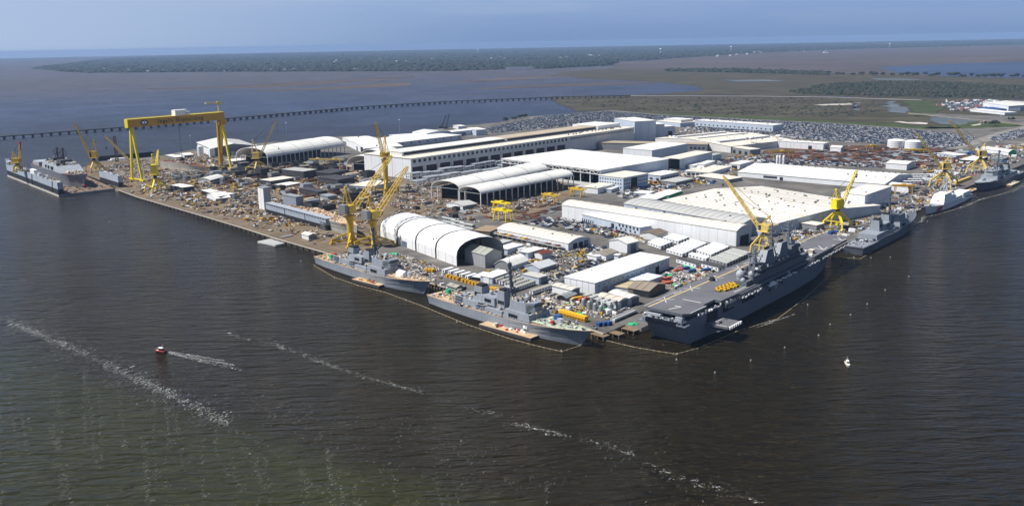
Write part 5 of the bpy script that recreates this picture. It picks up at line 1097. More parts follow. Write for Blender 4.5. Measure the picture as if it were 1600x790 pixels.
# --- floating dry dock with an unfinished hull
def drydock():
    n = at(92, 308, 0); far = at(12, 276, 0); rr = at(181, 292, 0); d = far - n; L = d.length; ang = math.atan2(d.y, d.x)  # x runs away from us
    c, s = math.cos(ang), math.sin(ang); v = rr - n; Wd = abs(-v.x * s + v.y * c)
    root = thing('floating_dock', 'grey and black floating dry dock with high side walls at the far left', 'dry dock', n, ang)
    gr = mat('dock_wall_grey', (.40, .45, .52), .55, .1, .08, streak=.2, rust=.1, rustcol=(.25, .17, .1)); bk = mat('dock_black', (.028, .03, .036), .6, .2, .1, streak=.3)
    M().box(0, -Wd, -2, L, 0, 3.0, 0, 1).obj('pontoon', [mat('pontoon_grey', (.22, .22, .22), .7, .2, .1), mat('dock_floor', (.17, .12, .09), .85, .3, .05, rust=.4)], root)
    for name, y0, y1, x0, x1 in (('side_wall', -6.5, -.2, 0, L), ('side_wall', -Wd + .2, -Wd + 5.5, 2, L * .30)):
        o = M().box(x0, y0, 3, x1, y1, 9.5).obj(name, bk, root)
        M().box(x0 + .4, y0 + .02, 9.5, x1, y1 - .02, 17.5).obj('upper_wall', gr, o)
        M().box(x0 - .05, y0 - .03, 17.5, x1, y1 + .03, 18).obj('top_deck', mat('dock_top', (.3, .33, .36), .7, .2, .2) if 'dock_top' not in MATS else MATS['dock_top'], o)
    M().box(0, -.18, .2, L, 0.05, 2.6).obj('rubbing_strake', mat('bleached_strake', (.5, .47, .4), .8, .2, .1), root)
    for x in (L * .08, L * .45): M().bar((x, .35, 17.5), (x + 6, .35, 3), .8, .3).obj('ladder', WOOD, root)
    litter(root, 'dock_gear', 4, L - 6, -5.8, -1, 18, 120, JUNK + [WHT, NAVY_L], 21, .6, 4, hmax=3); litter(root, 'dock_gear', 2, L * .3, -Wd + .8, -Wd + 5, 18, 30, JUNK + [BLU], 22, .6, 2.6)
    litter(root, 'dock_gear', 2, L * .6, -Wd + 8, -9, 3, 160, [STEEL, RUST, WOOD, GALV, PLY], 23, .6, 4)
    o = M().box(L - 14, -6, 18, L, -.5, 22.5); o.add([(L, -6, 22.5), (L, -.5, 22.5), (L + 5, -.5, 25), (L + 5, -6, 25)], [(0, 1, 2, 3), (3, 2, 1, 0)]); o.obj('end_cabin', gr, root)
    M().box(L * .42, -5.5, 18, L * .50, -1, 23).obj('cabin', WHT, root)
    # the ship on the blocks
    sh = thing('unfinished_ship', 'light grey unfinished ship standing on blocks inside the floating dry dock', 'ship', n + Vector((c * (L * .12) + s * Wd * .52, s * (L * .12) - c * Wd * .52, 3)), ang)
    k = .9
    nv = mat('patched_hull_grey', (.16, .18, .215), .55, .15, .05, rust=.15)
    hull([(6, 0, .2, .4, 18), (16, 10, 3.5, 7, 17), (34, 28, 9, 13, 16), (58, 56, 13, 14.5, 15.5), (110, 110, 14, 14.5, 15.5), (170, 170, 14, 14.5, 15.5), (200, 204, 12.5, 14, 15.5)], nv, sh, zb=2, deckm=RUST)
    hb_ = M()
    for s_ in (-1, 1): hb_.add([(14, -2.6 * s_, 2), (34, -8.8 * s_, 2), (200, -12.6 * s_, 2), (200, -12.9 * s_, 4.6), (58, -13.2 * s_, 4.6), (33, -9.6 * s_, 4.6), (12, -3.4 * s_, 4.6)], [tuple(range(7)), tuple(range(7))[::-1]])
    hb_.dome((5, 0, 2.6), 2.6, 10, 5, 0, True).obj('bottom_paint', ANTIF, sh)
    up = M(); up.add([(48, -14.4, 15.5), (140, -14.4, 15.5), (140, -13, 24), (62, -13, 24), (62, 13, 24), (140, 13, 24), (48, 14.4, 15.5), (140, 14.4, 15.5)], [(0, 1, 2, 3), (0, 3, 4, 6), (3, 2, 5, 4), (6, 4, 5, 7), (1, 7, 5, 2)]).box(160, -13, 15.5, 190, 13, 21); up.obj('superstructure', NAVY_L, sh)
    for i, (x, w_) in enumerate(((86, 9), (104, 5), (118, 4))): piece('opening', sh, x, 13.2, 17, x + w_, 14.9, 21, DARK); piece('opening', sh, x, -14.9, 17, x + w_, -13.2, 21, DARK)
    litter(sh, 'deck_gear', 64, 138, -12, 12, 24, 210, JUNK + [WHT, TAN, BLK], 24, 1, 5, hmax=4); litter(sh, 'deck_gear', 12, 48, -8, 8, 16, 90, JUNK + [PLY, TAN], 25, 1, 4, hmax=3); litter(sh, 'deck_gear', 142, 200, -12, 12, 16, 80, JUNK + [PLY, ORG], 26, 1, 4, hmax=3)
    b = M(); wedge(b, 70, 92, 8, 24, 30, 1.5, .85); wedge(b, 104, 122, 8, 24, 31, 1.5, .85); b.obj('deckhouse', STEEL, sh); lattice_mast(sh, 84, 0, 29, 16, m=STEEL); lattice_mast(sh, 112, 0, 30, 14, m=STEEL)
    for i in range(12): piece('keel_block', sh, 20 + i * 15, -2, 0, 23 + i * 15, 2, 2, WOOD)
drydock()
# far pier wall behind the dock
pw = thing('retaining_wall', 'long dark retaining wall along the far left bank behind the dry dock', 'wall', at(154, 253, 0)); d = at(240, 245.5, 0) - at(154, 253, 0); pw.rotation_euler.z = math.atan2(d.y, d.x)
for i in range(11): piece('panel', pw, d.length * i / 11, -1, 0, d.length * (i + .96) / 11, 2.2, 9, BLK)
bg_ = thing('moored_barge', 'white low barge moored beyond the far left bank', 'barge', at(188, 251.5, 0), .6); M().box(-18, -5, -.5, 18, 5, 2.4).obj('hull', WHT, bg_); M().box(-14, -3.5, 2.4, 10, 3.5, 5).obj('cabin', WHT, bg_)

# --- barges and small boats
def barge(label, px, L, W, ang, H=1.8, m=PLY, gear=None, side=STEEL):
    p = at(px[0], px[1], 0); b = thing('deck_barge', label, 'barge', p, ang)
    M().box(-L / 2, -W / 2, -.4, L / 2, W / 2, H, 0).obj('hull', side, b)
    n_ = int(L / 2.2)
    for i in range(n_): piece('plank', b, -L / 2 + .1 + (L - .2) * i / n_, -W / 2 + .1, H, -L / 2 + .1 + (L - .2) * (i + .94) / n_, W / 2 - .1, H + .12, m)
    if gear: litter(b, 'cargo', -L * .3, L * .3, -W * .3, W * .3, H + .12, gear[0], gear[1], int(px[0]), .5, 2)
    return b
AQ = R(-45)
barge('timber-decked work barge with red gear alongside the nearer destroyer', (797, 518), 44, 11, R(-43), gear=(24, [RED, WHT, RUST]))
barge('short timber work barge with orange boards alongside the second destroyer', (577, 443), 32, 8, R(-42), gear=(14, [ORR, RUST, ORG]))
barge('low grey empty float moored at the quay left of the destroyers', (427, 379.5), 27, 15, R(-40), 1.2, G_ROOF, side=C_WALL)
barge('pale timber barge beside the farthest destroyer at the right edge', (1577, 288), 36, 14, R(47), gear=(5, [RUST, BLK]), m=TAN, side=WOOD)
barge('small timber float at the quay between the cutter and the farthest destroyer', (1517, 299), 30, 8, R(47), gear=(14, [PLY, RUST, BLK]))
def small_boat(label, px, ang, colr, L=8.5):
    L *= .85
    b = thing('patrol_boat', label, 'boat', at(px[0], px[1], 0), ang); w_ = L * .3
    h = M(); P = [(-L / 2, -w_ / 2), (L * .2, -w_ / 2), (L * .42, -w_ * .28), (L / 2, 0), (L * .42, w_ * .28), (L * .2, w_ / 2), (-L / 2, w_ / 2)]
    h.add([(x * .9, y * .7, -.3) for x, y in P] + [(x, y, 1.0) for x, y in P], [(i, (i + 1) % 7, 7 + (i + 1) % 7, 7 + i) for i in range(7)], 0); h.add([(x * .95, y * .85, .85) for x, y in P], [tuple(range(7))], 1); h.obj('hull', [colr, WHT], b)
    for i in range(7):
        p, q = P[i], P[(i + 1) % 7]; t = M().tube((p[0], p[1], 1.05), (q[0], q[1], 1.05), .28, .28, 6).obj('collar', colr, b)
    M().box(-L * .22, -w_ * .32, .85, L * .12, w_ * .32, 2.6).obj('cabin', WHT if colr is not RED else BLK, b); M().box(-L * .25, -w_ * .36, 2.6, L * .15, w_ * .36, 2.8).obj('cabin_roof', WHT, b)
    piece('window', b, L * .12, -w_ * .25, 1.7, L * .135, w_ * .25, 2.4, GLASS); M().bar((-L * .2, 0, 2.8), (-L * .25, 0, 4.6), .12, .12).obj('mast', WHT, b)
    for s_ in (-1, 1): M().box(-L / 2 - .6, s_ * .5 - .25, .3, -L / 2, s_ * .5 + .25, 1.5).obj('outboard_motor', BLK, b)
    return b
a = at(262, 551, 0) - at(365, 571, 0)
small_boat('small red patrol boat speeding left with a white wake in the foreground', (251, 549.5), math.atan2(a.y, a.x), RED, 9.5)
small_boat('small white boat with orange trim lying alone on the right-hand water', (1324, 570.5), R(-100), TAN, 7.5)

# --- floating security barrier and buoys
def boom(pts, label, group=None):
    root = thing('floating_barrier', label, 'barrier', at(*pts[0], 0)); W = [at(x, y, 0) - root.location for x, y in pts]; fl = unit_box(MATS.get('float_tan') or mat('float_tan', (.45, .38, .24), .7, .2, .5)); n = 0
    cb = M()
    for a_, b_ in zip(W, W[1:]):
        L = (b_ - a_).length; d = (b_ - a_) / L; cb.bar(a_ + Vector((0, 0, .15)), b_ + Vector((0, 0, .15)), .16, .16); k = 0
        while k < L:
            o = mkobj('float', fl, root, a_ + d * k, math.atan2(d.y, d.x)); o.scale = (.8, .4, .3); k += 4.2; n += 1
    cb.obj('cable', MATS['float_tan'], root)
boom([(490, 414), (522, 433), (560, 446), (600, 456), (660, 478), (730, 507), (800, 530), (850, 543), (878, 549)], 'long curved string of floats along the outer side of both destroyers')
boom([(878, 549), (906, 540), (920, 535)], 'short string of floats closing off the bow of the nearer destroyer')
boom([(948, 532), (990, 542), (1030, 549), (1057, 553), (1090, 544), (1150, 518), (1215, 498), (1255, 468), (1288, 438), (1312, 416)], 'string of floats wrapping the stern of the assault ship and running up its outer side')
boom([(1318, 403), (1345, 404), (1385, 378), (1420, 360), (1440, 347), (1440, 340), (1462, 336)], 'string of floats around the destroyer behind the assault ship')
boom([(1462, 336), (1490, 328), (1515, 318), (1540, 310), (1575, 300), (1600, 287)], 'string of floats outside the cutter and the farthest destroyer')
by = M().tube((0, 0, -.2), (0, 0, .4), .42, .42, 10).tube((0, 0, .4), (0, 0, 1.0), .22, .1, 6).mesh('mooring_buoy', mat('buoy_white', (.5, .5, .47), .6, .1, 1))
BM = ((470, 408, 'leftmost of all, left of the second destroyer stern'), (523, 434, 'beside the second destroyer stern'), (634, 469, 'between the two destroyers, left one'), (714, 503, 'off the nearer destroyer stern'), (877, 548, 'off the nearer destroyer bow'), (1057, 553, 'close off the assault ship stern'), (1057, 564, 'just outside the one off the assault ship stern'), (1117, 582, 'nearest the bottom of the picture'), (1173, 563, 'right of the nearest one'), (1226, 543, 'in the outer row, third from the bottom'), (1262, 476, 'amidships of the assault ship'), (1279, 524, 'in the outer row above the small white boat'), (1297, 507, 'in the outer row, fifth from the bottom'), (1346, 412, 'under the assault ship bow'), (1329, 492, 'in the outer row, sixth from the bottom'), (1355, 475, 'in the outer row, seventh from the bottom'), (1391, 402, 'outside the stern of the destroyer ahead'), (1383, 453, 'in the outer row, topmost'), (1449, 346, 'off the cutter stern'), (1501, 324, 'off the cutter side'), (1420, 432, 'alone on the right-hand water'))
for i, (x, y) in enumerate(((470, 408), (523, 434), (634, 469), (714, 503), (877, 548), (1057, 562), (1058, 553), (1117, 582), (1173, 563), (1226, 543), (1262, 476), (1279, 524), (1297, 507), (1346, 412), (1329, 492), (1355, 475), (1361, 403), (1391, 402), (1383, 453), (1449, 346), (1456, 337), (1501, 324), (1334, 402), (1420, 432))):
    tag(mkobj('mooring_buoy', by, None, at(x, y, 0)), f'small white mooring buoy {min(BM, key=lambda b: (b[0] - x) ** 2 + (b[1] - y) ** 2)[2]}', 'buoy', 'white buoys off the quays')
# ================================================================ cranes
def crane(label, base, yring, yhouse, yA, tip, m=YEL, g=G, half=8, style='spider', dY=0, box=None, boomw=2.6, cable=True, yaw=None, hook=.6, name='tower_crane', group=None, tipm=None, boomm=None):
    p = at(base[0], base[1], g); H = [0] + [hgt(base[0], base[1], y, g) for y in (yring, yhouse, yA)]
    hr, hh, hA = H[1:]; T = atY(tip[0], tip[1], p.y + dY); rz = R(46.5) if yaw is None else yaw
    root = thing(name, label, 'crane', p, rz, group); foot(p, rz, -half * .4, -half * .4, half * .4, half * .4)
    inv = Matrix.Rotation(-rz, 3, 'Z'); tl = inv @ (T - p); az = math.atan2(tl.y, tl.x); ca, sa = math.cos(az), math.sin(az)
    if style == 'spider':
        for sx in (-1, 1):
            for sy in (-1, 1):
                lg = M(); kx, ky, kz = sx * half * .92, sy * half * .92, hr * .42
                lg.bar((sx * 1.2, sy * 1.2, hr), (kx, ky, kz), 1.7, 1.7).bar((kx, ky, kz + .6), (sx * half, sy * half, 0), 1.35, 1.35).box(sx * half - 2, sy * half - .8, 0, sx * half + 2, sy * half + .8, 1.4); lg.obj('leg', m, root)
        q = M()
        for s_ in (-1, 1): q.bar((s_ * half * .8, -half * .8, hr * .5), (s_ * half * .8, half * .8, hr * .5), .7, .7)
        q.tube((0, 0, hr * .78), (0, 0, hr), 2.2, 2.6, 12).box(-1.5, -1.5, hr * .2, 1.5, 1.5, hr * .34).obj('portal', m, root)
    else:
        c = M(); c.tube((0, 0, 0), (0, 0, hr * .35), 2.4, 2.8, 14).tube((0, 0, hr * .35), (0, 0, hr * .85), 2.8, 3.2, 14).tube((0, 0, hr * .85), (0, 0, hr), 3.2, 5, 14); c.obj('column', m, root)
        for sx in (-1, 1):
            for sy in (-1, 1):
                lg = M(); lg.bar((0, 0, hr * .42), (sx * half, sy * half, hr * .16), 1.3, 1.3).bar((sx * half, sy * half, hr * .16 + .5), (sx * half, sy * half, 0), 1.5, 1.5).bar((0, 0, hr * .12), (sx * half, sy * half, hr * .13), 1.2, 1.2).box(sx * half - 2.4, sy * half - 1, 0, sx * half + 2.4, sy * half + 1, 1.8); lg.obj('leg', m, root)
    M().tube((0, 0, hr), (0, 0, hr + (hh - hr) * .35), 2.0, 2.0, 14).obj('slew_ring', BLK if style == 'spider' else m, root)
    z0 = hr + (hh - hr) * .3; wd = 3.4 if style == 'spider' else 4.4
    def L(x, y, z): return (x * ca - y * sa, x * sa + y * ca, z)
    hs = M(); V = [L(x, y, z) for z in (z0, hh) for x, y in ((-5.5, -wd), (4, -wd), (4, wd), (-5.5, wd))]; hs.add(V, [(0, 3, 2, 1), (0, 1, 5, 4), (1, 2, 6, 5), (2, 3, 7, 6), (3, 0, 4, 7), (4, 5, 6, 7)])
    hs.bar(L(-7, 0, z0), L(5, 0, z0), 9.5, .4); ho = hs.obj('machinery_house', m, root)
    M().add([L(x, y, z) for z in (z0 + 1, hh - .6) for x, y in ((1.5, wd), (3.8, wd), (3.8, wd + .15), (1.5, wd + .15))], [(2, 3, 7, 6), (0, 1, 5, 4)]).obj('window', GLASS, ho)
    if box: M().add([L(x, y, z) for z in (z0 - .5, hh + 1.5) for x, y in ((-10.5, -wd * .8), (-6, -wd * .8), (-6, wd * .8), (-10.5, wd * .8))], [(0, 3, 2, 1), (0, 1, 5, 4), (1, 2, 6, 5), (2, 3, 7, 6), (3, 0, 4, 7), (4, 5, 6, 7)]).obj('counterweight', box, root)
    a = M(); top = L(-3.5, 0, hA)
    for s_ in (-1, 1): a.bar(L(2, s_ * 2.4, hh), (top[0] + sa * s_ * -.6, top[1] + ca * s_ * .6, top[2]), .6, .6).bar(L(-6, s_ * 2.4, hh), (top[0], top[1], top[2]), .5, .5)
    for f in (.35, .65): a.bar(L(2 - 5.5 * f, -2.4 * (1 - f), hh + (hA - hh) * f), L(2 - 5.5 * f, 2.4 * (1 - f), hh + (hA - hh) * f), .4, .4)
    a.box(top[0] - 1, top[1] - 1, top[2] - .6, top[0] + 1, top[1] + 1, top[2] + .8).obj('mast', m, root)
    foot_ = Vector(L(4, 0, z0 + 1.2)); bl = (tl - foot_).length
    M().lattice(foot_, foot_ + (tl - foot_) * .93, boomw, boomw * .55, max(8, int(bl / 3)), .5).lattice(foot_ + (tl - foot_) * .93, tl, boomw * .55, boomw * .3, 2, .4).obj('boom', boomm or m, root)
    if tipm: M().bar(foot_ + (tl - foot_) * .6, tl, 2, 2).obj('boom_tip', tipm, root)
    cb = M(); cb.bar(top, tl, .22, .22); cb.bar(top, foot_ + (tl - foot_) * .6, .18, .18)
    cb.obj('stay_cable', BLK, root)
    if hook:
        hkz = tl.z - tl.z * hook; M().bar(tl, (tl.x, tl.y, hkz), .14, .14).box(tl.x - .6, tl.y - .6, hkz - 1.6, tl.x + .6, tl.y + .6, hkz).obj('hook', STEEL, root)
    ld = M()
    for i in range(2): ld.bar((half * .5, half * .45 + i * .7, 0), (1.6, 1.4 + i * .7, hr), .15, .15)
    ld.obj('ladder', GALV, root); return root
crane('bright yellow portal crane on the quay at the foot of the gantry crane', (245, 299), 279, 257, 241, (247, 234), YEL2, dY=36, half=10, hook=.2)
crane('yellow crane with a raised boom standing behind the dry dock', (149, 268), 251, 236, 219, (116, 192), YEL, half=10, hook=.15)
crane('pale yellow portal crane with lattice boom leaning right, left of the barrel roof', (403, 269), 251, 238, 219, (432, 186), YEL3, half=12, hook=.55)
crane('small yellow crane with a red and white tip standing on the dry dock wall', (29, 268), 257, 247, 238, (31, 221), YEL, g=18, half=4.5, hook=.1, tipm=RED)
crane('left one of two big yellow column cranes behind the second destroyer', (549, 381), 336, 320, 292, (612, 243), YEL, half=12, style='column', box=GR_WALL, boomw=4.2, hook=.35, dY=60)
crane('right one of two big yellow column cranes, beside the white tent', (585, 384), 344, 329, 306, (637, 260), YEL, half=12, style='column', box=GR_WALL, boomw=4.2, hook=.25, dY=40)
crane('tall yellow crane with a steep boom behind the two front column cranes', (604, 301), 248, 238, 214, (587, 192), YEL, half=10, style='column', boomw=3.4, hook=.3, dY=-20)
crane('bright yellow four-legged portal crane behind the bow of the assault ship', (1307, 357), 330, 311, 296, (1339, 266), YEL2, half=9.5, hook=.1, dY=10)
crane('pale yellow crane with a long boom leaning left behind the island of the assault ship', (1193, 397), 365, 350, 337, (1130, 274), YEL3, half=8, hook=.12, dY=30, boomw=2.4)
crane('left of the two pale yellow portal cranes at the far right, behind the cutter', (1474, 291), 268, 254, 245, (1430, 206), YEL3, half=12, hook=.1)
crane('right of the two pale yellow portal cranes at the far right', (1530, 270), 248, 235, 225, (1484, 188), YEL3, half=12, hook=.1)
p = at(212, 262, 3); dk_ = thing('derrick', 'rusty lattice derrick reaching left behind the gantry crane leg', 'crane', p); T = atY(164, 213, p.y) - p; tw_ = atY(182, 220, p.y) - p
M().lattice((0, 0, 2), T, 3, 1.6, 16, .6).obj('boom', YEL3, dk_); q = at(183, 253, 3) - p; M().lattice(q, (q.x, q.y + 1, tw_.z), 3.6, 3, 10, .6).obj('tower', RUST, dk_); M().bar(T, (60, -6, 12), .3, .3).bar(T, (T.x, T.y, T.z - 16), .2, .2).box(T.x - .7, T.y - .7, T.z - 19, T.x + .7, T.y + .7, T.z - 16).obj('stay_cable', BLK, dk_)
for i, (b_, t_, lb_) in enumerate((((697, 201), (702, 178), 'dark crawler crane boom rising over the far river bank'), ((690, 200), (697, 181), 'second dark lattice boom leaning on the far river bank'))):
    p = at(b_[0], b_[1], 3); T = atY(t_[0], t_[1], p.y) - p; r_ = thing('crawler_crane', lb_, 'crane', p); M().lattice((0, 0, 2), T, 2.5, 1.2, 12, .5).obj('boom', STEEL, r_); M().box(-5, -3, .8, 3, 3, 4).obj('body', STEEL, r_); M().box(-5, -3.6, 0, 4, -2, 1.4).box(-5, 2, 0, 4, 3.6, 1.4).obj('tracks', RUB, r_)

# the great gantry crane
def gantry():
    A = at(214.5, 283, 3); Bp = at(353, 264.5, 3); d = Bp - A; L = d.length; ang = math.atan2(d.y, d.x); root = thing('gantry_crane', 'giant yellow gantry crane with dark lettering along its beam, at the left of the yard', 'gantry crane', A, ang)
    T = hgt(214, 283, 185); T2 = hgt(353, 264.5, 177); T = (T + T2) / 2 ; print('gantry', L, T)
    GY = mat('gantry_yellow', (.74, .60, .02), .45, .08, .06, rust=.08, rustcol=(.4, .3, .05)); GY_SHADE = mat('gantry_yellow_shaded', (.50, .27, .015), .5, .08, .06)  # the darker copy paints shade onto the girder's front
    bh_ = 10.5; x0, x1 = -6, L + 3
    bm = M().box(x0, -4, T - bh_, x1, 4, T, 0); bm.obj('girder', GY_SHADE, root)
    M().box(x0 - .3, -4.4, T, x1 + .2, 4.4, T + .5).box(x0 - .4, -4.2, T - bh_ - .2, x0, 4.2, T).obj('girder_flange', GY, root)
    for i in range(14): piece('girder_panel', root, x0 + .3 + i * (x1 - x0) / 14, -4.07, T - bh_ + .4, x0 - .0 + (i + 1) * (x1 - x0) / 14, -4.0, T - .4, GY_SHADE)
    sp = 13.5
    for xx, nm in ((0, 1), (L, 2)):
        for s_ in (-1, 1):
            lg = M(); lg.add([(xx - 1.5, -1.5 + s_ * 1.2, T - bh_), (xx + 1.5, -1.5 + s_ * 1.2, T - bh_), (xx + 1.5, 1.5 + s_ * 1.2, T - bh_), (xx - 1.5, 1.5 + s_ * 1.2, T - bh_), (xx - 1.1, s_ * sp - 1.3, 2.5), (xx + 1.1, s_ * sp - 1.3, 2.5), (xx + 1.1, s_ * sp + 1.3, 2.5), (xx - 1.1, s_ * sp + 1.3, 2.5)], [(0, 1, 5, 4), (1, 2, 6, 5), (2, 3, 7, 6), (3, 0, 4, 7), (0, 3, 2, 1), (4, 5, 6, 7)][::1])
            lg.v = lg.v; o = lg.obj('leg', GY, root)
            bg2 = M().box(xx - 1.6, s_ * sp - 5, .9, xx + 1.6, s_ * sp + 5, 3.4); bo = bg2.obj('bogie', GY, root)
            for k in range(4): M().tube((xx - .6, s_ * sp - 4 + k * 2.6, .8), (xx + .6, s_ * sp - 4 + k * 2.6, .8), .8, .8, 10).obj('wheel', BLK, bo)
        M().bar((xx, -sp, 2.6), (xx, sp, 2.6), 1.4, 1.6).obj('sill_beam', GY, root)
    # the stiff leg: a broad box plate between beam and ground
    lg = M(); lg.add([(L - 5, 3.5, T - bh_), (L + 5, 3.5, T - bh_), (L + 5, 6.2, T - bh_), (L - 5, 6.2, T - bh_), (L - 2, sp - 3, 3), (L + 2, sp - 3, 3), (L + 2, sp + 1, 3), (L - 2, sp + 1, 3)], [(0, 1, 5, 4), (1, 2, 6, 5), (2, 3, 7, 6), (3, 0, 4, 7)]); lg.obj('stiff_leg', GY_SHADE, root)
    M().box(L - 4, -4.2, T - bh_ - 7, L + 5, 4.2, T - bh_).obj('leg_head', GY_SHADE, root); M().box(L - 14, -4.5, T - bh_ - 3.4, L - 10, -2, T - bh_ - .1).obj('operator_cab', WHT, root)
    M().box(L * .46, -5, T + .5, L * .57, 5, T + 7).box(L * .46, -4, T + 7, L * .60, 4, T + 8).box(L * .575, -5, T + 4.5, L * .62, 5, T + 5.3).obj('trolley_house', WHT, root)
    M().bar((L * .5, 0, T - bh_), (L * .5 + .2, 0, 24), .25, .25).bar((L * .5 + 1.2, 0, T - bh_), (L * .5 + 1.2, 0, 24), .2, .2).box(L * .5 - 2, -1, 20, L * .5 + 3, 1, 24).obj('hoist_block', STEEL, root)
    M().tube((L - 3, 0, T), (L - 3, 0, T + 13), 1.1, .9, 8).bar((L - 22, 0, T + 14), (L + 6, 0, T + 13), 1.4, 1.6).box(L - 5, -1.4, T + 12, L - 1, 1.4, T + 15.5).box(L - 23.5, -.6, T + 13, L - 21.5, .6, T + 15, 1).obj('service_crane', [YEL3, WHT], root)
    rl = M()
    for s_ in (-1, 1):
        rl.bar((x0, 4.2 * s_, T + 1.7), (x1, 4.2 * s_, T + 1.7), .14, .14)
        for i in range(40): rl.bar((x0 + i * (x1 - x0) / 39, 4.2 * s_, T + .5), (x0 + i * (x1 - x0) / 39, 4.2 * s_, T + 1.7), .12, .12)
    rl.obj('railing', GY, root)
    # lettering
    cu = bpy.data.curves.new('lettering', 'FONT'); cu.body = 'Ingalls Shipbuilding'; cu.size = 7.2; cu.extrude = .06; cu.space_character = 1.32; cu.offset = .16
    to = bpy.data.objects.new('tmp', cu); COL.objects.link(to); bpy.context.view_layer.update(); me = bpy.data.meshes.new_from_object(to); bpy.data.objects.remove(to)
    me.materials.clear(); me.materials.append(BLK); o = mkobj('lettering', me, root, (L * .27, -4.15, T - 7.4)); o.rotation_euler = (R(90), 0, 0); wdt = max(v.co.x for v in me.vertices); o.scale = (L * .50 / wdt, 1, 1); print('text w', wdt)
    e = M(); n_ = 24
    e.add([(math.cos(2 * math.pi * i / n_) * 5.6, -4.16, T - 5.2 + math.sin(2 * math.pi * i / n_) * 3.6) for i in range(n_)], [tuple(range(n_))], 0)
    e.add([(math.cos(2 * math.pi * i / n_) * 3.6, -4.20, T - 5.2 + math.sin(2 * math.pi * i / n_) * 2.0) for i in range(n_)], [tuple(range(n_))], 1)
    e.add([(-.9, -4.24, T - 6.6), (.9, -4.24, T - 6.6), (.4, -4.24, T - 3.8), (-.4, -4.24, T - 3.8)], [(0, 1, 2, 3)], 0)
    o = e.obj('emblem', [BLK, WHT], root, (L * .125, 0, 0))
gantry()

# small rail gantries of the plate yards
def small_gantry(label, px, span, depth, h, m, rz, group=None, name='portal_crane'):
    p = at(px[0], px[1], 3); root = thing(name, label, 'crane', p, rz, group)
    for x in (-span / 2, span / 2):
        for y in (-depth / 2, depth / 2): M().bar((x, y, 0), (x * .92, y * .7, h - 1), .7, .7).obj('leg', m, root)
        M().bar((x, -depth / 2 - 1, .5), (x, depth / 2 + 1, .5), .8, .8).obj('sill_beam', m, root)
    for y in (-depth * .35, depth * .35): M().bar((-span / 2 - 3, y, h), (span / 2 + 3, y, h), 1.0, 1.6).obj('girder', m, root)
    M().box(-2.5, -depth * .3, h - .4, 2.5, depth * .3, h + 1.8).obj('trolley', m, root); M().box(span / 2 - 3.5, depth / 2 - 1, h - 4, span / 2 - 1, depth / 2 + 1, h - 1.4).obj('cab', ORG, root)
    return root
YA = R(46.5)
for lb_, px, sp_, dp, h_, m_, rz in (('yellow portal crane nearest the curved-roof shed', (785, 345), 17, 8, 11, YEL2, YA + 1.57), ('yellow portal crane just behind the nearest one beside the vaulted canopies', (783, 331), 17, 8, 10, YEL2, YA + 1.57),
        ('yellow portal crane in front of the vaulted canopies, the left of two in a row', (860, 318), 16, 7, 10, YEL, YA + 1.57), ('yellow portal crane in front of the vaulted canopies, the right of two in a row', (902, 307), 16, 7, 9, YEL, YA + 1.57),
        ('long low yellow portal crane among dark steel blocks, left one', (497, 258), 20, 7, 9, YEL3, R(-5)), ('long low yellow portal crane among dark steel blocks, right one', (522, 261), 20, 7, 11, YEL3, R(-5)),
        ('yellow portal crane over the rusty plates left of the long white shed row', (1222, 246), 30, 9, 9, YEL, R(8)), ('orange-yellow portal crane by the white shed near the cutter', (1411, 302), 18, 7, 9, ORG, R(-10)),
        ('long yellow portal crane beside the storage tanks', (1428, 240), 26, 7, 6, YEL, R(-5)), ('white portal crane standing over the beige workshop', (1173, 234), 18, 12, 19, WHT, YA), ('white portal crane at the left end of the long row of sheds', (1215, 229), 16, 12, 17, WHT, YA), ('small yellow portal crane at the far edge of the plate yard', (1362, 237), 14, 6, 9, YEL, R(10))):
    small_gantry(lb_, px, sp_, dp, h_, m_, rz)

# ================================================================ trailers, containers, yard goods
def kit(name, cat, parts):
    root = mkobj(name, None); root['category'] = cat
    for pn, mesh in parts: mkobj(pn, mesh, root)
    return root
def unkit(k):
    for ch in list(k.children): bpy.data.objects.remove(ch)
    bpy.data.objects.remove(k)
KITS = []
def trailer_kit(L, W, H, wall, roof, wn=5):
    w_ = M(); w_.box(-L / 2, -W / 2, .7, L / 2, W / 2, H - .15)
    w_.box(-L / 2 + 1, -W / 2 + .5, 0, -L / 2 + 1.6, W / 2 - .5, .7).box(L / 2 - 1.6, -W / 2 + .5, 0, L / 2 - 1, W / 2 - .5, .7)
    rf = M(); rf.add([(-L / 2 - .15, -W / 2 - .15, H - .15), (L / 2 + .15, -W / 2 - .15, H - .15), (L / 2 + .15, W / 2 + .15, H - .15), (-L / 2 - .15, W / 2 + .15, H - .15), (-L / 2 - .15, 0, H + .25), (L / 2 + .15, 0, H + .25)], [(0, 1, 5, 4), (2, 3, 4, 5), (1, 2, 5), (3, 0, 4), (3, 2, 1, 0)])
    gl = M(); n_ = wn
    for i in range(n_):
        x = -L / 2 + L * (i + .5) / n_
        for s_ in (-1, 1): gl.box(x - .55, s_ * W / 2 - .06, 1.7, x + .55, s_ * W / 2 + .06, 2.7)
    for s_ in (-1, 1): gl.box(s_ * L / 2 - .06, -.5, .8, s_ * L / 2 + .06, .5, 2.9)
    k = kit('office_trailer', 'trailer', [('body', w_.mesh('body', wall)), ('roof', rf.mesh('roof', roof)), ('openings', gl.mesh('openings', GLASS))]); KITS.append(k); return k
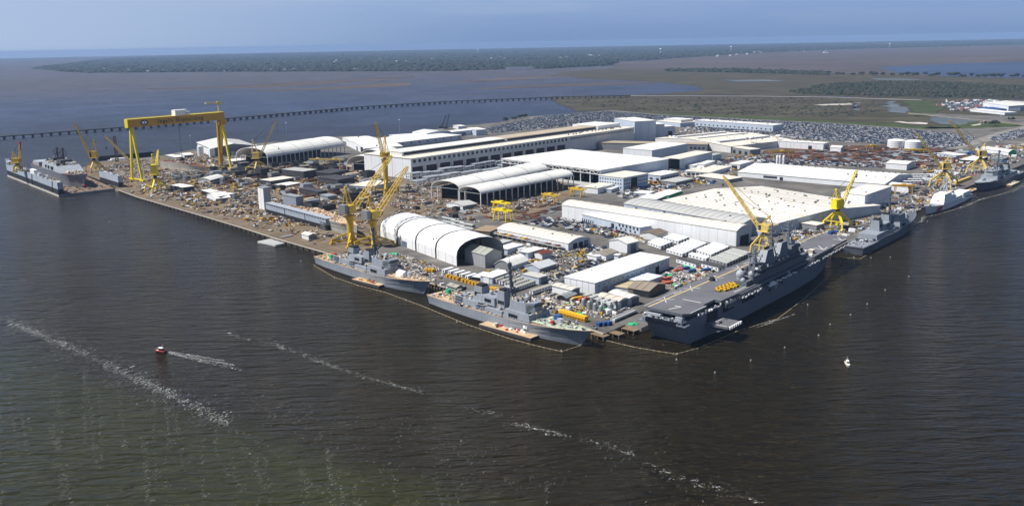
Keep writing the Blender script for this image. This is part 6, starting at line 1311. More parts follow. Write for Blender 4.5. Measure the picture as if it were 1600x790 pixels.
TW = trailer_kit(15, 3.4, 3.6, W_WALL, mat('trailer_white_roof', (.72, .73, .73), .5, .12, .3)); TG = trailer_kit(15, 3.4, 3.6, GALV, mat('trailer_grey_roof', (.40, .41, .39), .7, .15, .3)); TD = trailer_kit(17, 4.6, 3.8, W_WALL, B_ROOF); TL = trailer_kit(19, 3.4, 3.4, W_WALL, mat('long_trailer_roof', (.34, .33, .28), .7, .12, .3), 7)
def trailer_block(L_, N_, R_, n, k, label, group, rows=1):
    z = G + 3.6; l, nn, r = (at(q[0], q[1], z) for q in (L_, N_, R_)); u = (r - nn) / n; v = l - nn; a = math.atan2(v.y, v.x)
    for i in range(n):
        for j in range(rows):
            c = nn + u * (i + .5) + v * ((j + .5) / rows); c.z = G; o = dup(k, c + Vector((random.uniform(-.2, .2), random.uniform(-.3, .3), 0)), a, label, group); o['category'] = 'trailer'
            lenk = v.length / rows; o.scale = (min(1.3, (lenk - .6) / 15), min(1.1, u.length / 4.4), 1); foot(c, a, -lenk / 2, -2, lenk / 2, 2)
trailer_block((1034, 370), (1062, 377), (1079, 370.5), 4, TW, 'white office trailer in the small rearmost block beside the long white hall', 'white office trailers, rearmost block')
trailer_block((1008, 376), (1037, 386), (1056, 378.5), 4, TW, 'white office trailer in the left block behind the big warehouse', 'white office trailers, left block')
trailer_block((1040, 389), (1068, 397), (1108, 379), 8, TW, 'white office trailer in the long double-width block in the middle of the trailer field', 'white office trailers, middle block')
trailer_block((1086, 389), (1114, 398), (1143, 385), 7, TW, 'white office trailer in the block just right of the middle block', 'white office trailers, right block')
trailer_block((1074, 396), (1105, 404), (1112, 401), 2, TW, 'white office trailer in the short pair ahead of the two big blocks', 'white office trailers, short pair')
trailer_block((1107, 403), (1138, 411.5), (1175, 394), 9, TG, 'greyish office trailer in the block nearest the assault ship island', 'grey-roofed office trailers by the ship')
trailer_block((1057, 404.5), (1089, 413.5), (1094, 411), 1, TD, 'white-walled office trailer with a black roof facing the warehouse corner', None)
trailer_block((1093, 411), (1122, 418), (1131, 414), 2, TD, 'office trailer with a black roof right of the black-roofed one by the warehouse', 'pair of dark-roofed office trailers')
trailer_block((769, 443), (771, 445), (804, 431), 1, TL, 'long', None) if False else None
def place(k, px, rz, label, group=None, sc=(1, 1, 1), g=G, pad=2.0):
    o = dup(k, at(px[0], px[1], g), rz, label, group); o.scale = sc; foot(o.location, rz, -pad * 1.5, -pad, pad * 1.5, pad); return o
for i in range(5):
    a, b_ = at(770 + i * 9, 444 + i * 2.6, 3), at(801 + i * 9, 433 + i * 2.6, 3); c = (a + b_) / 2
    o = dup(TL, c, math.atan2(b_.y - a.y, b_.x - a.x), 'long trailer with a grey-brown roof in the row of five behind the nearer destroyer', 'long grey-brown roofed trailers'); foot(c, YA, -10, -2, 10, 2)
place(TL, (846, 455.5), YA, 'single long white trailer with a dark side beside the plain white shed', sc=(1.15, 1, 1))
for i in range(3): place(TW, (1452 + i * 9, 283 - i * 6), YA + 1.57, 'white trailer in the small rank beneath the two far right cranes', 'white trailers below the far cranes')
for i in range(4): place(TW, (1424 + i * 3.5, 287 - i * 3.5), R(-4), 'pale flat trailer in the rank right of the vented white hall', 'trailers right of the vented hall', sc=(1.6, 1, 1))
for i in range(6): place(TG, (702 + (i % 3) * 14, 352 + (i % 3) * 4.5 - (i // 3) * 6), R(-44), 'pale office trailer in the cluster behind the white tent', 'trailers behind the white tent', sc=(1.2, 1.3, 1))
for i in range(7): place(TW, (700 + i * 9 if i < 5 else 775 + i * 8, 425 + i * 2.5 if i < 5 else 388 + i), YA, 'small white site hut in the row beside the tent mouth' if i < 5 else 'small white site hut behind the grey gable building', 'small site huts by the tent mouth' if i < 5 else 'small site huts behind the gable building', sc=(.62, .95, .9))

def container_kit(colm, L=6.1, W=2.44, H=2.6):
    b = M().box(-L / 2, -W / 2, .1, L / 2, W / 2, H)
    n_ = int(L / .6)
    for i in range(n_):
        for s_ in (-1, 1): b.box(-L / 2 + .2 + i * .6, s_ * W / 2 - .04, .25, -L / 2 + .5 + i * .6, s_ * W / 2 + .04, H - .15)
    d = M().box(L / 2, -W / 2 + .1, .2, L / 2 + .06, -.04, H - .1).box(L / 2, .04, .2, L / 2 + .06, W / 2 - .1, H - .1)
    for y in (-.8, -.35, .35, .8): d.bar((L / 2 + .1, y, .3), (L / 2 + .1, y, H - .2), .06, .06)
    k = kit('shipping_container', 'container', [('body', b.mesh('body', colm)), ('doors', d.mesh('doors', colm))]); KITS.append(k); return k
CK = {n: container_kit(m) for n, m in (('white', WHT), ('yellow', ORG), ('blue', BLU), ('red', ORR), ('grey', GALV), ('green', GRN), ('tan', TAN), ('black', STEEL))}
for i in range(9): place(CK['yellow'], (700 + i * 5.4 + (i > 3) * 2.5, 433 + i * 1.55 + (i > 3) * .6), YA, 'bright orange-yellow steel crane weight in the row along the quay road', 'orange-yellow weights along the quay', sc=(.6, .9, .9))
for i in range(3): place(CK['yellow'], (668 + i * 4.5, 423.5 + i * .6), YA, 'yellow block in the small group left of the quay road row', 'small group of yellow blocks', sc=(.6, .9, .9))
for i in range(3): place(CK['yellow'], (766 + i * 5, 452.5 + i * .7), YA, 'yellow block beside the open lean-to behind the nearer destroyer', 'yellow blocks by the lean-to', sc=(.9, .9, .8))
for i, x in enumerate((936.5, 944.5, 951.5)): place(CK['blue'], (x, 509 - i * .8), YA, ('leftmost', 'middle', 'rightmost')[i] + ' of three blue skips on the quay corner', 'blue skips on the quay corner', sc=(.6, .95, .9))
place(CK['white'], (952, 488.5), YA, 'white container with a green tarpaulin end near the quay corner', sc=(1.5, 1.5, 1.1)); place(CK['green'], (948, 484), YA, 'green container behind the white one near the quay corner', sc=(1.2, 1.2, 1))
place(CK['yellow'], (941, 491.5), YA, 'small yellow box beside the white container near the quay corner', sc=(.4, .6, .8))
for i, (x, y, c_, l_) in enumerate(((1042, 437, 'red', 'long orange-red skip right of the pale flat-roofed shed'), (1060, 424, 'red', 'red-orange skip in the scrap area behind the trailers'), (1070, 421, 'blue', 'blue container beside the red-orange skip'), (1080, 425, 'blue', 'blue-grey container in the scrap area'), (1104, 423, 'blue', 'blue container under the dark-roofed trailers'), (1044, 444, 'red', 'dull red box against the brown open shed'), (888, 462, 'yellow', 'yellow box beside the plain white shed'), (902, 468, 'yellow', 'yellow skip in the clutter before the big warehouse'), (912, 469.5, 'red', 'dark red skip next to the yellow one before the warehouse'))):
    place(CK[c_], (x, y), R(30), l_, sc=(1.3, 1.1, .8))
lw = thing('crane_girder', 'long bright orange-yellow lattice girder lying on the quay near the corner', 'girder', at(873.5, 492, 3), 0); d = at(914, 503.5, 3) - lw.location; lw.rotation_euler.z = math.atan2(d.y, d.x); n_ = 9
foot(lw.location, lw.rotation_euler.z, 0, -2, d.length, 4)
for i in range(n_):
    s_ = M(); x0, x1 = d.length * i / n_ + .15, d.length * (i + 1) / n_ - .15; s_.box(x0, 0, .4, x1, 3.2, 3.6); s_.obj('girder_section', mat('girder_orange_yellow', (.80, .46, .02), .5, .08, .2) if i == 0 else MATS['girder_orange_yellow'], lw)
M().lattice((0, -.15, 2), (d.length, -.15, 2), .4, .4, 18, .3).box(-.5, .6, 1, -.05, 2.6, 3).obj('bracing', ORG, lw)
# silver tanks under flat roofs near the quay corner
for r_ in range(2):
    for i in range(4):
        p = at(912 + i * 9 + r_ * 14, 476 + i * 3.6 + r_ * -2.5 + 4, 3)
        tk = thing('upright_tank', 'upright silver-grey tank under the flat roofs near the quay corner', 'tank', p, YA, 'silver tanks near the quay corner'); M().tube((0, 0, .5), (0, 0, 5), 1.5, 1.5, 14).dome((0, 0, 5), 1.5, 14, 3).obj('shell', GALV, tk); M().bar((1.2, 0, 0), (1.2, 0, .6), .3, .3).bar((-1.2, 0, 0), (-1.2, 0, .6), .3, .3).obj('feet', STEEL, tk)
for i in range(5):
    p = at(914 + i * 8.5, 474 + i * 3.2, 3); cn = thing('flat_canopy', 'low flat grey-green roof on posts over the silver tanks', 'canopy', p, YA, 'flat roofs over the silver tanks'); M().box(-1, -2, 5.9, 9, 1.4, 6.2).obj('roof', G_ROOF, cn)
    for x in (-.6, 8.6):
        for y in (-1.7, 1.1): piece('post', cn, x - .12, y - .12, 0, x + .12, y + .12, 5.9, STEEL)

# --- vehicles
def car_mesh(m, kind='car'):
    b = M(); W = .92
    if kind == 'car':
        pr = [(-2.2, .35), (-2.25, .85), (-1.75, .98), (-1.25, 1.42), (.25, 1.42), (.95, .98), (2.0, .88), (2.2, .62), (2.2, .35)]
    else:
        pr = [(-2.7, .45), (-2.7, 1.05), (-.9, 1.05), (-.75, 1.75), (.7, 1.75), (1.2, 1.15), (2.5, 1.05), (2.65, .8), (2.65, .45)]
    n = len(pr); V = [(x, -W, z) for x, z in pr] + [(x, W, z) for x, z in pr]
    F = [tuple(range(n))[::-1], tuple(range(n, 2 * n))] + [(i, (i + 1) % n, n + (i + 1) % n, n + i) for i in range(n)]
    b.add(V, F); b.m = [0] * len(F)
    gi = (2, 4) if kind == 'car' else (2, 4)
    for i in gi: b.m[2 + i] = 1
    tz = 1.36 if kind == 'car' else 1.66; x0, x1 = (-1.15, .25) if kind == 'car' else (-.7, .7)
    for s_ in (-1, 1): b.add([(x0 - .35, s_ * (W + .01), 1.0), (x1 + .5, s_ * (W + .01), 1.0), (x1, s_ * (W + .01), tz), (x0, s_ * (W + .01), tz)], [(0, 1, 2, 3) if s_ < 0 else (3, 2, 1, 0)], 1)
    for x in (-1.35, 1.35):
        for s_ in (-1, 1): b.tube((x, s_ * (W - .12), .33), (x, s_ * (W + .03), .33), .33, .33, 8, 2)
    return b.mesh('parked_car' if kind == 'car' else 'pickup_truck', [m, GLASS, RUB])
PAINT = [('white', WHT, 6), ('silver', mat('silver_car_paint', (.42, .44, .46), .3, .05, 1, metal=.4), 3), ('black', mat('black_car_paint', (.012, .014, .022), .25, .1, 1), 10), ('dark grey', mat('dark_grey_car_paint', (.08, .085, .095), .3, .1, 1), 3), ('blue', mat('blue_car_paint', (.025, .05, .14), .3, .1, 1), 4), ('red', mat('red_car_paint', (.25, .02, .02), .3, .1, 1), 1), ('tan', mat('tan_car_paint', (.32, .28, .21), .35, .1, 1), 1)]
CARS = []
for n_, m_, wt in PAINT:
    for kd in ('car', 'pickup'): CARS.append((n_, kd, car_mesh(m_, kd), m_, wt))
CW = [c[4] for c in CARS]
def lot(poly, rowgap=15.5, dens=.86, ang=None, seed=1, bay=2.75):
    """parking positions in double rows along the yard axis"""
    r = random.Random(seed); P = [at(x, y, 3) for x, y in poly]; ang = YA if ang is None else ang; c, s = math.cos(ang), math.sin(ang)
    U = [(p.x * c + p.y * s, -p.x * s + p.y * c) for p in P]; u0, u1 = min(u[0] for u in U), max(u[0] for u in U); v0, v1 = min(u[1] for u in U), max(u[1] for u in U); out = []
    v = v0 + 3
    while v < v1:
        for k, dv in enumerate((0, 5.3)):
            u = u0 + 1
            while u < u1:
                if r.random() < dens:
                    x, y = u * c - (v + dv) * s, u * s + (v + dv) * c
                    if inpoly(x, y, P) and not occupied(x, y, 1.5): out.append((x, y, ang + math.pi / 2 + (math.pi if r.random() < .5 else 0) + r.uniform(-.04, .04)))
                u += bay
        v += rowgap
    return out
near = lot([(818, 350), (842, 341), (884, 341), (930, 350), (985, 366), (950, 372), (925, 366), (880, 358)], 13, .62, seed=2) + lot([(866, 433), (905, 415), (950, 398), (965, 402), (905, 425), (885, 430)], 11, .62, seed=3) + lot([(872, 452), (846, 444), (868, 432), (884, 440)], 12, .5, seed=4) + \
    lot([(960, 305), (985, 290), (1040, 282), (1080, 290), (1020, 300), (975, 312)], 14, .4, seed=5) + lot([(1215, 375), (1290, 360), (1290, 352), (1240, 362)], 9, .4, seed=6) + lot([(900, 395), (926, 380), (950, 388), (930, 396)], 12, .5, seed=7) + lot([(1390, 300), (1440, 280), (1450, 288), (1400, 312)], 10, .35, seed=8)
farl = lot([(716, 212), (790, 194), (860, 180), (950, 174.5), (1035, 181), (1120, 185), (1300, 194), (1440, 204), (1522, 214), (1512, 226), (1470, 233), (1400, 226), (1290, 219.5), (1225, 211), (1085, 198), (960, 190), (800, 205)], 11.6, .93, seed=9) + lot([(1545, 216), (1640, 190), (1640, 206), (1560, 222)], 12, .9, seed=10) + \
    lot([(1060, 197), (1210, 207), (1280, 219), (1200, 214), (1100, 205)], 13, .6, seed=11) + lot([(1120, 250), (1200, 245), (1380, 258), (1380, 262), (1200, 256), (1130, 262)], 12, .6, seed=12)
far_out = lot([(1470, 160), (1545, 156), (1560, 172), (1490, 172)], 12, .8, seed=13)
near.sort(key=lambda q: q[1]); farl.sort(key=lambda q: q[1])
allc = near + farl; indiv = allc[:300]; rest = allc[300:] + far_out
CARTAG = []
for x, y, a_ in indiv:
    c_ = random.choices(CARS, CW)[0]; o = mkobj('parked_car' if c_[1] == 'car' else 'pickup_truck', c_[2], None, (x, y, G + .02), a_)
    wh_ = near_mark(x, y) if False else None; CARTAG.append((o, c_, x, y))
def car_mass(name, cars, label, z):
    r = random.Random(4); V = []; F = []; MI = []
    for x, y, a_ in cars:
        c, s = math.cos(a_), math.sin(a_); mi = r.choices(range(len(PAINT)), [p[2] for p in PAINT])[0]; zz = z if y < 3000 else z
        for bx in ((-2.2, -.9, .25, 2.2, .9, .95, mi), (-1.2, -.85, .95, .7, .85, 1.45, len(PAINT))):
            n = len(V); V += [(x + c * X - s * Y, y + s * X + c * Y, zz + Z) for Z in (bx[2], bx[5]) for X, Y in (((bx[0], bx[1]), (bx[3], bx[1]), (bx[3], bx[4]), (bx[0], bx[4])) if Z == bx[2] or bx[6] < len(PAINT) else ((bx[0] + .3, bx[1] + .1), (bx[3] - .5, bx[1] + .1), (bx[3] - .5, bx[4] - .1), (bx[0] + .3, bx[4] - .1)))]
            F += [(n, n + 1, n + 5, n + 4), (n + 1, n + 2, n + 6, n + 5), (n + 2, n + 3, n + 7, n + 6), (n + 3, n, n + 4, n + 7), (n + 4, n + 5, n + 6, n + 7)]; MI += [bx[6]] * 4 + [mi]
    me = bpy.data.meshes.new(name); me.from_pydata(V, [], F)
    for p in PAINT: me.materials.append(p[1])
    me.materials.append(GLASS); me.polygons.foreach_set('material_index', MI); return tag(mkobj(name, me), label, 'cars', kind='stuff')
car_mass('distant_parked_cars', allc[300:], 'thousands of distant cars packed in rows in the car park behind the yard', G + .02)
car_mass('distant_parked_cars', far_out, 'far cars and trucks packed beside the warehouse beyond the marsh', 1.6)
print('CARS', len(near), len(farl), len(far_out))

# --- goods prototypes scattered through the yards
def scrap_mesh(m, n, s, seed, h=1.2):
    r = random.Random(seed); b = M()
    for i in range(n): b.rbox(r.gauss(0, s * .4), r.gauss(0, s * .3), 0, r.uniform(.3, 2), r.uniform(.2, .9), r.uniform(.2, h), r.uniform(0, 3), r.randrange(len(m)))
    return b.mesh('pile', m)
def plates_mesh(m, L, W, n, seed):
    r = random.Random(seed); b = M()
    for i in range(n): b.rbox(r.uniform(-.3, .3), r.uniform(-.3, .3), .25 + i * .18, L * r.uniform(.85, 1), W * r.uniform(.85, 1), .14, r.uniform(-.05, .05))
    for x in (-L * .35, L * .35): b.box(x - .15, -W / 2, 0, x + .15, W / 2, .25)
    return b.mesh('plates', m)
def pipes_mesh(m, L, n, seed):
    r = random.Random(seed); b = M()
    for row in range(3):
        for i in range(n - row): y = (i - (n - row) / 2) * .75; b.tube((-L / 2 + r.uniform(-.4, .4), y, .35 + row * .62), (L / 2, y, .35 + row * .62), .34, .34, 6)
    return b.mesh('pipes', m)
def block_mesh(m, L, W, H):
    b = M(); b.box(-L / 2, -W / 2, .8, L / 2, W / 2, 1.2).box(-L / 2, -W / 2, .8, -L / 2 + .25, W / 2, H).box(-L / 2, W / 2 - .25, .8, L / 2, W / 2, H).box(L / 2 - .25, -W / 2, .8, L / 2, W / 2, H * .9).box(-L / 2, -.15, .8, L / 2, .15, H * .85)
    n_ = int(L / 1.6)
    for i in range(n_ + 1): b.box(-L / 2 + L * i / n_ - .12, -W / 2 - .3, .8, -L / 2 + L * i / n_ + .12, -W / 2, H).box(-L / 2 + L * i / n_ - .08, -W / 2, H - .9, -L / 2 + L * i / n_ + .08, W / 2, H)
    b.box(-L / 2, -W / 2 - .05, .8, L / 2, -W / 2 + .2, H)
    for x in (-L / 3, 0, L / 3): b.box(x - .6, -W / 2 + .6, 0, x + .6, W / 2 - .6, .8)
    return b.mesh('steel_block', m)
def scaffold_mesh(m, L, W, H):
    b = M()
    for i in range(int(L / 2.4) + 1):
        for y in (-W / 2, W / 2): b.bar((-L / 2 + i * 2.4, y, 0), (-L / 2 + i * 2.4, y, H), .16, .16)
    for k in range(1, int(H / 2) + 1):
        for y in (-W / 2, W / 2): b.bar((-L / 2, y, k * 2), (L / 2, y, k * 2), .14, .14)
        b.box(-L / 2, -W / 2, k * 2 - .1, L / 2, W / 2, k * 2)
    return b.mesh('scaffold', m)
def machine_mesh(m1, m2):
    b = M(); b.box(-1.5, -.8, .4, 1.5, .8, 1.5, 0).box(-1.2, -.7, 1.5, .2, .7, 2.1, 1).bar((.6, 0, 1.5), (2.6, 0, 2.6), .25, .25, 0)
    for x in (-.9, .9):
        for y in (-.8, .8): b.tube((x, y - .15, .4), (x, y + .15, .4), .4, .4, 8, 2)
    return b.mesh('machine', [m1, m2, RUB])
def heap_mesh(m, s, seed):
    r = random.Random(seed); b = M()
    for i in range(7): b.dome((r.uniform(-s, s) * .6, r.uniform(-s, s) * .5, 0), r.uniform(.5, 1) * s * .5, 7, 3, 0, False, r.uniform(.4, .9))
    return b.mesh('heap', m)
def reel_mesh(m): return M().tube((0, -.9, 1.1), (0, -.75, 1.1), 1.1, 1.1, 14).tube((0, .75, 1.1), (0, .9, 1.1), 1.1, 1.1, 14).tube((0, -.75, 1.1), (0, .75, 1.1), .6, .6, 12).mesh('reel', m)
GOODS = {
 'scrap': [('scrap_pile', 'pile', scrap_mesh([STEEL, RUST, GALV, WHT], 18, 5, i), 3) for i in range(4)],
 'palescrap': [('material_pile', 'pile', scrap_mesh([WHT, GALV, TAN, STEEL, WHT], 20, 5, 20 + i), 3) for i in range(4)],
 'plates': [('plate_stack', 'steel plates', plates_mesh(m_, 11, 3.2, n_, i), 4) for i, (m_, n_) in enumerate(((RUST, 5), (STEEL, 4), (RUST, 3), (GALV, 3)))],
 'pipes': [('pipe_bundle', 'pipes', pipes_mesh(m_, 8, 5, i), 3) for i, m_ in enumerate((GALV, RUST, STEEL))],
 'blocks': [('steel_hull_block', 'steel block', block_mesh(m_, l_, w_, h_), max(l_, w_) * .55) for m_, l_, w_, h_ in ((STEEL, 16, 10, 6), (STEEL, 12, 12, 8), (RUST, 14, 9, 4), (GALV, 11, 8, 5), (TAN, 13, 9, 4), (NAVY_L, 12, 8, 6), (STEEL, 18, 8, 5))],
 'scaffold': [('scaffold_tower', 'scaffold', scaffold_mesh(m_, l_, 3.2, h_), 3) for m_, l_, h_ in ((GALV, 7.2, 8), (GALV, 12, 6), (YEL, 4.8, 7))],
 'machines': [('yard_machine', 'machine', machine_mesh(a_, b2), 2) for a_, b2 in ((YEL, BLK), (ORG, BLK), (WHT, BLK), (GALV, BLK), (TAN, STEEL), (STEEL, WHT))],
 'tarps': [('green_tarpaulin', 'tarpaulin', heap_mesh(GRN, 3, 1), 2)],
 'reels': [('cable_reel', 'reel', reel_mesh(m_), 2) for m_ in (WOOD, STEEL)],
}
NAMES = {'scrap': 'scrap pile', 'palescrap': 'pile of pale materials', 'plates': 'stack of steel plates', 'pipes': 'bundle of pipes', 'blocks': 'ribbed open hull block', 'scaffold': 'scaffold tower', 'machines': 'wheeled yard machine', 'tarps': 'tarpaulin heap', 'reels': 'cable reel'}
MARKS = [(245, 299, 'the bright quay portal crane'), (207, 283, 'the left gantry leg'), (353, 264, 'the right gantry leg'), (290, 255, 'the curved unfinished hull'), (340, 240, 'the white dock shed'), (403, 269, 'the pale lattice-boom crane'), (470, 255, 'the long barrel roof'), (330, 303, 'the small arched tents'), (411, 326, 'the white steel tower'), (465, 342, 'the grey caisson'), (515, 285, 'the black hull blocks'), (549, 381, 'the left column crane'), (585, 384, 'the right column crane'), (604, 301, 'the tall steep-boom crane'), (430, 372, 'the empty grey float'), (590, 245, 'the short barrel roofs'), (700, 305, 'the twin vaulted canopies'), (785, 340, 'the front yellow portal cranes'), (880, 312, 'the paired portal cranes'), (660, 395, 'the white tent'), (760, 410, 'the grey gable building'), (830, 375, 'the curved-roof shed'), (843, 424, 'the metal-roofed gable shed'), (893, 460, 'the beige-roofed white shed'), (945, 440, 'the big plain warehouse'), (947, 404, 'the brown-grey roofed shed'), (967, 480, 'the curved beige shed'), (920, 488, 'the silver tanks'), (1014, 458, 'the open brown shed'), (1070, 422, 'the dark-roofed trailers'), (1060, 388, 'the white trailer field'), (940, 350, 'the longest white hall'), (1027, 372, 'the dark-roofed shed'), (974, 292, 'the office block'), (1040, 286, 'the low white wing'), (1100, 274, 'the dark-bay building'), (1160, 256, 'the three silos'), (1142, 238, 'the fabrication shop'), (1190, 232, 'the white portal cranes'), (1240, 238, 'the long shed row'), (1310, 245, 'the middle plate rows'), (1405, 234, 'the storage tanks'), (1405, 260, 'the grey-ended white shed'), (1307, 357, 'the bright four-legged crane'), (1355, 328, 'the tall blast hall'), (1240, 370, 'the assault ship bow'), (1411, 302, 'the orange portal crane'), (1474, 290, 'the cutter crane'), (1530, 268, 'the farthest right crane'), (1565, 245, 'the green-ended shed'), (1000, 208, 'the tall hall end block'), (1150, 208, 'the very long warehouse'), (1063, 199, 'the back workshop'), (150, 268, 'the dry dock crane'), (705, 442, 'the yellow weight row'), (820, 485, 'the nearer destroyer'), (932, 514, 'the blue skips'), (720, 204, 'the far bank sheds'), (620, 420, 'the second destroyer'), (320, 335, 'the bend of the left quay')]
MARKW = [(at(x, y, 3), t) for x, y, t in MARKS]
def near_mark(x, y): return min(MARKW, key=lambda m: (m[0].x - x) ** 2 + (m[0].y - y) ** 2)[1]
def sizeword(s, lo, hi): return 'small' if s < lo else ('large' if s > hi else 'middling')
MATW = {}
_q0 = at(500, 392, 3); _qd = at(944, 521, 3) - _q0; _qd.normalize()
def lane(x, y, r):
    dx, dy = x - _q0.x, y - _q0.y; u = dx * _qd.x + dy * _qd.y; d = -dx * _qd.y + dy * _qd.x
    if u > 60: return False
    if 1 < d < 28: return r.random() > .14
    if 56 < d < 66 or 118 < d < 127 or 182 < d < 192: return r.random() > .06
    return (u % 95) < 11 and r.random() > .08
def scatter(kind, poly, n, where, seed, ang=YA, sc=(.7, 1.2), over=False):
    r = random.Random(seed); P = [at(x, y, 3) for x, y in poly]; xs = [p.x for p in P]; ys = [p.y for p in P]; k = t = 0
    while k < n and t < n * 30:
        t += 1; x, y = r.uniform(min(xs), max(xs)), r.uniform(min(ys), max(ys)); g_ = r.choice(GOODS[kind]); s = r.uniform(*sc); rad = g_[3] * s
        if not inpoly(x, y, P) or occupied(x, y, rad * .8) or lane(x, y, r): continue
        rz = ang + r.choice((0, math.pi / 2, math.pi, -math.pi / 2)) + r.uniform(-.12, .12); foot(Vector((x, y, 0)), rz, -rad * .7, -rad * .5, rad * .7, rad * .5)
        o = mkobj(g_[0], g_[2], None, (x, y, G + .02), rz); o.scale = (s, s, s * r.uniform(.8, 1.1)); mn = o.data.materials[0].name.replace('_', ' ').replace(' paint', '').replace('galvanised steel', 'galvanised').replace('dark primed steel', 'dark steel').replace('rusty steel', 'rusty')
        nm_ = NAMES[kind][:]; lb = f'{sizeword(s, sc[0] + (sc[1] - sc[0]) * .33, sc[0] + (sc[1] - sc[0]) * .66)} {mn} {nm_} near {near_mark(x, y)}'; tag(o, lb, g_[1], lb + ', several alike'); k += 1
def scatter_boxes(poly, n, where, seed, cols=('white', 'grey', 'tan', 'black', 'blue', 'yellow'), sc=(.5, 1.1)):
    r = random.Random(seed); P = [at(x, y, 3) for x, y in poly]; xs = [p.x for p in P]; ys = [p.y for p in P]; k = t = 0
    while k < n and t < n * 30:
        t += 1; x, y = r.uniform(min(xs), max(xs)), r.uniform(min(ys), max(ys)); s = r.uniform(*sc)
        if not inpoly(x, y, P) or occupied(x, y, 2.2 * s) or lane(x, y, r): continue
        c_ = r.choice(cols); rz = YA + r.choice((0, math.pi / 2)) + r.uniform(-.08, .08); foot(Vector((x, y, 0)), rz, -3 * s, -1.2 * s, 3 * s, 1.2 * s)
        lb = f'{sizeword(s, sc[0] + (sc[1] - sc[0]) * .4, sc[0] + (sc[1] - sc[0]) * .7)} {c_} steel container near {near_mark(x, y)}'; o = dup(CK[c_], (x, y, G + .02), rz, lb, lb + ', several alike'); o.scale = (s, s, s * r.uniform(.8, 1.2)); k += 1
# --- particular pieces of the left yard
def hblock(label, N_, L_, R_, by, m_, roofm=None, name='steel_hull_block', **kw): return B(label, N_, L_, R_, by=by, name=name, wall=m_, lm=m_, roofm=roofm or m_, cat='steel block', **kw)
cais = B('long grey and black steel caisson standing near the left quay', (510, 342), (415, 317), (518, 339.5), by=360, name='steel_caisson', wall=mat('caisson_grey', (.32, .37, .44), .5, .1, .1, streak=.15), lm=MATS['caisson_grey'], roofm=NAVY_L, cat='caisson')
a, b, h = dims(cais); piece('black_base', cais, -.2, -.2, 0, a + .2, b + .2, h * .42, BLK)
for i in range(3): piece('joint', cais, -.3, b * i / 3 - .4, 0, .1, b * i / 3 + .4, h, BLK)
for i in range(24): piece('bracket', cais, -.9, b * i / 24, h - 1.2, 0, b * i / 24 + .8, h - .3, BLK); mkobj('wheel', unit_box(WHT), cais, (-.6, b * (i + .5) / 24, .6)).scale = (.5, .9, .9) if i % 3 == 0 else (.1, .1, .1)
twr = B('tall white box tower at the left end of the grey caisson', (411, 294), (403, 292), (422, 292.5), by=328, name='steel_tower', wall=NAVY_L, lm=WHT, roofm=GALV, panels=[('l', 2, WHT)], cat='tower')
hblock('grey speckled deckhouse block behind the long caisson', (462, 308), (442, 304), (472, 306), 324, mat('deckhouse_block_grey', (.26, .29, .36), .6, .15, .4, rust=.3), GALV)
hblock('black open hull block behind the grey deckhouse block', (497, 300), (468, 294), (506, 297), 308, STEEL, wins=[('l', 6, .1, .9, 1, 2, 2)])
hblock('large black hull block in the middle of the left yard, nearer of two', (528, 281), (496, 277), (546, 276), 291, STEEL)
hblock('long low black hull block behind the nearer large one', (516, 271), (496, 268), (540, 265), 277, STEEL)
hblock('black hull block with a pale rim left of the large black blocks', (474, 268), (437, 265), (486, 264), 280, STEEL, G_ROOF)
hblock('cream-topped block with a black side before the long barrel roof', (423, 283), (411, 280), (458, 277.5), 292, STEEL, C_ROOF)
hblock('small white-topped block right of the cream-topped block', (443, 291), (431, 288), (466, 285.5), 295, GR_WALL, W_ROOF)
hblock('grey box block in the open dirt right of the black blocks', (512, 307), (501, 304), (522, 304), 313, GALV, GALV)
for lb_, N_, L_, R_, by_, kw in (('small white arched tent with a yellowish roof in the left yard', (337, 311), (330, 304), (352, 305), 315, dict(roof='arch', ridge='r', rise=4)), ('white flat container building beside the arched tent on the left', (343, 307), (338, 305), (364, 302), 314, dict()), ('white domed tent behind the clutter below the gantry crane', (328, 282), (319, 279), (337, 276), 286, dict(roof='arch', ridge='r', rise=3)),
        ('white and dark boxy shed left of the arched tent', (328, 301), (317, 297), (338, 298), 308, dict(wall=BLK)), ('white shed beside the bright yellow portal crane on the left quay', (286, 293), (265, 289), (296, 289.5), 300, dict(wall=STEEL)), ('small white shed near the unfinished curved hull on the far left', (275, 246), (262, 242), (282, 244), 250, dict()),
        ('white hut with a blue tarp behind the unfinished curved hull', (288, 243), (277, 240.5), (300, 241), 247, dict(roof='gable', ridge='r', rise=2)), ('small white shed on the quay right of the long grey caisson', (482, 368), (472, 365), (496, 366), 375, dict(roof='gable', ridge='l', rise=1.2)), ('white machine shed under the right gantry leg', (364, 252), (355, 249.5), (382, 249), 258, dict())):
    B(lb_, N_, L_, R_, by=by_, name='shed', wall=kw.pop('wall', GR_WALL), lm=W_WALL, **kw)
us = thing('unfinished_hull', 'long curved pale hull under construction on the ground behind the gantry crane', 'ship', at(258, 262, 3), 0); d = at(322, 268, 3) - us.location; us.rotation_euler.z = math.atan2(d.y, d.x); Lh = d.length; foot(us.location, us.rotation_euler.z, 0, -8, Lh, 8)
hull([(0, 0, 7, 8, 11), (Lh * .3, Lh * .3, 7.5, 8.5, 11), (Lh * .7, Lh * .7, 6, 8, 9), (Lh * .9, Lh * .92, 2, 4, 7), (Lh, Lh * 1.04, .2, .4, 6.4)], mat('primed_hull_beige', (.46, .43, .38), .7, .2, .1, rust=.3), us, zb=0, deckm=RUST)
litter(us, 'deck_gear', 2, Lh * .7, -7, 7, 10.5, 110, [RUST, TAN, ORR, WHT, STEEL], 31, .6, 3)
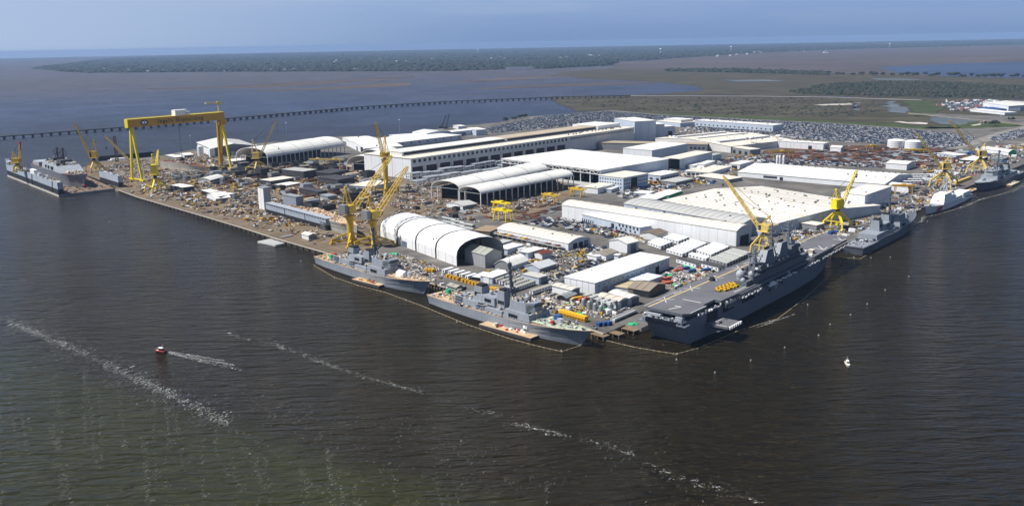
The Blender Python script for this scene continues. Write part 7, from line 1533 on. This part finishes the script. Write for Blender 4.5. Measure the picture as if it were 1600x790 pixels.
u2 = thing('unfinished_hull', 'unfinished hull with timber staging on deck, right of the long grey caisson', 'ship', at(484, 340, 3), 0); d = at(560, 372, 3) - u2.location; u2.rotation_euler.z = math.atan2(d.y, d.x); Lh = d.length; foot(u2.location, u2.rotation_euler.z, 0, -8, Lh, 8)
hull([(0, 0, 7, 8, 10), (Lh * .5, Lh * .5, 7.5, 8.5, 10), (Lh * .8, Lh * .8, 4, 7, 11), (Lh * .97, Lh * 1.0, .2, .4, 12)], mat('primed_hull_grey', (.36, .36, .33), .7, .2, .1, rust=.4), u2, zb=0, deckm=PLY)
litter(u2, 'deck_gear', 2, Lh * .85, -7, 7, 10.1, 200, [PLY, TAN, ORR, WHT, PLY], 32, .5, 2.5)
for i in range(9): mkobj('scaffold', GOODS['scaffold'][0][2], u2, (4 + i * 8, -10.5, 0)); 
# galvanised pipe frames before the assembly hall
FRM = mat('pale_pipe', (.46, .49, .53), .5, .12, .2)
for i in range(18):
    x, y = 648 + (i % 9) * 16.5 + (i // 9) * 10, 283 - (i % 9) * 2.9 + (i // 9) * 8.5
    p = at(x, y, 3); fr = thing('steel_pipe_frame', 'pale pipe frame in the rows before the assembly hall, ' + ('back row' if i < 9 else 'front row'), 'steel frame', p, YA + random.uniform(-.04, .04), 'pale frames before the assembly hall, ' + ('back row' if i < 9 else 'front row')); foot(p, YA, -8, -4, 8, 4)
    hh_ = random.uniform(7, 11); q = M()
    for xx in (-10, 0, 10):
        for yy in (-4, 4): q.bar((xx, yy, 0), (xx, yy, hh_), .7, .7)
        q.bar((xx, -4, hh_), (xx, 4, hh_), .7, .7)
    q.obj('posts', FRM, fr)
    q = M()
    for yy in (-4, 0, 4): q.tube((-11, yy, hh_), (11, yy, hh_), .8, .8, 6)
    for yy in (-4, 4): q.tube((-11, yy, hh_ * .6), (11, yy, hh_ * .6), .5, .5, 6)
    for k in range(8): q.bar((-10 + k * 2.5, -4, hh_), (-7.5 + k * 2.5, 4, hh_), .45, .45)
    q.obj('rails', FRM, fr)



for o, c_, x, y in CARTAG:
    kd = 'car' if c_[1] == 'car' else 'pickup truck'; lb = f'{c_[0]} {kd} parked near {near_mark(x, y)}'; tag(o, lb, kd, lb + ', several alike')
import mathutils.noise as mnoise
LY = [(215, 303), (250, 262), (330, 250), (420, 262), (560, 250), (600, 262), (600, 330), (560, 372), (500, 385), (430, 366), (320, 333)]
scatter('blocks', [(300, 268), (380, 258), (420, 252), (600, 262), (610, 290), (560, 330), (500, 330), (420, 300), (340, 290)], 95, 'in the left fabrication yard', 1)
scatter('blocks', [(440, 262), (540, 245), (560, 252), (480, 266)], 12, 'under the long barrel roof', 2, sc=(.6, .9))
scatter('plates', LY, 60, 'on the dirt of the left yard', 3)
scatter('scrap', LY, 70, 'on the dirt of the left yard', 4)
scatter('palescrap', LY, 22, 'on the dirt of the left yard', 5)
scatter('scaffold', [(250, 270), (340, 262), (420, 290), (480, 320), (400, 322), (300, 298)], 30, 'in the left fabrication yard', 6)
scatter('machines', LY, 36, 'in the left yard', 7, sc=(.9, 1.8)); scatter('reels', LY, 20, 'in the left yard', 8)
scatter_boxes(LY, 36, 'in the left yard', 9, ('white', 'grey', 'tan', 'black', 'black', 'black', 'yellow'))
LQ = [(190, 293), (210, 270), (240, 262), (330, 300), (420, 345), (500, 380), (600, 410), (660, 425), (560, 410), (430, 370), (320, 335), (216, 306)]
scatter('machines', LQ, 26, 'along the left quay edge', 10, sc=(.8, 1.4)); scatter('palescrap', LQ, 10, 'along the left quay edge', 11, sc=(.4, .8)); scatter('scrap', LQ, 24, 'along the left quay edge', 12, sc=(.4, .9))
scatter_boxes(LQ, 18, 'along the left quay edge', 13, ('white', 'grey', 'red', 'black'), (.4, .8))
DK = [(140, 262), (240, 248), (250, 260), (205, 282), (186, 292), (176, 280)]
scatter('scrap', DK, 30, 'on the pier behind the dry dock', 14); scatter('plates', DK, 20, 'on the pier behind the dry dock', 15); scatter('machines', DK, 14, 'on the pier behind the dry dock', 16)
FR = [(270, 255), (300, 240), (400, 240), (420, 255), (360, 262), (320, 262)]
scatter('palescrap', FR, 30, 'behind the gantry crane near the white dock shed', 17); scatter_boxes(FR, 26, 'near the white dock shed', 18); scatter('machines', FR, 20, 'near the white dock shed', 19, sc=(1, 2))
FC = [(630, 290), (760, 275), (880, 282), (870, 320), (800, 345), (640, 350), (610, 320)]
scatter('plates', FC, 40, 'in the central plate yard', 20); scatter('pipes', FC, 40, 'in the central plate yard', 21); scatter('palescrap', FC, 60, 'in the central plate yard', 22, sc=(.5, 1)); scatter('scrap', FC, 60, 'in the central plate yard', 23); scatter('machines', FC, 30, 'in the central plate yard', 24)
scatter('plates', [(800, 335), (860, 318), (890, 320), (870, 335), (820, 345)], 22, 'between the yellow portal cranes', 25, sc=(.8, 1.4)); scatter('blocks', [(640, 325), (700, 320), (740, 330), (700, 345)], 5, 'beside the open yard road', 26, sc=(.4, .6))
QY = [(612, 395), (640, 400), (700, 425), (690, 436), (660, 432), (610, 414)]
scatter('palescrap', QY, 46, 'heaped along the foot of the white tent', 27, sc=(.4, .9)); scatter('tarps', [(600, 395), (630, 400), (632, 410), (605, 408)], 3, 'beside the yellow column crane', 28, sc=(1.2, 2)); scatter('machines', QY, 10, 'along the foot of the white tent', 29); scatter('pipes', QY, 10, 'along the foot of the white tent', 30, sc=(.5, .8))
Q2 = [(670, 436), (720, 448), (800, 470), (860, 485), (930, 512), (936, 518), (860, 500), (760, 474), (680, 448)]
scatter('machines', Q2, 16, 'on the quay beside the destroyers', 31, sc=(.7, 1.1)); scatter_boxes(Q2, 12, 'on the quay beside the destroyers', 32, ('white', 'grey', 'tan'), (.4, .7)); scatter('scrap', Q2, 16, 'on the quay beside the destroyers', 33, sc=(.3, .6))
MC = [(850, 455), (900, 466), (960, 484), (990, 478), (1000, 470), (960, 500), (900, 492), (840, 478)]
scatter('palescrap', MC, 36, 'in the clutter before the big warehouse', 34, sc=(.4, .8)); scatter('machines', MC, 20, 'in the clutter before the big warehouse', 35, sc=(.6, 1)); scatter('tarps', MC, 2, 'in the clutter before the big warehouse', 36, sc=(.7, 1.1)); scatter_boxes(MC, 26, 'in the clutter before the big warehouse', 37, ('grey', 'tan', 'white', 'black'), (.4, .8))
SC = [(1030, 445), (1040, 428), (1070, 412), (1120, 422), (1100, 432), (1055, 452)]
scatter('palescrap', SC, 40, 'in the scrap area left of the flight deck', 38, sc=(.4, .9)); scatter('tarps', SC, 4, 'in the scrap area left of the flight deck', 39, sc=(1, 1.6)); scatter_boxes(SC, 30, 'in the scrap area left of the flight deck', 40, ('white', 'grey', 'grey', 'tan', 'black', 'red'), (.4, .8)); scatter('machines', SC, 16, 'in the scrap area left of the flight deck', 41)
MD = [(780, 378), (900, 385), (985, 398), (930, 408), (860, 440), (760, 425), (800, 400)]
scatter('machines', MD, 40, 'among the small sheds in the middle', 42, sc=(.7, 1.2)); scatter('palescrap', MD, 46, 'among the small sheds in the middle', 43, sc=(.4, .8)); scatter_boxes(MD, 40, 'among the small sheds in the middle', 44, ('white', 'grey', 'tan', 'black', 'yellow'), (.4, .8))
AN = [(900, 352), (1000, 372), (1010, 380), (930, 366)]
scatter('machines', AN, 22, 'in front of the longest white hall', 45, sc=(.7, 1.1)); scatter_boxes(AN, 20, 'in front of the longest white hall', 46, ('white', 'yellow', 'grey', 'tan'), (.4, .7)); scatter('palescrap', AN, 14, 'in front of the longest white hall', 47, sc=(.4, .7))
RB = [(1220, 380), (1290, 355), (1340, 345), (1440, 300), (1500, 270), (1500, 290), (1430, 330), (1340, 362), (1320, 372), (1262, 372)]
scatter('machines', RB, 46, 'on the right-hand quay', 48); scatter('palescrap', RB, 60, 'on the right-hand quay', 49, sc=(.5, 1)); scatter_boxes(RB, 60, 'on the right-hand quay', 50); scatter('tarps', RB, 3, 'on the right-hand quay', 51); scatter('scrap', RB, 30, 'on the right-hand quay', 52)
RF = [(1440, 262), (1500, 235), (1600, 225), (1600, 250), (1560, 262), (1490, 285), (1450, 290)]
scatter_boxes(RF, 90, 'in the far right yard', 53, ('white', 'white', 'grey', 'tan', 'black', 'red', 'blue')); scatter('machines', RF, 40, 'in the far right yard', 54, sc=(1, 1.8)); scatter('palescrap', RF, 50, 'in the far right yard', 55, sc=(.7, 1.3)); scatter('plates', RF, 20, 'in the far right yard', 56)
PY = [(1195, 240), (1300, 233), (1430, 230), (1500, 238), (1480, 256), (1440, 262), (1300, 252), (1200, 252)]
scatter('plates', PY, 150, 'in the rusty plate yard at the back', 57, ang=R(5), sc=(1.2, 2.4)); scatter('pipes', PY, 36, 'in the rusty plate yard at the back', 58, ang=R(5), sc=(1, 1.8)); scatter('scrap', PY, 30, 'in the rusty plate yard at the back', 59, sc=(1, 1.6))
CB = [(1050, 262), (1120, 248), (1200, 240), (1180, 268), (1150, 280), (1060, 298), (990, 310), (960, 305)]
scatter_boxes(CB, 60, 'around the low sheds right of the canopy hall', 60, ('white', 'white', 'grey', 'black', 'blue', 'red')); scatter('machines', CB, 40, 'around the low sheds right of the canopy hall', 61, sc=(1, 1.8)); scatter('palescrap', CB, 40, 'around the low sheds right of the canopy hall', 62)
BK = [(960, 195), (1060, 202), (1200, 212), (1290, 222), (1180, 220), (1120, 225), (1020, 214), (1000, 208)]
scatter_boxes(BK, 60, 'in the back yard before the very long warehouse', 63, ('white', 'white', 'grey', 'black')); scatter('machines', BK, 30, 'in the back yard before the very long warehouse', 64, sc=(1.2, 2)); scatter('palescrap', BK, 30, 'in the back yard before the very long warehouse', 65, sc=(1, 1.6))
WB = [(560, 222), (640, 215), (700, 205), (760, 200), (700, 214), (620, 220), (560, 234)]
scatter_boxes(WB, 40, 'on the far river bank', 66, ('white', 'grey', 'black')); scatter('palescrap', WB, 30, 'on the far river bank', 67, sc=(1, 1.5))
FO = [(1460, 157), (1545, 157), (1570, 172), (1500, 174)]
far_tr = M()
for i in range(70):
    x, y = random.uniform(1465, 1560), random.uniform(157, 173)
    far_tr.rbox(*at(x, y, 1.5)[:2], 1.55, random.uniform(7, 13), 3, random.uniform(2.5, 3.6), random.uniform(0, 3), random.choice((0, 0, 0, 1, 2)))

tag(far_tr.obj('distant_trailers', [WHT, GALV, ORR]), 'jumble of pale trailers in the far lot beyond the marsh', 'trailers', kind='stuff')

# fine loose debris too small to count
def debris(name, label, poly, n, seed, mats, smin=.25, smax=1.1, hmax=.7):
    r = random.Random(seed); P = [at(x, y, 3) for x, y in poly]; xs = [p.x for p in P]; ys = [p.y for p in P]; b = M(); k = t = 0
    while k < n and t < n * 12:
        t += 1; x, y = r.uniform(min(xs), max(xs)), r.uniform(min(ys), max(ys))
        if not inpoly(x, y, P) or occupied(x, y, 0): continue
        if lane(x, y, r) or mnoise.noise((x * .045, y * .045, seed)) + .5 * mnoise.noise((x * .15, y * .15, seed)) < r.uniform(-.2, .3): continue
        s = r.uniform(smin, smax) * (1 + (y > 900) * .5); b.rbox(x, y, G + .02, s * r.uniform(.6, 2.6), s * r.uniform(.5, 1.2), r.uniform(.15, hmax) * (1 + (y > 900) * .4), YA + r.choice((0, 1.57)) + r.gauss(0, .3), r.randrange(len(mats))); k += 1
    tag(b.obj(name, mats), label, 'debris', kind='stuff')
DM = [WHT, STEEL, RUST, GALV, TAN, BLK, BLK, PLY, STEEL, WOOD]
debris('yard_debris', 'loose small timber, scrap and stock strewn over the dirt of the left yard', LY, 12000, 1, [STEEL, RUST, RUST, STEEL, BLK, BLK, PLY, WOOD, WOOD, TAN, WHT, GALV, ORG], .4, 1.9, 1.3)
debris('yard_debris', 'small stock strewn around the white dock shed at the far left', FR + DK[:3], 1500, 2, DM)
debris('yard_debris', 'small stock strewn over the central plate yard', FC, 3600, 3, DM + [RUST, RUST])
debris('yard_debris', 'small stores strewn between the sheds in the middle', MD, 1500, 4, DM)
debris('yard_debris', 'small stores strewn along the quay by the tent and destroyers', QY, 1300, 5, DM)
debris('yard_debris', 'small stores strewn before the big warehouse', MC, 1500, 6, DM)
debris('yard_debris', 'coloured bits strewn over the scrap area left of the flight deck', SC, 1500, 7, DM + [ORR, WHT, WHT])
debris('yard_debris', 'small stores strewn along the right-hand quay', RB, 2800, 8, DM + [ORR])
debris('yard_debris', 'small stock strewn over the far right yard', RF, 2400, 9, DM)
debris('yard_debris', 'rusty offcuts strewn through the plate yard at the back', PY, 2200, 10, [RUST, RUST, RUST, STEEL, GALV, BLK], 1, 3)
debris('yard_debris', 'small stores strewn around the low sheds behind the longest hall', CB + [], 1800, 11, DM)
debris('yard_debris', 'small stores strewn before the very long warehouse', BK, 1200, 12, DM, .6, 1.8)
debris('yard_debris', 'small stores strewn in front of the longest white hall', AN, 700, 13, DM)
debris('yard_debris', 'timber and gear strewn along the left quay edge', LQ, 800, 14, DM + [WOOD, WOOD])
debris('yard_debris', 'timber and gear strewn over the pier behind the dry dock', DK, 900, 15, [RUST, STEEL, WOOD, WHT, BLK])

# ---------------------------------------------------------------- lamp masts
lmesh = (M().tube((0, 0, 0), (0, 0, 1), .012, .007, 6).mesh('pole', GALV), M().box(-.06, -.02, .985, .06, .02, 1.02).mesh('lamps', WHT))
for x, y, ty, lb_ in ((299, 236, 212, 'slim lamp mast left of the white dock shed'), (625, 216, 187, 'tall lamp mast standing on the far river bank'), (1288, 252, 218, 'lamp mast in the plate yard, left of three'), (1325, 255, 228, 'lamp mast in the plate yard, middle of three'), (1378, 260, 232, 'lamp mast in the plate yard, right of three'), (1341, 262, 244, 'short lamp mast behind the broad vented hall'), (924.5, 458, 421, 'tall lamp mast at the corner of the big plain warehouse'), (946, 178, 161, 'thin mast at the left end of the car park'), (449, 225, 192, 'black mast behind the long barrel roof'), (1141, 185, 177, 'lamp mast on the grass bank behind the car park'), (1234, 251, 222, 'lamp mast beside the row of white sheds'), (1247, 345, 329, 'lamp mast beside the stained white hall'), (1190, 262, 236, 'lamp mast left of the three silos')):
    p = at(x, y, 3); h = hgt(x, y, ty); r_ = thing('lamp_mast', lb_, 'lamp mast', p)
    for nm, me in zip(('pole', 'lamps'), lmesh): o = mkobj(nm, me, r_); o.scale = (h * .75, h * .75, h)

# ---------------------------------------------------------------- quay details
pile = M().tube((0, 0, -3), (0, 0, 2.2), .45, .4, 6).mesh('quay_pile', WOOD)
fend = M().box(-.25, -.5, -1.5, .25, .5, 2.7).mesh('quay_fender', RUB)
n_ = 0
qw = thing('quay_wall', 'timber-faced quay edge with piles and fenders along the left water front', 'quay', tuple(quay_w[0]))
O = Vector(quay_w[0])
for a_, b_ in zip(quay_w, quay_w[1:]):
    a_, b_ = Vector(a_), Vector(b_); L = (b_ - a_).length; d = (b_ - a_) / L; k = 0
    nn = Vector((-d.y, d.x, 0)); nn = nn if nn.y < 0 else -nn
    while k < L:
        if n_ < 290: mkobj('pile' if n_ % 3 else 'fender', pile if n_ % 3 else fend, qw, a_ + d * k + nn * .6 - O + Vector((0, 0, -3)), math.atan2(d.y, d.x)); n_ += 1
        k += 3.4
    M().bar(a_ + Vector((0, 0, -.05)) - O + nn * .5, b_ + Vector((0, 0, -.05)) - O + nn * .5, .9, .7).obj('kerb', mat('pale_kerb', (.42, .38, .32), .8, .15, .3) if 'pale_kerb' not in MATS else MATS['pale_kerb'], qw)
    for off in (4, 9, 20): M().box(0, -.12, 0, L, .12, .12).obj('crane_rail', STEEL, qw, a_ - nn * off - O); COL.objects[-1].rotation_euler.z = math.atan2(d.y, d.x)
# timber dolphins and ramp at the corner between the ships
for i, (x, y, l_) in enumerate(((938, 528, 'timber mooring platform under the bow of the nearer destroyer'), (962, 525, 'timber mooring platform at the quay corner between the two ships'), (985, 519, 'timber mooring platform beside the assault ship stern'))):
    p = at(x, y, 0); dl = thing('mooring_platform', l_, 'platform', p, R(-45))
    for k in range(6): piece('plank', dl, -5, -3 + k * 1.0, 2.2, 5, -2.1 + k * 1.0, 2.5, WOOD)
    for xx in (-4.5, 0, 4.5):
        for yy in (-2.6, 2.6): mkobj('pile', pile, dl, (xx, yy, 0))
rp = thing('gangway', 'long white-railed ramp on the quay beside the assault ship stern', 'gangway', at(957, 503, 3)); d = at(993, 487.5, 3) - rp.location; rp.rotation_euler.z = math.atan2(d.y, d.x)
M().box(0, -1.6, 1.2, d.length, 1.6, 1.5).box(0, -1.6, 0, .4, 1.6, 1.2).box(d.length * .5, -1.6, 0, d.length * .5 + .4, 1.6, 1.2).obj('deck', G_ROOF, rp); M().box(0, -1.75, 1.2, d.length, -1.6, 2.5).box(0, 1.6, 1.2, d.length, 1.75, 2.5).obj('rail', WHT, rp)
for i, (a_, b_, z, g_) in enumerate((((925, 514), (915, 508), 9, 0), ((1000, 500), (975, 498), 12, 0))): pass
cv = mkobj('tarpaulin_cover', heap_mesh(GRN, 4, 9), None, at(991, 506, 3)); tag(cv, 'green tarpaulin heap on the timber beside the assault ship stern', 'tarpaulin')
# tan plates and pipe loads on the quay between cutter and the far destroyer
bz = thing('long_yellow_girder', 'long pale yellow girder lying on the quay right of the cutter crane', 'girder', at(1492, 288, 3), 0); d = at(1516, 279, 3) - bz.location; bz.rotation_euler.z = math.atan2(d.y, d.x); M().box(0, -1.5, .3, d.length, 1.5, 3).obj('beam', YEL3, bz); M().lattice((0, -1.7, 1.5), (d.length, -1.7, 1.5), .4, .4, 12, .3).obj('bracing', YEL, bz)

# of each crowded kind keep the 300 that show largest, join the rest into one object
def thin_out(name, keep, label):
    L = [o for o in COL.objects if o.parent is None and o.name.split('.')[0] == name and 'label' in o]
    if len(L) <= keep: return
    def sz(o): return -max(o.scale) / max(1, o.location.length)
    L.sort(key=sz); b = M(); mats = []
    for o in L[keep:]:
        parts = [(o, o.matrix_basis)] + [(c, o.matrix_basis @ c.matrix_basis) for c in o.children]
        for q, mw in parts:
            if q.type == 'MESH':
                ms = list(q.data.materials)
                for m_ in ms:
                    if m_ not in mats: mats.append(m_)
                n0 = len(b.v); b.v.extend([tuple(mw @ v.co) for v in q.data.vertices])
                for p_ in q.data.polygons: b.f.append([n0 + i for i in p_.vertices]); b.m.append(mats.index(ms[p_.material_index]))
        for c in list(o.children): bpy.data.objects.remove(c)
        bpy.data.objects.remove(o)
    tag(b.obj('distant_' + name + 's', mats), label, name.replace('_', ' '), kind='stuff')
for k in KITS: unkit(k)
for k in CK.values():
    try: unkit(k)
    except ReferenceError: pass
thin_out('shipping_container', 300, 'many more small distant containers scattered through the yards')
thin_out('material_pile', 300, 'many more small distant piles of materials scattered through the yards')
thin_out('yard_machine', 300, 'many more small distant machines scattered through the yards')
thin_out('scrap_pile', 300, 'many more small distant scrap piles scattered through the yards')
for o in COL.objects:
    if o.parent and o.name.split('.')[0] in ('openings', 'intake', 'gun_platform', 'launcher_hatches', 'railing', 'island_platforms', 'stern_gallery', 'launch_tube', 'lift_bracket'): o['kind'] = 'stuff'
for o in COL.objects:
    if 'label' in o:
        n_ = len(o['label'].replace('-', ' ').split())
        if n_ > 16 or n_ < 4: print('LABEL', n_, o.name, o['label'])
print('OBJECTS', len(bpy.data.objects))
